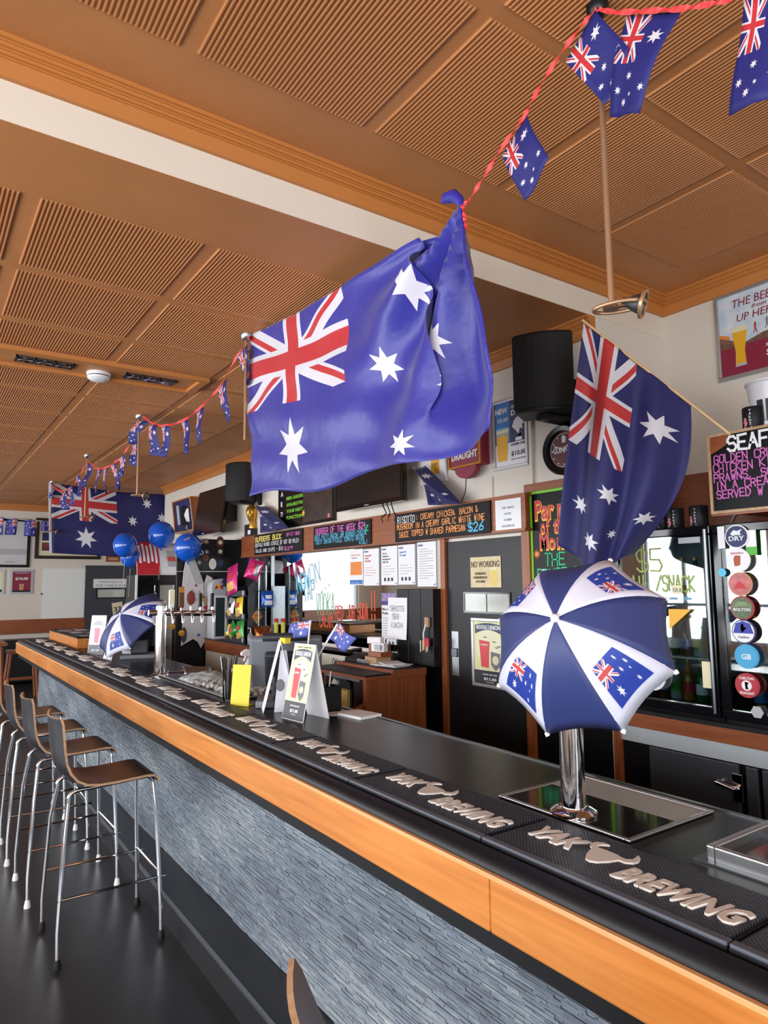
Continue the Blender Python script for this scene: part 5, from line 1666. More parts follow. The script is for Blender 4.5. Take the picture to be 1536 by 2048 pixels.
# sanitiser on the counter corner
sp = at_z(496, 1288, CZ)
t = thing('pump_bottle', 'clear pump bottle on the front corner of the corner counter', 'bottle', (2.945, 6.71, CZ))
obj('bottle_body', MB().lathe((2.945, 6.71, CZ), [(.030, 0), (.032, .01), (.032, .09), (.014, .115), (.012, .125)], seg=18), M('clear gel', (196, 214, 216), .1, trans=.5), t, smooth=True)
obj('pump', MB().tube([(2.945, 6.71, CZ + .12), (2.945, 6.71, CZ + .165), (2.915, 6.71, CZ + .17)], .007, 8), WHITE, t, smooth=True)

# ------------------------------------------------------------------ alcove: fridges, counter, shelf
ac = thing('fridge_counter', 'timber edged counter carrying the two bar fridges', 'counter', (3.6, 1, 0))
AY0, AY1 = -2.2, Y0 - .005
obj('carcass', MB().box((3.32, AY0, 0), (XA - .002, AY1, .95)), BLACK, ac)
obj('timber_edge', MB().box((3.285, AY0, .920), (3.32, AY1, .995)), W_RED, ac, bevel=.004)
obj('top_slab', MB().box((3.285, AY0, .995), (XA - .002, AY1, 1.015)), BLACKM, ac)
obj('corner_post', MB().box((3.285, AY1 - .035, 0), (3.32, AY1, .920)), W_REDZ, ac)
p0, p1 = at_x(1246, 1560, 3.30), at_x(1298, 1491, 3.30)
obj('steel_fascia', MB().box((3.305, AY0, .835), (3.32, AY1 - .036, .920)), M('satin steel', (206, 216, 222), .55, .6), ac)
for k, (a, b) in enumerate(((2.29, 1.81), (1.775, 1.72), (1.70, 1.22))):
    d = obj('drawer_front', MB().box((3.292, b, .40), (3.318, a, .830)), M('drawer steel', (96, 102, 110), .42, .8), ac, bevel=.004)
    if k != 1:
        obj('latch_handle', MB().tube([(3.285, b + .10, .735), (3.255, b + .09, .735), (3.255, b + .01, .725), (3.285, b + .005, .722)], .012, 8), CHROME, d, smooth=True)
        obj('latch_plate', MB().box((3.283, b - .02, .66), (3.292, b + .03, .79)), CHROME, d, bevel=.003)
def fridge(y1, y0, label, n):
    t = thing('bar_fridge', label, 'fridge', (3.6, (y0 + y1) / 2, 1.015), 'bar fridges in the alcove')
    zb, zt, xf = 1.015, 1.985, 3.345
    th = .035
    obj('cabinet_side', MB().box((xf, y0, zb), (3.85, y0 + th, zt)), BLACKG, t)
    obj('cabinet_side', MB().box((xf, y1 - th, zb), (3.85, y1, zt)), BLACKG, t)
    obj('cabinet_back', MB().box((3.82, y0 + th, zb), (3.85, y1 - th, zt)), M('fridge liner', (196, 204, 206), .4), t)
    obj('cabinet_top', MB().box((xf, y0 + th, zt - .05), (3.82, y1 - th, zt)), BLACKG, t)
    obj('cabinet_floor', MB().box((xf, y0 + th, zb), (3.82, y1 - th, zb + .06)), BLACKG, t)
    for zz in (1.30, 1.60):
        obj('wire_shelf', MB().box((xf + .03, y0 + th, zz), (3.81, y1 - th, zz + .008)), WHITE, t)
    f = Fr((xf - .04, y1, zb + .02), (0, -1, 0), (0, 0, 1))
    w, h = y1 - y0, zt - zb - .02
    d = obj('glass_door', frame_border(MB(), f, w, h, .045, -.035, 0), BLACKG, t, bevel=.006)
    sheet('door_pane', f, .045, .045, w - .045, h - .045, -.022, -.016, GLASS_F, d)
    obj('door_handle', MB().tube([f.p(w - .018, .02, .012), f.p(w - .018, h - .02, .012)], .010, 10), STEELD, d, smooth=True)
    sheet('maker_plate', f, w - .17, h - .085, w - .05, h - .055, 0, .002, GREYL, d)
    return t, f, w, h
fy1, fym, fy0 = AY1 - .02, 1.885, 1.26
t1, f1, w1, h1 = fridge(fy1, fym + .005, 'black glass door bar fridge left of the round badges, reflecting the windows', 1)
t2, f2, w2, h2 = fridge(fym - .005, fy0, 'black glass door bar fridge at the right edge behind the round beer badges', 2)
BOT = [('green bottle', (40, 110, 60)), ('brown bottle', (110, 62, 28)), ('clear bottle', (190, 206, 206)), ('amber bottle', (190, 130, 50))]
def bottle(x, y, z, kind, label, grp, s=1.0):
    nm, col = BOT[kind]
    t = thing('drink_bottle', label, 'bottle', (x, y, z), grp)
    obj('bottle_glass', MB().lathe((x, y, z), [(.028 * s, 0), (.030 * s, .008), (.030 * s, .115 * s), (.024 * s, .145 * s), (.012 * s, .18 * s), (.012 * s, .215 * s)], seg=14), M(nm + ' glass', col, .12, trans=.3), t, smooth=True)
    obj('bottle_label', MB().lathe((x, y, z + .035 * s), [(.0306 * s, 0), (.0306 * s, .055 * s)], seg=14), (PAPER, BLUE, GREEN, RED)[kind], t, smooth=True)
    obj('bottle_cap', MB().lathe((x, y, z + .205 * s), [(.0135 * s, 0), (.0135 * s, .016 * s)], seg=10), GOLD, t)
rnd = random.Random(11)
for fi, (ya, yb, nm) in enumerate(((fy1 - .08, fym + .07, 'left fridge'), (fym - .08, fy0 + .07, 'right fridge'))):
    for si, zz in enumerate((1.076, 1.309, 1.609)):
        for k in range(6):
            y = ya + (yb - ya) * (k + .5) / 6
            lev = ('bottom', 'middle', 'top')[si]
            bottle(3.46, y, zz, (k + si * 2 + fi) % 4, '%s bottle %s on the %s shelf of the %s' % (('green', 'brown', 'clear', 'amber')[(k + si * 2 + fi) % 4], ('at the left end', 'second from left', 'third from left', 'fourth from left', 'fifth from left', 'at the right end')[k], lev, nm), 'bottles in the fridges')
# writing and stickers on the fridge glass
chalk('glass_lettering', [('$5', .16, h1 - .22, .12, .17), ('SAIL /SNACK', .08, h1 - .33, .08, .42)], f1, INK_LIME, t1, .010, -.014, .2)
chalk('glass_lettering', [('-----', .10, h1 - .40, .06, .40)], f1, INK_BLUE, t1, .012, -.014, .1)
def badge(f, a, b, r, rim, face, label, wrds=(), art=None, parent=None):
    t = thing('beer_badge', label, 'badge', f.p(a, b - r), 'round beer badges on the fridge')
    poly('rim', f, disc_pts(a, b, r, n=32), .001, .010, rim, t)
    poly('face', f, disc_pts(a, b, r * .90, n=32), .010, .0125, face, t)
    for (s, da, db, sz, wd, m) in wrds:
        text('lettering', s, f, a + da * r, b + db * r, sz * r, m, t, d=.013, align='CENTER', width=wd * r, bold=.02)
    for pts, m in (art or ()):
        poly('picture', f, [(a + p * r, b + q * r) for p, q in pts], .0125, .0138, m, t)
    return t
BX = [(1473, 1073), (1476, 1120), (1480, 1168), (1484, 1216), (1487, 1263), (1493, 1313), (1494, 1371)]
R_ = .0575
TAN = M('tan badge', (200, 150, 110)); PINKB = M('pink badge face', (196, 110, 110), .5, vary=(30, .3)); GRB = M('olive badge face', (96, 110, 80), .5, vary=(30, .4)); SKB = M('sky badge', (70, 168, 216)); CRM = M('carmine badge', (176, 44, 56))
horse = [(-.5, .25), (-.2, .55), (.1, .45), (.5, .6), (.3, .3), (.4, .1), (0, .2), (-.3, .05)]
fb = Fr((3.305, 0, 0), (0, -1, 0), (0, 0, 1))
def bxy(px, py):
    p = at_x(px, py, 3.29)
    return -p.y, p.z
specs = [(WHITE, NAVY, 'navy and white badge reading dry, topmost of the badge column', (('DRY', 0, -.35, .55, 1.3, C_WHITE), ('Carlton', 0, .1, .25, .8, C_WHITE)), ((horse, C_WHITE),)),
         (WHITE, PAPER, 'white badge with a rust coloured state map, second in the badge column', (('BREWERY', 0, .5, .2, 1.1, CRM),), (([(-.3, -.5), (-.35, .1), (-.2, .4), (.25, .35), (.2, -.4), (0, -.5)], M('rust map', (178, 84, 52))),)),
         (TAN, PINKB, 'tan rimmed badge with a red sunset picture, third in the badge column', (), (([(-.5, -.4), (.5, -.4), (.3, 0), (0, .25), (-.3, 0)], RED),)),
         (CRM, GRB, 'dark red rimmed badge with a green landscape, fourth in the badge column', (('BOLTON', 0, -.25, .35, 1.4, C_WHITE),), (([(-.6, .1), (.6, .2), (.4, .5), (-.3, .55)], M('leaf art', (130, 150, 110))),)),
         (NAVY, PAPER, 'blue and white badge with a runner, fifth in the badge column', (('Carlton', 0, -.55, .28, .9, NAVY),), (([(-.85, -.15), (.85, -.15), (.6, .65), (0, .88), (-.6, .65)], M('royal badge', (52, 66, 168))), ([(-.1, -.1), (.1, .1), (.3, .3), (.05, .4), (.05, .65), (-.15, .6), (-.2, .2)], TAN))),
         (SKB, SKB, 'sky blue badge with white initials, sixth in the badge column', (('GB', 0, -.22, .6, .8, C_WHITE),), ()),
         (CRM, CRM, 'carmine draught badge with a white centre, lowest in the badge column', (('CARLTON', 0, .48, .3, 1.2, C_WHITE), ('DRAUGHT', 0, -.72, .3, 1.2, C_WHITE)), ((disc_pts(0, 0, .42, n=20), C_WHITE), ([(-.1, -.3), (.15, -.3), (.05, 0), (.2, .25), (-.15, .3)], CHAR)))]
for (px, py), (rim, face, lab, wd, art) in zip(BX, specs):
    a, b = bxy(px, py)
    badge(Fr((3.30, 0, 0), (0, -1, 0), (0, 0, 1)), a, b, R_, rim, face, lab, wd, art)
a, b = bxy(1305, 1352)
badge(Fr((3.30, 0, 0), (0, -1, 0), (0, 0, 1)), a, b, .075, WHITE, PAPER, 'white and mint round badge low on the left fridge beside the umbrella', (('XXX', 0, -.5, .25, .5, CHAR),), (([(-.84, -.25), (.84, -.25), (.6, -.62), (0, -.86), (-.6, -.62)], M('mint', (110, 200, 170))),))
for k, (px, py, w_, h_, m, lab) in enumerate(((1352, 1179, .055, .045, CREAM, 'small cream price tag stuck on the left fridge glass'), (1350, 1232, .085, .07, BEER, 'yellow triangular sticker on the left fridge glass'), (1412, 1350, .05, .13, CREAM, 'cream card in the lower corner of the left fridge glass'), (1500, 1085, .05, .12, GREEN, 'green and white sticker beside the top badge'), (1440, 1075, .035, .11, PAPER, 'white slip beside the top badge on the right fridge'), (1442, 1145, .04, .05, C_BLUE, 'pale blue round sticker left of the third badge'), (1512, 1425, .06, .06, GREYL, 'grey hexagon sticker at the foot of the right fridge'))):
    a, b = bxy(px, py)
    f = Fr((3.303, 0, 0), (0, -1, 0), (0, 0, 1))
    if 'triang' in lab: pts = [(a - w_ / 2, b + h_ / 2), (a + w_, b + h_ / 2), (a - w_ / 2, b - h_)]
    elif 'hexagon' in lab or 'round' in lab: pts = disc_pts(a, b, w_ / 2, n=6 if 'hex' in lab else 18)
    else: pts = [(a - w_ / 2, b - h_ / 2), (a + w_ / 2, b - h_ / 2), (a + w_ / 2, b + h_ / 2), (a - w_ / 2, b + h_ / 2)]
    t = poly('glass_sticker', f, pts, 0, .003, m)
    tag(t, lab, 'sticker')
    if 'price' in lab:
        text('sticker_print', 'E8.8', f, a - .024, b - .012, .028, CHAR, t, d=.003, width=.048)
    if 'green' in lab:
        sheet('sticker_print', f, a - .025, b - .02, a + .025, b + .06, .003, .004, PAPER, t)
chalk('glass_lettering', [('DAY', .33, h2 - .52, .06, .15), ('WINE', .33, h2 - .66, .05, .16), ('TILES', .31, h2 - .78, .05, .18)], f2, C_WHITE, t2, .006, .001, .2)
chalk('glass_lettering', [('OOO', .40, h2 - .25, .05, .14), ('OOO', .40, h2 - .32, .05, .14), ('CC', .40, h2 - .40, .05, .09)], f2, C_YELL, t2, .005, .001, .3)
# timber shelf box over the fridges with the seafood chalkboard
sh = thing('bottle_shelf', 'timber shelf box above the fridges behind the seafood chalkboard', 'shelf', (3.5, .6, 2.03))
sy1 = at_x(1414, 872, 3.29).y
obj('front_board', MB().box((3.29, AY0, 2.025), (3.31, sy1, 2.435)), W_RED, sh)
obj('shelf_top', MB().box((3.31, AY0, 2.415), (3.62, sy1 - .13, 2.435)), W_RED, sh)
obj('end_board', MB().box((3.31, sy1 - .15, 2.025), (3.62, sy1 - .13, 2.415)), W_REDZ, sh)
obj('bottom_board', MB().box((3.31, AY0, 2.025), (3.62, sy1 - .15, 2.045)), W_RED, sh)
obj('wall_board', MB().box((XA - .03, AY0, 1.95), (XA - .001, AY1, 2.365)), W_RED, sh)
f = Fr((3.288, sy1 - .004, 2.035), (0, -1, 0), (0, 0, 1))
w, h = .78, .40
t = thing('chalkboard', 'seafood chalkboard with pink writing at the right edge above the fridges', 'chalkboard', f.p(w / 2, 0))
obj('frame', frame_border(MB(), f, w, h, .014, -.001, .012), W_EDGE, t)
sheet('board', f, .012, .012, w - .012, h - .012, -.001, .006, CHALKB, t)
poly('bare_corner', f, [(.014, h - .014), (.014, h - .10), (.05, h - .085), (.10, h - .06), (.115, h - .014)], .006, .007, W_RED, t)
fr = f.shift(d=.006)
chalk('lettering', [('SEAFOOD', .105, h - .095, .070, .36)], fr, C_WHITE, t, .012)
chalk('lettering', [('GOLDEN CRUMBED', .03, h - .150, .040, .40), ('CHICKEN KIEV', .025, h - .195, .040, .34), ('PRAWNS, SCALLOPS', .025, h - .240, .038, .46), ('IN A CREAMY', .03, h - .283, .038, .32), ('SERVED W YOUR', .035, h - .326, .038, .37)], fr, C_PINK, t, .0055)

def stubby(x, y, z, lab, rot=0):
    t = thing('stubby_holder', lab, 'stubby holder', (x, y, z), 'black stubby holders')
    r, hh = .048, .118
    obj('foam_sleeve', MB().lathe((x, y, z), [(r * .9, .0), (r, .006), (r, hh - .005), (r * .95, hh), (r * .82, hh), (r * .80, hh - .03)], seg=28), BLACKM, t, smooth=True)
    a = math.radians(200 + rot)
    n = Vector((math.cos(a), math.sin(a), 0)); rt = Vector((0, 0, 1)).cross(n)
    def on(px, py, d): # wrap a point of the print round the sleeve
        w_ = a + px / r
        return Vector((x + (r + d) * math.cos(w_), y + (r + d) * math.sin(w_), z + py))
    def patch(name, pts, d, m):
        obj(name, MB().prism([on(p, q, d) for p, q in pts], n * .0015), m, t)
    fr_ = Fr(Vector((x, y, z)) + n * (r + .0002), rt, (0, 0, 1))
    for k, s in enumerate('YARDZ'):
        c = on(.006, .092 - k * .0165, .001)
        n2 = Vector((c.x - x, c.y - y, 0)).normalized()
        text('lettering', s, Fr(c, Vector((0, 0, 1)).cross(n2), (0, 0, 1)), 0, 0, .016, C_WHITE, t, d=.0005, bold=.01, ext=.0004)
    patch('pink_figure', [(-.020, .020), (-.006, .020), (-.006, .030), (-.002, .036), (-.008, .046), (-.006, .056), (-.014, .064), (-.022, .058), (-.018, .048), (-.028, .040), (-.018, .034)], .0008, M('pink figure', (232, 130, 140)))
    patch('base_line', [(-.022, .014), (.018, .014), (.018, .017), (-.022, .017)], .0008, C_WHITE)
    return t
for (px, py, lab, rot) in ((1322, 1043, 'black stubby holder on the fridge, half behind the stick flag', -20), (1350, 1043, 'middle black stubby holder on the left fridge', -8), (1398, 1040, 'black stubby holder on the left fridge nearest the seafood chalkboard', -25)):
    q_ = at_x(px, py, 3.44)
    stubby(3.44, q_.y, 1.985, lab, rot)
q_ = at_x(1322, 1000, 3.47)
stubby(3.47, q_.y + .012, 1.985 + .119, 'black stubby holder stacked on top of another beside the stick flag', -15)
q_ = at_x(1507, 850, 3.38)
stubby(3.38, q_.y, 2.435, 'single black stubby holder on the shelf above the seafood chalkboard', -22)
q_ = at_x(1545, 850, 3.47)
t = thing('ice_bucket', 'white ice bucket with black print on the shelf, cut by the right edge', 'bucket', (3.47, q_.y, 2.435))
obj('pail', MB().lathe((3.47, q_.y, 2.435), [(.075, 0), (.078, .01), (.105, .235), (.112, .24), (.112, .25), (.10, .25), (.095, .235)], seg=32), M('enamel white', (222, 222, 228), .3), t, smooth=True)
for k in range(5):
    a = math.radians(175 + 25 * k)
    obj('black_print', MB().obox(Vector((3.47, q_.y, 2.53)) + Vector((math.cos(a), math.sin(a), 0)) * .0925, Vector((math.cos(a), math.sin(a), -.1)) * .004, Vector((-math.sin(a), math.cos(a), 0)) * .014, Vector((0, 0, .055))), CHAR, t)
t = obj('thin_cable', MB().tube([(XA - .04, 2.12, 2.05), (XA - .05, 2.02, 2.2), (3.75, 1.92, 2.36), (3.64, 1.80, 2.42)], .004, 6), WHITE)
tag(t, 'thin white cable hanging behind the stubby holders', 'cable')
# poster on the alcove wall
t, f, w, h = framed('beer_poster', (1427, 595), (1600, 700), XA - .02, 'silver framed poster of hikers and a tall beer, at the top right', 'poster', .028, ALU, .018)
hh = at_x(1427, 595, XA - .02).z - at_x(1436, 766, XA - .02).z
h0 = at_x(1436, 766, XA - .02).z
for c in list(t.children):
    bpy.data.objects.remove(c)
w, h = .56, hh
f = Fr((XA - .02, at_x(1431, 690, XA - .02).y, h0), (0, -1, 0), (0, 0, 1))
t.location = f.p(w / 2, 0)
obj('frame', frame_border(MB(), f, w, h, .026, -.018, 0), ALU, t, bevel=.006)
f = f.shift(d=-.01)
sheet('sky_print', f, .022, .022, w - .022, h - .022, -.008, 0, SKYP, t)
sheet('maroon_band', f, .024, .024, w - .024, h * .36, 0, .001, MAROON, t)
poly('hill_print', f, [(.024, h * .36), (.024, h * .50), (w * .30, h * .38), (w * .50, h * .44), (w * .72, h * .46), (w - .024, h * .42), (w - .024, h * .36)], 0, .0014, M('hill brown', (120, 84, 70), .6, vary=(30, .3)), t)
poly('tree_print', f, [(w * .62, h * .46), (w * .66, h * .60), (w * .75, h * .70), (w - .024, h * .72), (w - .024, h * .44)], 0, .001, M('bush print', (120, 130, 100), .6, vary=(50, .4)), t)
poly('sunset_print', f, [(.024, h * .36), (.10, h * .36), (.08, h * .50), (.024, h * .54)], 0, .0012, ORANGE, t)
text('lettering', 'THE BEER', f, w * .20, h * .80, h * .13, MAROON, t, d=.002, width=w * .46, shear=.15)
text('lettering', 'from', f, w * .40, h * .735, h * .07, MAROON, t, d=.002, width=w * .15, shear=.3)
text('lettering', 'UP HERE', f, w * .24, h * .63, h * .12, MAROON, t, d=.002, width=w * .42, shear=.15)
gx_ = .10
poly('beer_glass', f, [(gx_ + .012, h * .16), (gx_ + .075, h * .16), (gx_ + .070, h * .30), (gx_ + .088, h * .52), (gx_, h * .52), (gx_ + .016, h * .30)], .0014, .0024, BEER, t)
poly('beer_foam', f, [(gx_, h * .52), (gx_ + .088, h * .52), (gx_ + .090, h * .58), (gx_ - .002, h * .58)], .0014, .0024, CREAM, t)
poly('glass_base', f, [(gx_ + .010, h * .13), (gx_ + .078, h * .13), (gx_ + .075, h * .16), (gx_ + .012, h * .16)], .0014, .0024, GREYL, t)
for k, (a, m) in enumerate(((.42, RED), (.54, GREYPRINT), (.64, RED))):
    b_ = .455 + .015 * k
    poly('hiker', f, [(w * (a + p * .03), h * (b_ + q * .11)) for p, q in ((-.6, 0), (-.3, 0), (0, .45), (.5, 0), (.8, 0), (.35, .6), (.5, .9), (.3, 1.15), (0, 1.1), (-.2, .8), (-.1, .5))], .0014, .0022, m, t)
text('lettering', 'SCHOONER 425ML', f, w * .52, h * .275, h * .04, C_WHITE, t, d=.002, width=w * .40, bold=.03)
text('lettering', '$10.00', f, w * .52, h * .17, h * .10, C_WHITE, t, d=.002, width=w * .36, bold=.03)
poly('maker_mark', f, disc_pts(w * .72, h * .10, .014), .001, .002, C_WHITE, t)

# ------------------------------------------------------------------ on the bar top
ZB = 1.0805
# chrome beer tower near the camera
t = thing('beer_tower', 'tall chrome beer tower under the near umbrella', 'beer tower', (1.50, 1.283, ZB))
obj('base_flange', MB().lathe((1.50, 1.283, ZB + .006), [(.062, 0), (.062, .006), (.05, .014), (.036, .018)], seg=32), CHROME, t, smooth=True)
obj('column', MB().lathe((1.50, 1.283, ZB + .02), [(.0325, 0), (.0325, .40)], seg=32), CHROME, t, smooth=True)
obj('cross_head', MB().tube([(1.50, 1.10, ZB + .41), (1.50, 1.46, ZB + .41)], .036, 20), CHROME, t, smooth=True)
# drip tray
dx0, dx1, dy0_, dy1_ = 1.445, 1.815, 1.07, 1.515
t = thing('drip_tray', 'steel drip tray with a perforated strip, under the near beer tower', 'drip tray', (1.63, 1.29, ZB))
f = Fr((dx0, dy0_, ZB), (1, 0, 0), (0, 1, 0))
obj('rim', frame_border(MB(), f, dx1 - dx0, dy1_ - dy0_, .014, 0, .008), STEEL, t, bevel=.003)
sheet('glossy_plate', f, .014, .014, .215, dy1_ - dy0_ - .014, 0, .005, M('dark tray plate', (52, 46, 42), .08, .6), t)
sheet('grate_base', f, .215, .014, dx1 - dx0 - .014, dy1_ - dy0_ - .014, 0, .002, BLACK, t)
mb = MB()
nx, ny = 12, 44
gx0, gx1, gy0, gy1 = dx0 + .215, dx1 - .014, dy0_ + .014, dy1_ - .014
for i in range(nx + 1):
    x = gx0 + (gx1 - gx0) * i / nx
    mb.box((x - .0040, gy0, ZB + .002), (x + .0040, gy1, ZB + .005))
for j in range(ny + 1):
    y = gy0 + (gy1 - gy0) * j / ny
    mb.box((gx0, y - .0022, ZB + .002), (gx1, y + .0022, ZB + .0052))
g = obj('perforated_grate', mb, M('satin grate', (190, 188, 182), .5, .7), t)
g['kind'] = 'stuff'
# second tray at the right edge
t = thing('drip_tray', 'steel drip tray corner at the right edge of the picture', 'drip tray', (1.68, .72, ZB))
f = Fr((1.50, .45, ZB), (1, 0, 0), (0, 1, 0))
obj('rim', frame_border(MB(), f, .345, .46, .018, 0, .034), STEEL, t, bevel=.004)
sheet('glossy_plate', f, .018, .018, .20, .442, .0, .012, M('dark tray plate', (52, 46, 42)), t)
sheet('grate_plate', f, .20, .018, .327, .442, .0, .026, STEELD, t)
sheet('base_flange', f, -.02, -.02, .345, .48, 0, .004, STEELD, t)

def umbrella(c, axis, R, depth, spin, label, seg=8):
    """small eight panel paper umbrella; c = centre of the rim plane, axis points from it to the tip"""
    axis = Vector(axis).normalized()
    ref = Vector((0, 0, 1))
    a = ref.cross(axis).normalized()
    b = axis.cross(a)
    c = Vector(c)
    t = thing('small_umbrella', label, 'umbrella', c - axis * .02, 'small flag umbrellas on the bar')
    tip = c + axis * depth
    def rim(ang, k=1.0):
        return c + (a * math.cos(ang) + b * math.sin(ang)) * (R * k)
    def surf(i, u, s):
        """panel i: u from tip (0) to rim (1), s across (0..1); the cloth is scooped between the ribs"""
        a0 = spin + 2 * PI * i / seg
        a1 = spin + 2 * PI * (i + 1) / seg
        def rib(ang):
            r = math.sin(u * PI / 2 * .66) / math.sin(PI / 2 * .66)
            hgt = (math.cos(u * PI / 2 * .66) - math.cos(PI / 2 * .66)) / (1 - math.cos(PI / 2 * .66))
            return c + (a * math.cos(ang) + b * math.sin(ang)) * (R * r) + axis * (depth * hgt)
        p = rib(a0).lerp(rib(a1), s)
        sag = math.sin(PI * s) * u * u
        return p + (tip - p) * (.045 * sag)
    for i in range(seg):
        white = i % 2 == 0
        pan = obj('panel', MB().grid(lambda u, v: surf(i, u, v), 10, 6), WHITEC if white else NAVYC, t, smooth=True, solid=.0012)
        if white:
            fl = MB().grid(lambda u, v: surf(i, .50 + .38 * u, .17 + .66 * v) + axis * .0016 + (surf(i, .7, .5) - c).normalized() * .001, 6, 6, lambda u, v: (v, 1 - u))
            obj('printed_flag', fl, FLAG_UMB, pan, smooth=True)
    for i in range(seg):
        ang = spin + 2 * PI * i / seg
        obj('rib_tip', MB().lathe(rim(ang, .99), [(.0, -.008), (.006, -.005), (.007, .003), (.0, .009)], (rim(ang) - c).normalized(), 10), WHITE, t, smooth=True)
        obj('rib', MB().tube([surf(i, u / 8, 0) - axis * .003 for u in range(9)], .0015, 5), WHITE, t)
    obj('ferrule', MB().lathe(tip - axis * .006, [(.010, 0), (.011, .012), (.006, .020), (0, .024)], axis, 14), WHITE, t, smooth=True)
    obj('shaft', MB().tube([tip, c - axis * .16], .004, 8), STEEL, t)
    return t
FLAG_UMB = flag_material('umbrella flag print', (48, 74, 176), (214, 84, 84), (240, 240, 248), .5)
# near umbrella resting against the beer tower
cc = at_x(1160, 1288, 1.465)
tipdir = (-RT * .56 + UP * .50 - FW * .74)
umbrella(cc, tipdir, .250, .185, math.radians(31), 'open blue and white umbrella with flag panels on the near beer tower')
# far umbrella on the far till
axis2 = (-RT * .50 + UP * .70 - FW * .50).normalized()
cc = at_y(241, 1228, 6.30) - axis2 * .15
a2 = Vector((0, 0, 1)).cross(axis2).normalized()
b2 = axis2.cross(a2)
rim2 = RT * .80 + UP * .52                      # the way the upper right rib points
sp2 = math.atan2(rim2.dot(b2), rim2.dot(a2)) - PI / 4
umbrella(cc, axis2, .36, .15, sp2, 'open blue and white umbrella with flag panels on the far till')

# notepad and papers
slip('note_pad', (1.80, 2.82, ZB), .13, .17, 8, .012, PAPER, 'white note pad lying on the bar beside the door', 'note pad')
slip('paper_slip', (1.755, 2.93, ZB), .14, .10, -20, .002, PAPER, 'loose white slip under the note pad on the bar', 'paper', .04)

def tent_card(c, w, h, d, rot, label, hole=True, spread=.5):
    """A-frame card: front face towards `rot`, returns thing and the front frame"""
    a = math.radians(rot)
    n = Vector((math.cos(a), math.sin(a), 0)); r = Vector((0, 0, 1)).cross(n)
    c = Vector(c)
    t = thing('table_tent', label, 'table sign', c, 'standing cards on the bar')
    top = c + Vector((0, 0, h))
    f0 = Fr(c + n * (d / 2) - r * (w / 2), r, (top - (c + n * (d / 2))))
    hh = (top - (c + n * (d / 2))).length
    b0 = Fr(c - n * (d / 2) + r * (w / 2), -r, (top - (c - n * (d / 2))))
    sheet('front_panel', f0, 0, 0, w, hh, -.003, 0, PAPER, t)
    sheet('back_panel', b0, 0, 0, w, hh, -.003, 0, PAPER, t)
    return t, f0, w, hh
# near card with the red drink
t, f, w, h = tent_card((1.565, 2.925, ZB), .175, .345, .15, 187, 'tall tent card with a red drink print beside the near till')
union_poster(f, w, h, t, .003, bats=True)
# pen box behind it
t = thing('pen_box', 'black box of pens and cutlery behind the red drink card', 'box', (1.72, 3.06, ZB))
obj('tub', frame_border(MB(), Fr((1.64, 3.00, ZB), (1, 0, 0), (0, 1, 0)), .17, .12, .006, 0, .12), BLACKM, t, bevel=.004)
box('tub_base', (1.645, 3.005, ZB), (1.805, 3.115, ZB + .006), BLACKM, t)
for k in range(6):
    x = 1.66 + .022 * k
    obj('pen', MB().tube([(x, 3.05 + .01 * (k % 3), ZB + .02), (x + .02 * ((k % 3) - 1), 3.06 + .012 * (k % 2), ZB + .17 + .015 * (k % 4))], .0045, 8), (BLACK, STEEL, BLUE, WHITE, CHAR, STEELD)[k], t)
# hand flags
def hand_flag(base, tip, flag4, label, mat, uvf):
    t = thing('hand_flag', label, 'flag', base, 'little flags on white sticks at the till')
    obj('stick', MB().tube([base, tip], .0045, 8), WHITE, t, smooth=True)
    a, b, c_, d_ = [Vector(p) for p in flag4]
    n = (b - a).cross(c_ - a).normalized()
    cl = MB().grid(lambda u, v: c_.lerp(d_, u).lerp(a.lerp(b, u), v) + n * (.012 * math.sin(u * 6 + v)), 12, 8, uvf)
    obj('cloth', cl, mat, t, smooth=True, solid=.0008)
XH = 1.66
Hf = lambda x, y: at_x(x, y, XH)
hand_flag(at_x(612, 1330, 1.60), Hf(621, 1241), (Hf(577, 1247), Hf(622, 1241), Hf(572, 1278), Hf(615, 1273)), 'little pale flag flying left from a white stick behind the red drink card', FLAG_PALE, lambda u, v: (1 - u, v))
hand_flag(at_x(626, 1330, 1.62), Hf(675, 1248), (Hf(675, 1247), Hf(710, 1277), Hf(653, 1276), Hf(690, 1304)), 'little pale flag leaning right on a white stick behind the red drink card', FLAG_PALE, lambda u, v: (u, v))

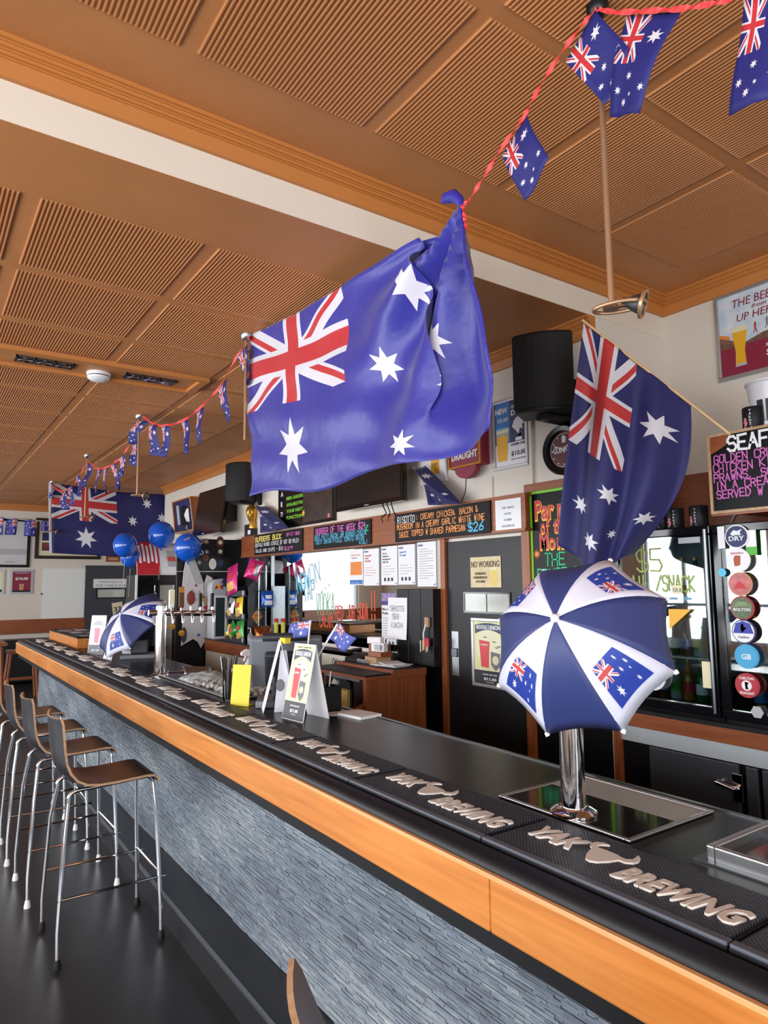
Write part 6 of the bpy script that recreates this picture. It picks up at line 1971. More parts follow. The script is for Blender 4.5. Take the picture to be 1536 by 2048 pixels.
# near till seen from behind
def till(c, rot, label, s=1.0, tilt=28):
    t = thing('till_terminal', label, 'till', c, 'touch screen tills on the bar')
    a = math.radians(rot)
    n = Vector((math.cos(a), math.sin(a), 0)); r = Vector((0, 0, 1)).cross(n)     # n = the way the screen faces
    c = Vector(c)
    def B(lo, hi, name, m, bevel=.006):
        mid = [(p + q) / 2 for p, q in zip(lo, hi)]
        half = [(q - p) / 2 for p, q in zip(lo, hi)]
        return obj(name, MB().obox(c + r * mid[0] + n * mid[1] + Vector((0, 0, mid[2])), r * half[0], n * half[1], (0, 0, half[2])), m, t, bevel=bevel)
    B((-.15 * s, -.11 * s, 0), (.15 * s, .13 * s, .035 * s), 'base', GREYP)
    B((-.07 * s, -.08 * s, .035 * s), (.07 * s, .0, .16 * s), 'stand', CHAR, .015)
    w_ = math.radians(tilt)
    up = Vector((0, 0, 1)) * math.cos(w_) - n * math.sin(w_)
    nn = n * math.cos(w_) + Vector((0, 0, 1)) * math.sin(w_)
    m0 = c + n * .04 * s + Vector((0, 0, .22 * s))
    obj('screen_shell', MB().obox(m0, r * .19 * s, up * .15 * s, nn * .022 * s), GREYP, t, bevel=.012)
    obj('screen_glass', MB().obox(m0 + nn * .0235 * s, r * .17 * s, up * .13 * s, nn * .002), SCREEN, t)
    obj('rear_hump', MB().obox(m0 - nn * .04 * s - up * .02 * s, r * .11 * s, up * .10 * s, nn * .022 * s), CHAR, t, bevel=.012)
    obj('top_reader', MB().tube([m0 + up * .155 * s - r * .12 * s - nn * .01, m0 + up * .155 * s + r * .12 * s - nn * .01], .022 * s, 12), CHAR, t, smooth=True)
    return t
till((1.665, 3.33, ZB), 62, 'grey till seen from behind, beside the red drink card', 1.0)
# plain backed tent card in front of the till
t, f, w, h = tent_card((1.56, 3.19, ZB), .14, .345, .17, 158, 'white tent card seen from behind with a yellow top clip, at the near till')
p = Vector((1.56, 3.19, ZB))
ca, sa = math.cos(math.radians(158)), math.sin(math.radians(158))
obj('top_clip', MB().box((1.545, 3.10, ZB + .335), (1.575, 3.16, ZB + .362)), YELLOW, t)
n_ = Vector((ca, sa, 0)); r_ = Vector((0, 0, 1)).cross(n_)
q_ = p + r_ * .05 if (p + r_ * .05).length < (p - r_ * .05).length else p - r_ * .05
obj('side_gusset', MB().prism([q_ + n_ * .03, q_ - n_ * .075, q_ - n_ * .03 + Vector((0, 0, .30)), q_ + n_ * .0 + Vector((0, 0, .30))], r_ * .002), M('shaded card', (222, 226, 236), .6), t)
hf_ = Fr(q_, -n_, (0, 0, 1))
poly('finger_hole', hf_, disc_pts(.0, .13, .022, .030, 16), .003 if hf_.n.dot(ORG - q_) > 0 else -.003, .0035 if hf_.n.dot(ORG - q_) > 0 else -.0035, GREYPRINT, t)
# yellow card and glass of straws
t = thing('yellow_card', 'bright yellow standing card beside the glass of straws', 'table sign', (1.455, 3.43, ZB))
a = math.radians(215)
n = Vector((math.cos(a), math.sin(a), 0)); r = Vector((0, 0, 1)).cross(n)
obj('card_face', MB().obox(Vector((1.455, 3.43, ZB + .105)), r * .055, n * .002, Vector((.012, .012, .104))), YELLOW, t)
obj('card_foot', MB().obox(Vector((1.475, 3.45, ZB + .003)), r * .055, n * .03, Vector((0, 0, .002))), YELLOW, t)
f = Fr(Vector((1.455, 3.43, ZB)) - r * .055 + n * .004, r, Vector((.012, .012, .104)))
sheet('black_square', f, .044, .135, .058, .150, -.002, .002, BLACK, t)
for k in range(4):
    sheet('text_line', f, .02 + .03 * (k % 2), .10 - .02 * k, .085, .102 - .02 * k, -.002, .002, GREYPRINT, t)
gy = 3.62
t = thing('straw_glass', 'tall clear glass full of black straws, left of the yellow card', 'glass', (1.462, gy, ZB))
obj('glass_wall', MB().lathe((1.462, gy, ZB), [(.026, 0), (.028, .004), (.034, .17), (.032, .17), (.026, .01), (0, .008)], seg=24), GLASS_D, t, smooth=True)
rnd = random.Random(2)
for k in range(16):
    a = 2 * PI * k / 16
    q1, q2 = rnd.uniform(.4, 1), rnd.uniform(.7, 1.2)
    obj('straw', MB().tube([(1.462 + .018 * q1 * math.cos(a), gy + .018 * q1 * math.sin(a), ZB + .012), (1.462 + .040 * q2 * math.cos(a + .4), gy + .040 * q2 * math.sin(a + .4), ZB + .225 + rnd.uniform(0, .02))], .003, 6), BLACK if k % 5 else STEEL, t)
# ice well with rubber and glasses
wx0, wx1, wy0, wy1 = 1.47, 1.84, 3.60, 5.05
t = thing('ice_well', 'steel ice well sunk in the bar holding ice and a scoop', 'ice well', (1.65, 4.3, ZB))
f = Fr((wx0, wy0, ZB), (1, 0, 0), (0, 1, 0))
obj('rim', frame_border(MB(), f, wx1 - wx0, wy1 - wy0, .03, 0, .012), STEEL, t, bevel=.004)
sheet('pan', f, .03, .03, wx1 - wx0 - .03, wy1 - wy0 - .03, 0, .003, STEELD, t)
rnd = random.Random(4)
mb = MB()
for k in range(420):
    x, y = rnd.uniform(wx0 + .04, wx1 - .04), rnd.uniform(wy0 + .05, wy0 + .75)
    hgt = .018 + .012 * math.sin((y - wy0) * 5)
    v = Vector((rnd.uniform(-1, 1), rnd.uniform(-1, 1), rnd.uniform(-1, 1))).normalized()
    w_ = v.orthogonal().normalized()
    mb.obox((x, y, ZB + .004 + rnd.uniform(.008, hgt)), v * .011, w_ * .011, v.cross(w_) * .009)
ice = obj('crushed_ice', mb, M('ice', (206, 204, 200), .15, trans=.4), t)
ice['kind'] = 'stuff'
t = thing('ice_scoop', 'steel ice scoop lying on the rim of the ice well', 'scoop', (1.68, 4.86, ZB + .012))
mb = MB().grid(lambda u, v: Vector((1.60 + .20 * u, 4.80 + .10 * (v - .5) * (1 - .3 * u), ZB + .014 + .055 * math.sin(PI * v) * (1 - .3 * u))), 8, 10)
obj('bowl', mb, STEEL, t, smooth=True, solid=.002)
obj('handle', MB().tube([(1.60, 4.80, ZB + .035), (1.50, 4.80, ZB + .040)], .010, 10), STEEL, t, smooth=True)
t = obj('clear_bag', MB().grid(lambda u, v: Vector((1.50 + .30 * u, 4.30 + .30 * v + .02 * math.sin(u * 9), ZB + .014 + .05 * math.sin(PI * u) ** .7 * math.sin(PI * v) ** .7 + .008 * math.sin(u * 21) * math.sin(v * 17))), 20, 18), M('frosted bag', (196, 206, 208), .2, trans=.3), smooth=True, solid=.002)
tag(t, 'crumpled clear bag of ice lying in the ice well', 'bag')

# left chrome tap tower with handles
t = thing('beer_tower', 'chrome beer tower with a cross bar of tap handles towards the far end', 'beer tower', (1.497, 4.98, ZB))
bx, by = 1.497, 4.98
obj('base_flange', MB().lathe((bx, by, ZB), [(.062, 0), (.062, .006), (.05, .014), (.036, .018)], seg=28), CHROME, t, smooth=True)
obj('column', MB().lathe((bx, by, ZB + .016), [(.038, 0), (.038, .47)], seg=28), CHROME, t, smooth=True)
hz = ZB + .44
obj('cross_bar', MB().tube([(bx - .09, by, hz), (bx + .40, by, hz - .02)], [.022, .020], 14), CHROME, t, smooth=True)
HAN = [(.05, PAPER, .13, 'XXXX'), (.12, M('beer brown', (90, 62, 36)), .15, ''), (.19, M('maroon oval', (116, 46, 44)), .17, ''), (.26, BLACK, .10, ''), (.35, BLACK, .10, '')]
for k, (dx, m, hh, s) in enumerate(HAN):
    x = bx + dx
    tp = obj('tap', MB().tube([(x, by - .02, hz), (x, by - .09, hz), (x, by - .11, hz - .03), (x, by - .115, hz - .075)], [.013, .012, .010, .008], 10), CHROME, t, smooth=True)
    if k == 2:
        obj('tap_handle', MB().lathe((x, by - .075, hz + .10), [(.0, -.010), (.028, -.008), (.032, 0), (.028, .008), (0, .010)], (0, -1, 0), 24, 1.0, 1.6), m, tp, smooth=True)
    else:
        obj('tap_handle', MB().obox((x, by - .07, hz + .03 + hh / 2), (.019 if k < 2 else .012, 0, 0), (.0, .012, -.006), (0, 0, hh / 2)), m, tp, bevel=.006)
    obj('handle_stem', MB().tube([(x, by - .07, hz), (x, by - .07, hz + .04)], .008, 8), CHROME, tp)
    if k in (0, 1):
        f = Fr((x - .017, by - .0835, hz + .04), (1, 0, 0), (0, 0, 1))
        sheet('handle_badge', f, 0, .10 if k == 1 else .02, .034, .14 if k == 1 else .12, 0, .002, GOLD if k else CREAM, tp)
for k, dx in enumerate((.06, .13)):
    obj('drip_badge', MB().lathe((bx + dx, by - .06, hz - .10 - .05 * k), [(0, -.004), (.022, -.003), (.022, .003), (0, .004)], (0, -1, 0), 18), GOLD, t, smooth=True)
# bottles and cloth behind the ice well
for k, (x, y, m, lab) in enumerate(((1.80, 4.12, WHITE, 'white trigger spray bottle behind the ice well'), (1.80, 3.98, RED, 'red trigger spray bottle behind the glass of straws'))):
    t = thing('spray_bottle', lab, 'spray bottle', (x, y, ZB), 'spray bottles behind the ice well')
    obj('bottle_body', MB().lathe((x, y, ZB), [(.034, 0), (.036, .01), (.036, .11), (.015, .15), (.014, .17)], seg=16), GREYL if k == 0 else M('clear blue bottle', (90, 110, 160), .2), t, smooth=True)
    obj('trigger_head', MB().prism([(x + .035, y - .012, ZB + .165), (x - .055, y - .012, ZB + .185), (x - .055, y - .012, ZB + .205), (x - .02, y - .012, ZB + .225), (x + .03, y - .012, ZB + .215)], (0, .024, 0)), m, t, bevel=.004)
    obj('trigger', MB().tube([(x - .02, y, ZB + .185), (x - .035, y, ZB + .15)], .006, 6), m, t)
t = obj('bar_cloth', MB().lathe((1.82, 3.86, ZB + .16), [(.0, .055), (.05, .05), (.075, .02), (.06, 0), (.0, -.005)], (0, 0, 1), 18), M('white bar cloth', (226, 226, 228), .8, bump=(60, .6)), smooth=True)
tag(t, 'bunched white cloth on top of the glass rack', 'cloth')
t = thing('glass_rack', 'black wire rack of upturned glasses behind the straws', 'rack', (1.82, 3.86, ZB))
for k in range(6):
    a = PI * k / 6
    obj('rack_wire', MB().tube([(1.80 + .05 * math.cos(k * 1.05), 3.86 + .08 * math.sin(k * 1.05), ZB), (1.80 + .05 * math.cos(k * 1.05), 3.86 + .08 * math.sin(k * 1.05), ZB + .16)], .005, 6), BLACK, t)
obj('rack_ring', MB().tube([(1.80 + .05 * math.cos(k * .5236), 3.86 + .08 * math.sin(k * .5236), ZB + .158) for k in range(13)], .005, 6), BLACK, t)
t = thing('padded_chair', 'olive green padded chair back in front of the corner counter', 'chair', (2.55, 5.4, 0))
for yy in (5.24, 5.54):
    obj('leg', MB().tube([(2.565, yy, 0), (2.565, yy, .80)], .014, 8), BLACK, t)
obj('backrest', MB().prism([(2.55, 5.20, .78), (2.55, 5.20, 1.02), (2.55, 5.25, 1.10), (2.55, 5.36, 1.13), (2.55, 5.50, 1.12), (2.55, 5.56, 1.04), (2.55, 5.58, .78)], (.03, 0, .0)), M('olive green', (150, 160, 60), .6), t, bevel=.01)

# far till, two far tent cards, black stand
till((1.71, 6.30, ZB), 75, 'charcoal till under the far umbrella', 1.05, 34)
t, f, w, h = tent_card((1.535, 6.34, ZB), .115, .34, .22, 205, 'far tent card with yellow and purple print in front of the far umbrella')
sheet('gold_column', f, w * .52, h * .25, w * .82, h * .62, 0, .001, ORANGE, t)
for k, (b, m) in enumerate(((.80, CHAR), (.66, CHAR), (.50, CHAR), (.40, NAVY), (.30, MAROON), (.12, CHAR))):
    chalk('lettering', [('ABDQNM'[k] + 'WZEKB2'[k], w * .12, h * b, h * .09, w * .6)], f, m, t, .010, .0015, .3)
t, f, w, h = tent_card((1.50, 6.93, ZB), .16, .36, .10, 222, 'far tent card with a pink drink print, left of the far umbrella')
poly('pink_glass', f, [(w * .35, h * .30), (w * .62, h * .28), (w * .66, h * .66), (w * .30, h * .68)], 0, .001, M('pink drink', (236, 150, 170)), t)
sheet('grey_foot', f, .003, .003, w - .003, h * .24, 0, .001, GREYPRINT, t)
poly('arch_print', f, disc_pts(w * .5, h * .74, w * .34, h * .12, 14, 0, PI), 0, .001, GREYL, t)
text('lettering', '$11.50', f, w * .5, h * .08, h * .07, C_WHITE, t, align='CENTER', width=w * .5, bold=.03)
t = obj('card_reader', MB().obox((1.585, 6.80, ZB + .12), (.006, .004, 0), Vector((-.015, .03, 0)), (.01, .0, .12)), BLACKM)
tag(t, 'slim black card reader standing beside the pink drink card', 'card reader')
# timber box with pictures under glass at the far end of the bar
t = thing('raised_box', 'honey timber box with pictures on its lid at the far end of the bar', 'box', (1.62, 8.55, ZB))
obj('box_sides', MB().box((1.44, 7.62, ZB), (1.84, 9.30, 1.185)), W_BAR, t, bevel=.004)
obj('lid_mat', MB().box((1.435, 7.615, 1.185), (1.845, 9.305, 1.20)), BLACKM, t, bevel=.003)
rnd = random.Random(9)
for k in range(14):
    x, y = 1.48 + .16 * (k % 2) + rnd.uniform(0, .06), 7.70 + .22 * (k // 2)
    obj('picture', MB().obox((x + .06, y + .07, 1.2006), Vector((.06, .01, 0)), Vector((-.01, .075, 0)), (0, 0, .0006 + .0003 * (k % 3))), (GREYL, PAPER, GREYPRINT, M('pink photo', (196, 120, 130)), CHAR)[k % 5], t)

# ------------------------------------------------------------------ far end behind the bar
# black partition with badges beyond the corner counter
PY = 7.96
pl = at_y(356, 1078, PY).x
bw = thing('black_partition', 'tall black partition covered with small badges left of the chalkboards', 'partition', (2.9, PY, 0))
PZ = 2.272
box('upper_panel', (pl, PY, 1.886), (XW - .002, PY + .04, PZ), BLACK, bw)
box('lower_panel', (pl, PY, 0), (XW - .002, PY + .04, 1.880), BLACK, bw)
f = Fr((0, PY - .001, 0), (1, 0, 0), (0, 0, 1))
def pb(px, py):
    p = at_y(px, py, PY)
    return p.x, p.z
for k, (px, py, r, m, lab) in enumerate(((402, 1083, .03, GREYL, 'white'), (412, 1083, .035, M('rust badge', (150, 70, 50)), 'rust'), (440, 1085, .05, M('wine oval', (92, 30, 36)), 'wine'), (402, 1105, .03, WHITE, 'white'), (413, 1104, .035, NAVY, 'navy'), (440, 1103, .045, CHAR, 'grey'), (411, 1116, .035, M('rust badge', (150, 70, 50)), 'rust'), (398, 1125, .03, GREYPRINT, 'grey'), (425, 1128, .045, WHITE, 'white patterned'), (440, 1126, .045, NAVY, 'navy'))):
    a, b = pb(px, py)
    o = poly('pub_badge', f, disc_pts(a, b, r, r * (1.5 if lab in ('wine', 'white patterned') else 1.0), 18), 0, .008, m)
    tag(o, '%s badge on the black partition, %s of the badges from top left' % (lab, ORD[k] if k else 'first'), 'badge', 'badges on the black partition')
    poly('badge_centre', f, disc_pts(a, b, r * .55, n=12), .008, .010, (CHAR, GREYL, CREAM)[k % 3], o)
# white cardboard cow standee with notes
YS = 7.92
cow = thing('cow_standee', 'white cardboard cow cutout standing against the black partition', 'cutout', (2.6, YS, 1.0))
def cp_(pts):
    out = []
    for (x, y) in pts:
        p = at_y(x, y, YS)
        out.append((p.x, p.z))
    return out
fz = Fr((0, YS, 0), (1, 0, 0), (0, 0, 1))
CARD = M('matt white card', (214, 212, 214), .6)
poly('body', fz, cp_([(372, 1120), (389, 1118), (400, 1148), (408, 1168), (414, 1150), (424, 1155), (430, 1170), (428, 1262), (421, 1262), (402, 1296), (396, 1284), (386, 1278), (362, 1292), (366, 1240), (365, 1170), (368, 1140)]), -.012, 0, CARD, cow)
poly('neck_flap', fz, cp_([(372, 1120), (389, 1118), (408, 1168), (392, 1172)]), 0, .008, M('grey card', (186, 186, 190), .6), cow)
poly('note_sheet', fz, cp_([(366, 1170), (406, 1168), (408, 1226), (366, 1226)]), .008, .012, M('pale note', (222, 214, 218), .6), cow)
fn_ = Fr((at_y(370, 1220, YS).x, YS, at_y(370, 1220, YS).z), (1, 0, 0), (0, 0, 1)).shift(d=.012)
chalk('lettering', [('ALL', .06, .20, .035, .08), ('STAFF', .03, .155, .035, .13), ('WEAR', .05, .11, .03, .1), ('HAT', .06, .07, .03, .08)], fn_, GREYPRINT, cow, .004)
poly('red_letter_card', fz, cp_([(405, 1214), (424, 1204), (436, 1226), (428, 1238)]), .012, .018, RED, cow)
poly('brown_strap', fz, cp_([(396, 1180), (408, 1192), (424, 1216), (416, 1214), (398, 1196)]), .012, .018, W_EDGE, cow)
poly('nose_patch', fz, disc_pts(*cp_([(367, 1270)])[0], .035, .09, 16), .0, .006, M('cow patch', (70, 66, 70), .6), cow)
for (x, y) in ((391, 1171), (406, 1194), (423, 1166)):
    poly('pin', fz, disc_pts(*cp_([(x, y)])[0], .014, n=12), .012, .02, M('brass pin', (120, 90, 60)), cow)
poly('blue_pin', fz, disc_pts(*cp_([(397, 1270)])[0], .018, n=12), .0, .004, BLUE, cow)
# cap hung on the mini cooler
c0 = at_y(446, 1163, 7.72)
t = thing('flag_cap', 'navy cap with a flag patch on top of the mini cooler', 'cap', c0)
obj('crown', MB().lathe(c0 + Vector((0, 0, -.06)), [(.085, 0), (.086, .03), (.075, .075), (.04, .105), (0, .112)], (0, 0, 1), 20), M('navy cap', (36, 36, 76), .8), t, smooth=True)
obj('peak', MB().prism([c0 + Vector((-.07 + .14 * k / 8, -.075 - .06 * math.sin(PI * k / 8), -.060)) for k in range(9)], (0, 0, .008)), M('navy cap', (36, 36, 76)), t)
obj('flag_patch', MB().grid(lambda u, v: c0 + Vector((-.06 + .10 * u, -.083 + .02 * v, -.045 + .06 * v)), 4, 4, lambda u, v: (u * .5, .5 + v * .5)), FLAG_SMALL, t)
# tall drinks fridge with a curved header
YR = 9.60
rx0, rx1 = at_y(275, 1200, YR).x, at_y(352, 1200, YR).x
t = thing('drinks_fridge', 'tall two-door drinks fridge with a curved red and white header', 'fridge', ((rx0 + rx1) / 2, YR + .3, 0))
zt = at_y(310, 1150, YR).z
box('cabinet', (rx0 - .004, YR + .02, 0), (rx1 + .02, YR + .6, zt), BLACK, t)
box('white_trim', (rx0 - .03, YR, 0), (rx0 - .004, YR + .03, zt), WHITE, t)
box('top_rail', (rx0, YR, zt - .10), (rx1, YR + .02, zt), BLACKG, t)
for k in range(2):
    a = rx0 + (rx1 - rx0) / 2 * k
    b = a + (rx1 - rx0) / 2
    f = Fr((a + .003, YR, .15), (1, 0, 0), (0, 0, 1))
    w, h = b - a - .006, zt - .26
    d = obj('glass_door', frame_border(MB(), f, w, h, .03, -.02, .01), BLACKG, t)
    sheet('door_pane', f, .03, .03, w - .03, h - .03, -.016, -.010, GLASS_F, d)
    for j in range(7):
        o = sheet('bottle_row', f, .03, .12 + .21 * j, w - .03, .26 + .21 * j, -.019, -.017, (M('dark bottles', (40, 60, 52), .3, vary=(40, .6)), M('grey cans', (90, 100, 104), .3, vary=(40, .6)))[j % 2], d)
hd = MB()
zA, zBt = zt, at_y(310, 1085, YR).z
def hf(u, v):
    x = lerp(rx0 - .06, rx1 + .05, u)
    z = lerp(zA, zBt, v)
    return Vector((x, YR - .16 + .22 * v * v, z))
hd_o = obj('header_sign', MB().grid(hf, 10, 8), PAPER, t, smooth=True, solid=.01)
obj('red_artwork', MB().grid(lambda u, v: hf(u * .48, v) + Vector((0, -.012, 0)), 6, 6), M('red wave print', (200, 40, 50), .45), hd_o, smooth=True)
for k in range(5):
    obj('white_bottle_art', MB().grid(lambda u, v: hf(.05 + .085 * k + .05 * u, .35 + .05 * (k % 2) + .55 * v) + Vector((0, -.016, 0)), 2, 5), PAPER, hd_o, smooth=True)
obj('grey_badge_art', MB().grid(lambda u, v: hf(.66 + .16 * u, .25 + .5 * v) + Vector((0, -.012, 0)), 3, 4), GREYL, hd_o, smooth=True)
obj('red_badge_art', MB().grid(lambda u, v: hf(.65 + .18 * u, .42 + .14 * v) + Vector((0, -.016, 0)), 3, 3), M('badge red', (214, 90, 84)), hd_o, smooth=True)
# balloons
def balloon(px, py, y, r, label):
    c = at_y(px, py, y)
    t = thing('balloon', label, 'balloon', c - Vector((0, 0, r)), 'blue balloons')
    prof = [(0, -r * 1.12)] + [(r * math.sin(a) * (1 if a > PI / 2 else 1), -r * 1.06 * math.cos(a)) for a in [PI * k / 16 for k in range(1, 16)]] + [(0, r * 1.02)]
    obj('skin', MB().lathe(c, prof, (0, 0, 1), 28), BALLOON, t, smooth=True)
    obj('knot', MB().lathe(c + Vector((0, 0, -r * 1.10)), [(.004, 0), (.012, -.015), (.010, -.02)], (0, 0, 1), 10), BALLOON, t, smooth=True)
    obj('string', MB().tube([c + Vector((0, 0, -r * 1.1)), c + Vector((.02, .1, -r * 1.1 - .22)), c + Vector((.05, .25, -r * 1.1 - .40))], .002, 5), WHITE, t)
    return t, c
balloon(323, 1070, 9.25, .175, 'highest blue balloon above the drinks fridge header')
tb, cb = balloon(376, 1095, 7.74, .155, 'rightmost blue balloon with a small flag print')
obj('flag_print', MB().grid(lambda u, v: cb + Vector((-.09 + .06 * u, -.128 + .03 * (u - .5) ** 2, .06 + .04 * v + .03 * u)).normalized() * 0 + Vector((-.085 + .06 * u, -.115 - .012 * u, .05 + .035 * v + .03 * u)), 4, 4, lambda u, v: (u * .5, .5 + v * .5)), FLAG_SMALL, tb)
balloon(250, 1090, 9.25, .150, 'leftmost blue balloon in front of the far flag')
balloon(261, 1114, 9.58, .130, 'lowest blue balloon tucked behind the leftmost one')

# ------------------------------------------------------------------ far wall
fy = Fr((0, YF - .001, 0), (1, 0, 0), (0, 0, 1))
def fyp(px, py):
    p = at_y(px, py, YF - .001)
    return p.x, p.z
def far_rect(name, tl, br, label, cat, depth, mat, bevel=0):
    (a, b), (c_, d_) = fyp(*tl), fyp(*br)
    t = thing(name, label, cat, (a / 2 + c_ / 2, YF, d_))
    f = Fr((a, YF - .001, d_), (1, 0, 0), (0, 0, 1))
    return t, f, c_ - a, b - d_
# timber dado and black bench below it
(a, b), (c_, d_) = fyp(0, 1240.5), fyp(168, 1262)
struct('trim_7', MB().box((X_LEFT, YF - .05, d_), (c_, YF - .002, b)), W_REDX)
t = obj('wall_bench', MB().box((X_LEFT + .05, YF - .5, .02), (c_, YF - .06, .78)), BENCH, bevel=.03)
tag(t, 'black padded bench along the far wall under the timber rail', 'bench')
# grey door to the next bar
(a, b), (c_, d_) = fyp(171, 1131), fyp(273, 1262)
fd = struct('door_2', MB().box((a, YF - .04, .005), (c_, YF - .002, b)), GREYDOOR)
(w0, w1), (w2, w3) = fyp(192, 1177), fyp(250, 1196)
f = Fr((w0, YF - .041, w3), (1, 0, 0), (0, 0, 1))
obj('window_frame', frame_border(MB(), f, w2 - w0, w1 - w3, .02, 0, .012), BLACK, fd)
sheet('door_pane', f, .02, .02, w2 - w0 - .02, w1 - w3 - .02, 0, .006, M('bright door pane', (206, 210, 206), .1, metal=.3), fd)
t, f, w, h = far_rect('door_sign', (186, 1158), (255, 1175), 'white sign through to the next bar on the far charcoal door', 'sign', .01, PAPER)
f = f.shift(d=.045)
sheet('plate', f, 0, 0, w, h, -.004, .008, PAPER, t)
text('lettering', 'THROUGH TO', f, w * .5, h * .55, h * .34, GREYPRINT, t, d=.009, align='CENTER', width=w * .72)
text('lettering', 'THE YARDZ BAR', f, w * .5, h * .14, h * .34, GREYPRINT, t, d=.009, align='CENTER', width=w * .88)
t, f, w, h = far_rect('number_plate', (226, 1206), (246, 1231), 'tilted cream number plate reading 37 on the far charcoal door', 'number plate', .01, CREAM)
f = f.shift(d=.045).turn(8)
sheet('plate', f, 0, 0, w, h, -.004, .008, CREAM, t)
text('lettering', '37', f, w * .5, h * .3, h * .5, BLACK, t, d=.009, align='CENTER', width=w * .7, bold=.02)
# white panel
t, f, w, h = far_rect('wall_panel', (87, 1137), (168, 1236), 'large plain white panel on the far wall left of the charcoal door', 'wall panel', .01, BOARD_W)
sheet('board', f, 0, 0, w, h, 0, .012, BOARD_W, t)
sheet('latch', f, -.03, h * .48, .0, h * .52, 0, .02, STEELD, t)
# frames
t, f, w, h = far_rect('film_poster', (-60, 1034), (58, 1135), 'large black framed pale grey poster on the far wall', 'poster', .03, BLACK)
obj('frame', frame_border(MB(), f, w, h, .05, 0, .03), BLACK, t)
sheet('sheet', f, .05, .05, w - .05, h - .05, 0, .012, M('pale grey poster', (214, 214, 216), .5, vary=(2, .08)), t)
sheet('horizon_band', f, .05, h * .26, w - .05, h * .38, .012, .013, GREYL, t)
sheet('caption_line', f, w * .6, h * .11, w * .75, h * .12, .012, .013, GREYPRINT, t)
t, f, w, h = far_rect('memorabilia_frame', (72, 1036), (200, 1119), 'dark framed memorabilia board half behind the far flag', 'picture', .03, BLACK)
obj('frame', frame_border(MB(), f, w, h, .06, 0, .035), M('dark frame', (46, 32, 30), .4), t)
sheet('mount', f, .06, .06, w - .06, h - .06, 0, .01, CREAM, t)
for k in range(3):
    sheet('photo', f, .12, h * (.70 - .25 * k), .34, h * (.90 - .25 * k), .01, .014, (M('green photo', (50, 70, 60), .5, vary=(9, .5)), NAVY, M('red photo', (110, 50, 56), .5, vary=(9, .5)))[k], t)
    sheet('photo', f, .75, h * (.70 - .25 * k), 1.1, h * (.90 - .25 * k), .01, .014, GREYPRINT, t)
t, f, w, h = far_rect('price_poster', (21, 1139), (65, 1188), 'small silver framed maroon ten dollar poster on the far wall', 'poster', .02, ALU)
obj('frame', frame_border(MB(), f, w, h, .04, 0, .02), ALU, t)
sheet('sheet', f, .04, .04, w - .04, h - .04, 0, .01, MAROON, t)
sheet('dark_foot', f, .04, .04, w - .04, h * .15, .01, .012, BLACK, t)
text('lettering', '$10.00', f, w * .5, h * .58, h * .15, C_WHITE, t, d=.011, align='CENTER', width=w * .55, bold=.04)
text('lettering', 'CARLTON DRAUGHT', f, w * .5, h * .84, h * .05, C_WHITE, t, d=.011, align='CENTER', width=w * .62, bold=.02)
poly('beer_cup', f, [(w * .42, h * .16), (w * .58, h * .16), (w * .61, h * .42), (w * .39, h * .42)], .01, .013, TAN, t)
t, f, w, h = far_rect('price_poster', (-40, 1139), (8, 1188), 'small silver framed pale poster at the left edge of the far wall', 'poster', .02, ALU)
obj('frame', frame_border(MB(), f, w, h, .04, 0, .02), ALU, t)
sheet('sheet', f, .04, .04, w - .04, h - .04, 0, .01, M('pale yellow print', (236, 234, 180)), t)
sheet('dark_foot', f, .04, .04, w - .04, h * .18, .01, .012, BLACK, t)
t, f, w, h = far_rect('small_picture', (212, 1112), (239, 1124), 'small brown picture just below the far flag', 'picture', .02, W_REDX)
obj('frame', frame_border(MB(), f, w, h, .03, 0, .02), W_REDX, t)
sheet('sheet', f, .03, .03, w - .03, h - .03, 0, .01, TAN, t)
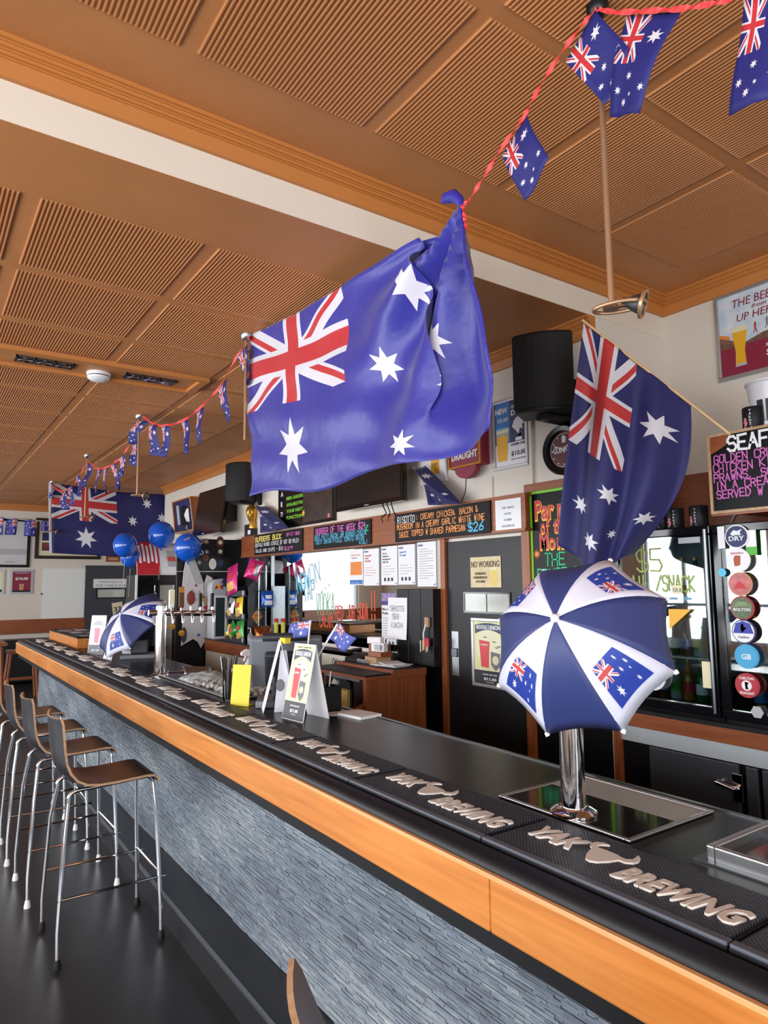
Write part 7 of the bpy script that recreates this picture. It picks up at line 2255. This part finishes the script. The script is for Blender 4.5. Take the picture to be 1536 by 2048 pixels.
# bunting in front of the far wall
YB_ = 13.2
Bf = lambda x, y: at_y(x, y, YB_)
fl = [((-10, 1033), (7, 1034), (-12, 1068), (5, 1070), 'far bunting flag cut by the left edge of the picture'), ((14, 1036), (36, 1038), (9, 1069), (32, 1070), 'far bunting flag over the pale grey poster'), ((50, 1040), (76, 1041), (48, 1072), (72, 1073), 'far bunting flag between the pale poster and the memorabilia frame'), ((83, 1042), (104, 1044), (82, 1062), (102, 1064), 'far bunting flag beside the far flag hoist')]
for k, (a, b, c_, d_, lab) in enumerate(fl):
    A_, B_, C_, D_ = Bf(*a), Bf(*b), Bf(*c_), Bf(*d_)
    o = cloth('bunting_flag', lambda u, v: C_.lerp(D_, u).lerp(A_.lerp(B_, u), v) + Vector((0, .02 * math.sin(u * 5 + k), 0)), 8, 8, FLAG_BIG, None, lambda u, v: (1 - u, v), .001)
    tag(o, 'small ' + lab, 'flag', 'small flags on the far wall string')
t = obj('bunting_string', MB().tube([Bf(-20, 1032), Bf(20, 1037), Bf(60, 1040.5), Bf(104, 1043.5)], .006, 6), WHITE)
tag(t, 'white string of bunting in front of the far wall posters', 'string')
# high timber table at the far left
t = thing('high_table', 'high timber table behind the far end of the bar', 'table', (.95, 11.6, 0))
tx0, tx1, ty0, ty1, tz = .1, 1.20, 11.2, 12.1, .93
obj('table_top', MB().box((tx0, ty0, tz - .045), (tx1, ty1, tz)), W_REDX, t, bevel=.006)
for (x, y) in ((tx0 + .08, ty0 + .08), (tx1 - .08, ty0 + .08), (tx0 + .08, ty1 - .08), (tx1 - .08, ty1 - .08)):
    obj('leg', MB().tube([(x + (.05 if x > .6 else -.05), y, 0), (x, y, tz - .045)], .03, 4), W_REDZ, t)
for y in (ty0 + .08, ty1 - .08):
    obj('stretcher', MB().box((tx0 + .05, y - .015, .32), (tx1 - .04, y + .015, .37)), W_REDX, t)
t = thing('timber_stool', 'backless timber stool tucked beside the far high table', 'stool', (1.55, 12.2, 0))
obj('seat', MB().box((1.30, 12.0, .70), (1.72, 12.4, .745)), W_REDX, t, bevel=.006)
for (x, y) in ((1.34, 12.04), (1.68, 12.04), (1.34, 12.36), (1.68, 12.36)):
    obj('leg', MB().tube([(x + (.06 if x > 1.5 else -.06), y, 0), (x, y, .70)], .022, 4), W_REDZ, t)
obj('stretcher', MB().box((1.30, 12.03, .30), (1.74, 12.05, .34)), W_REDX, t)
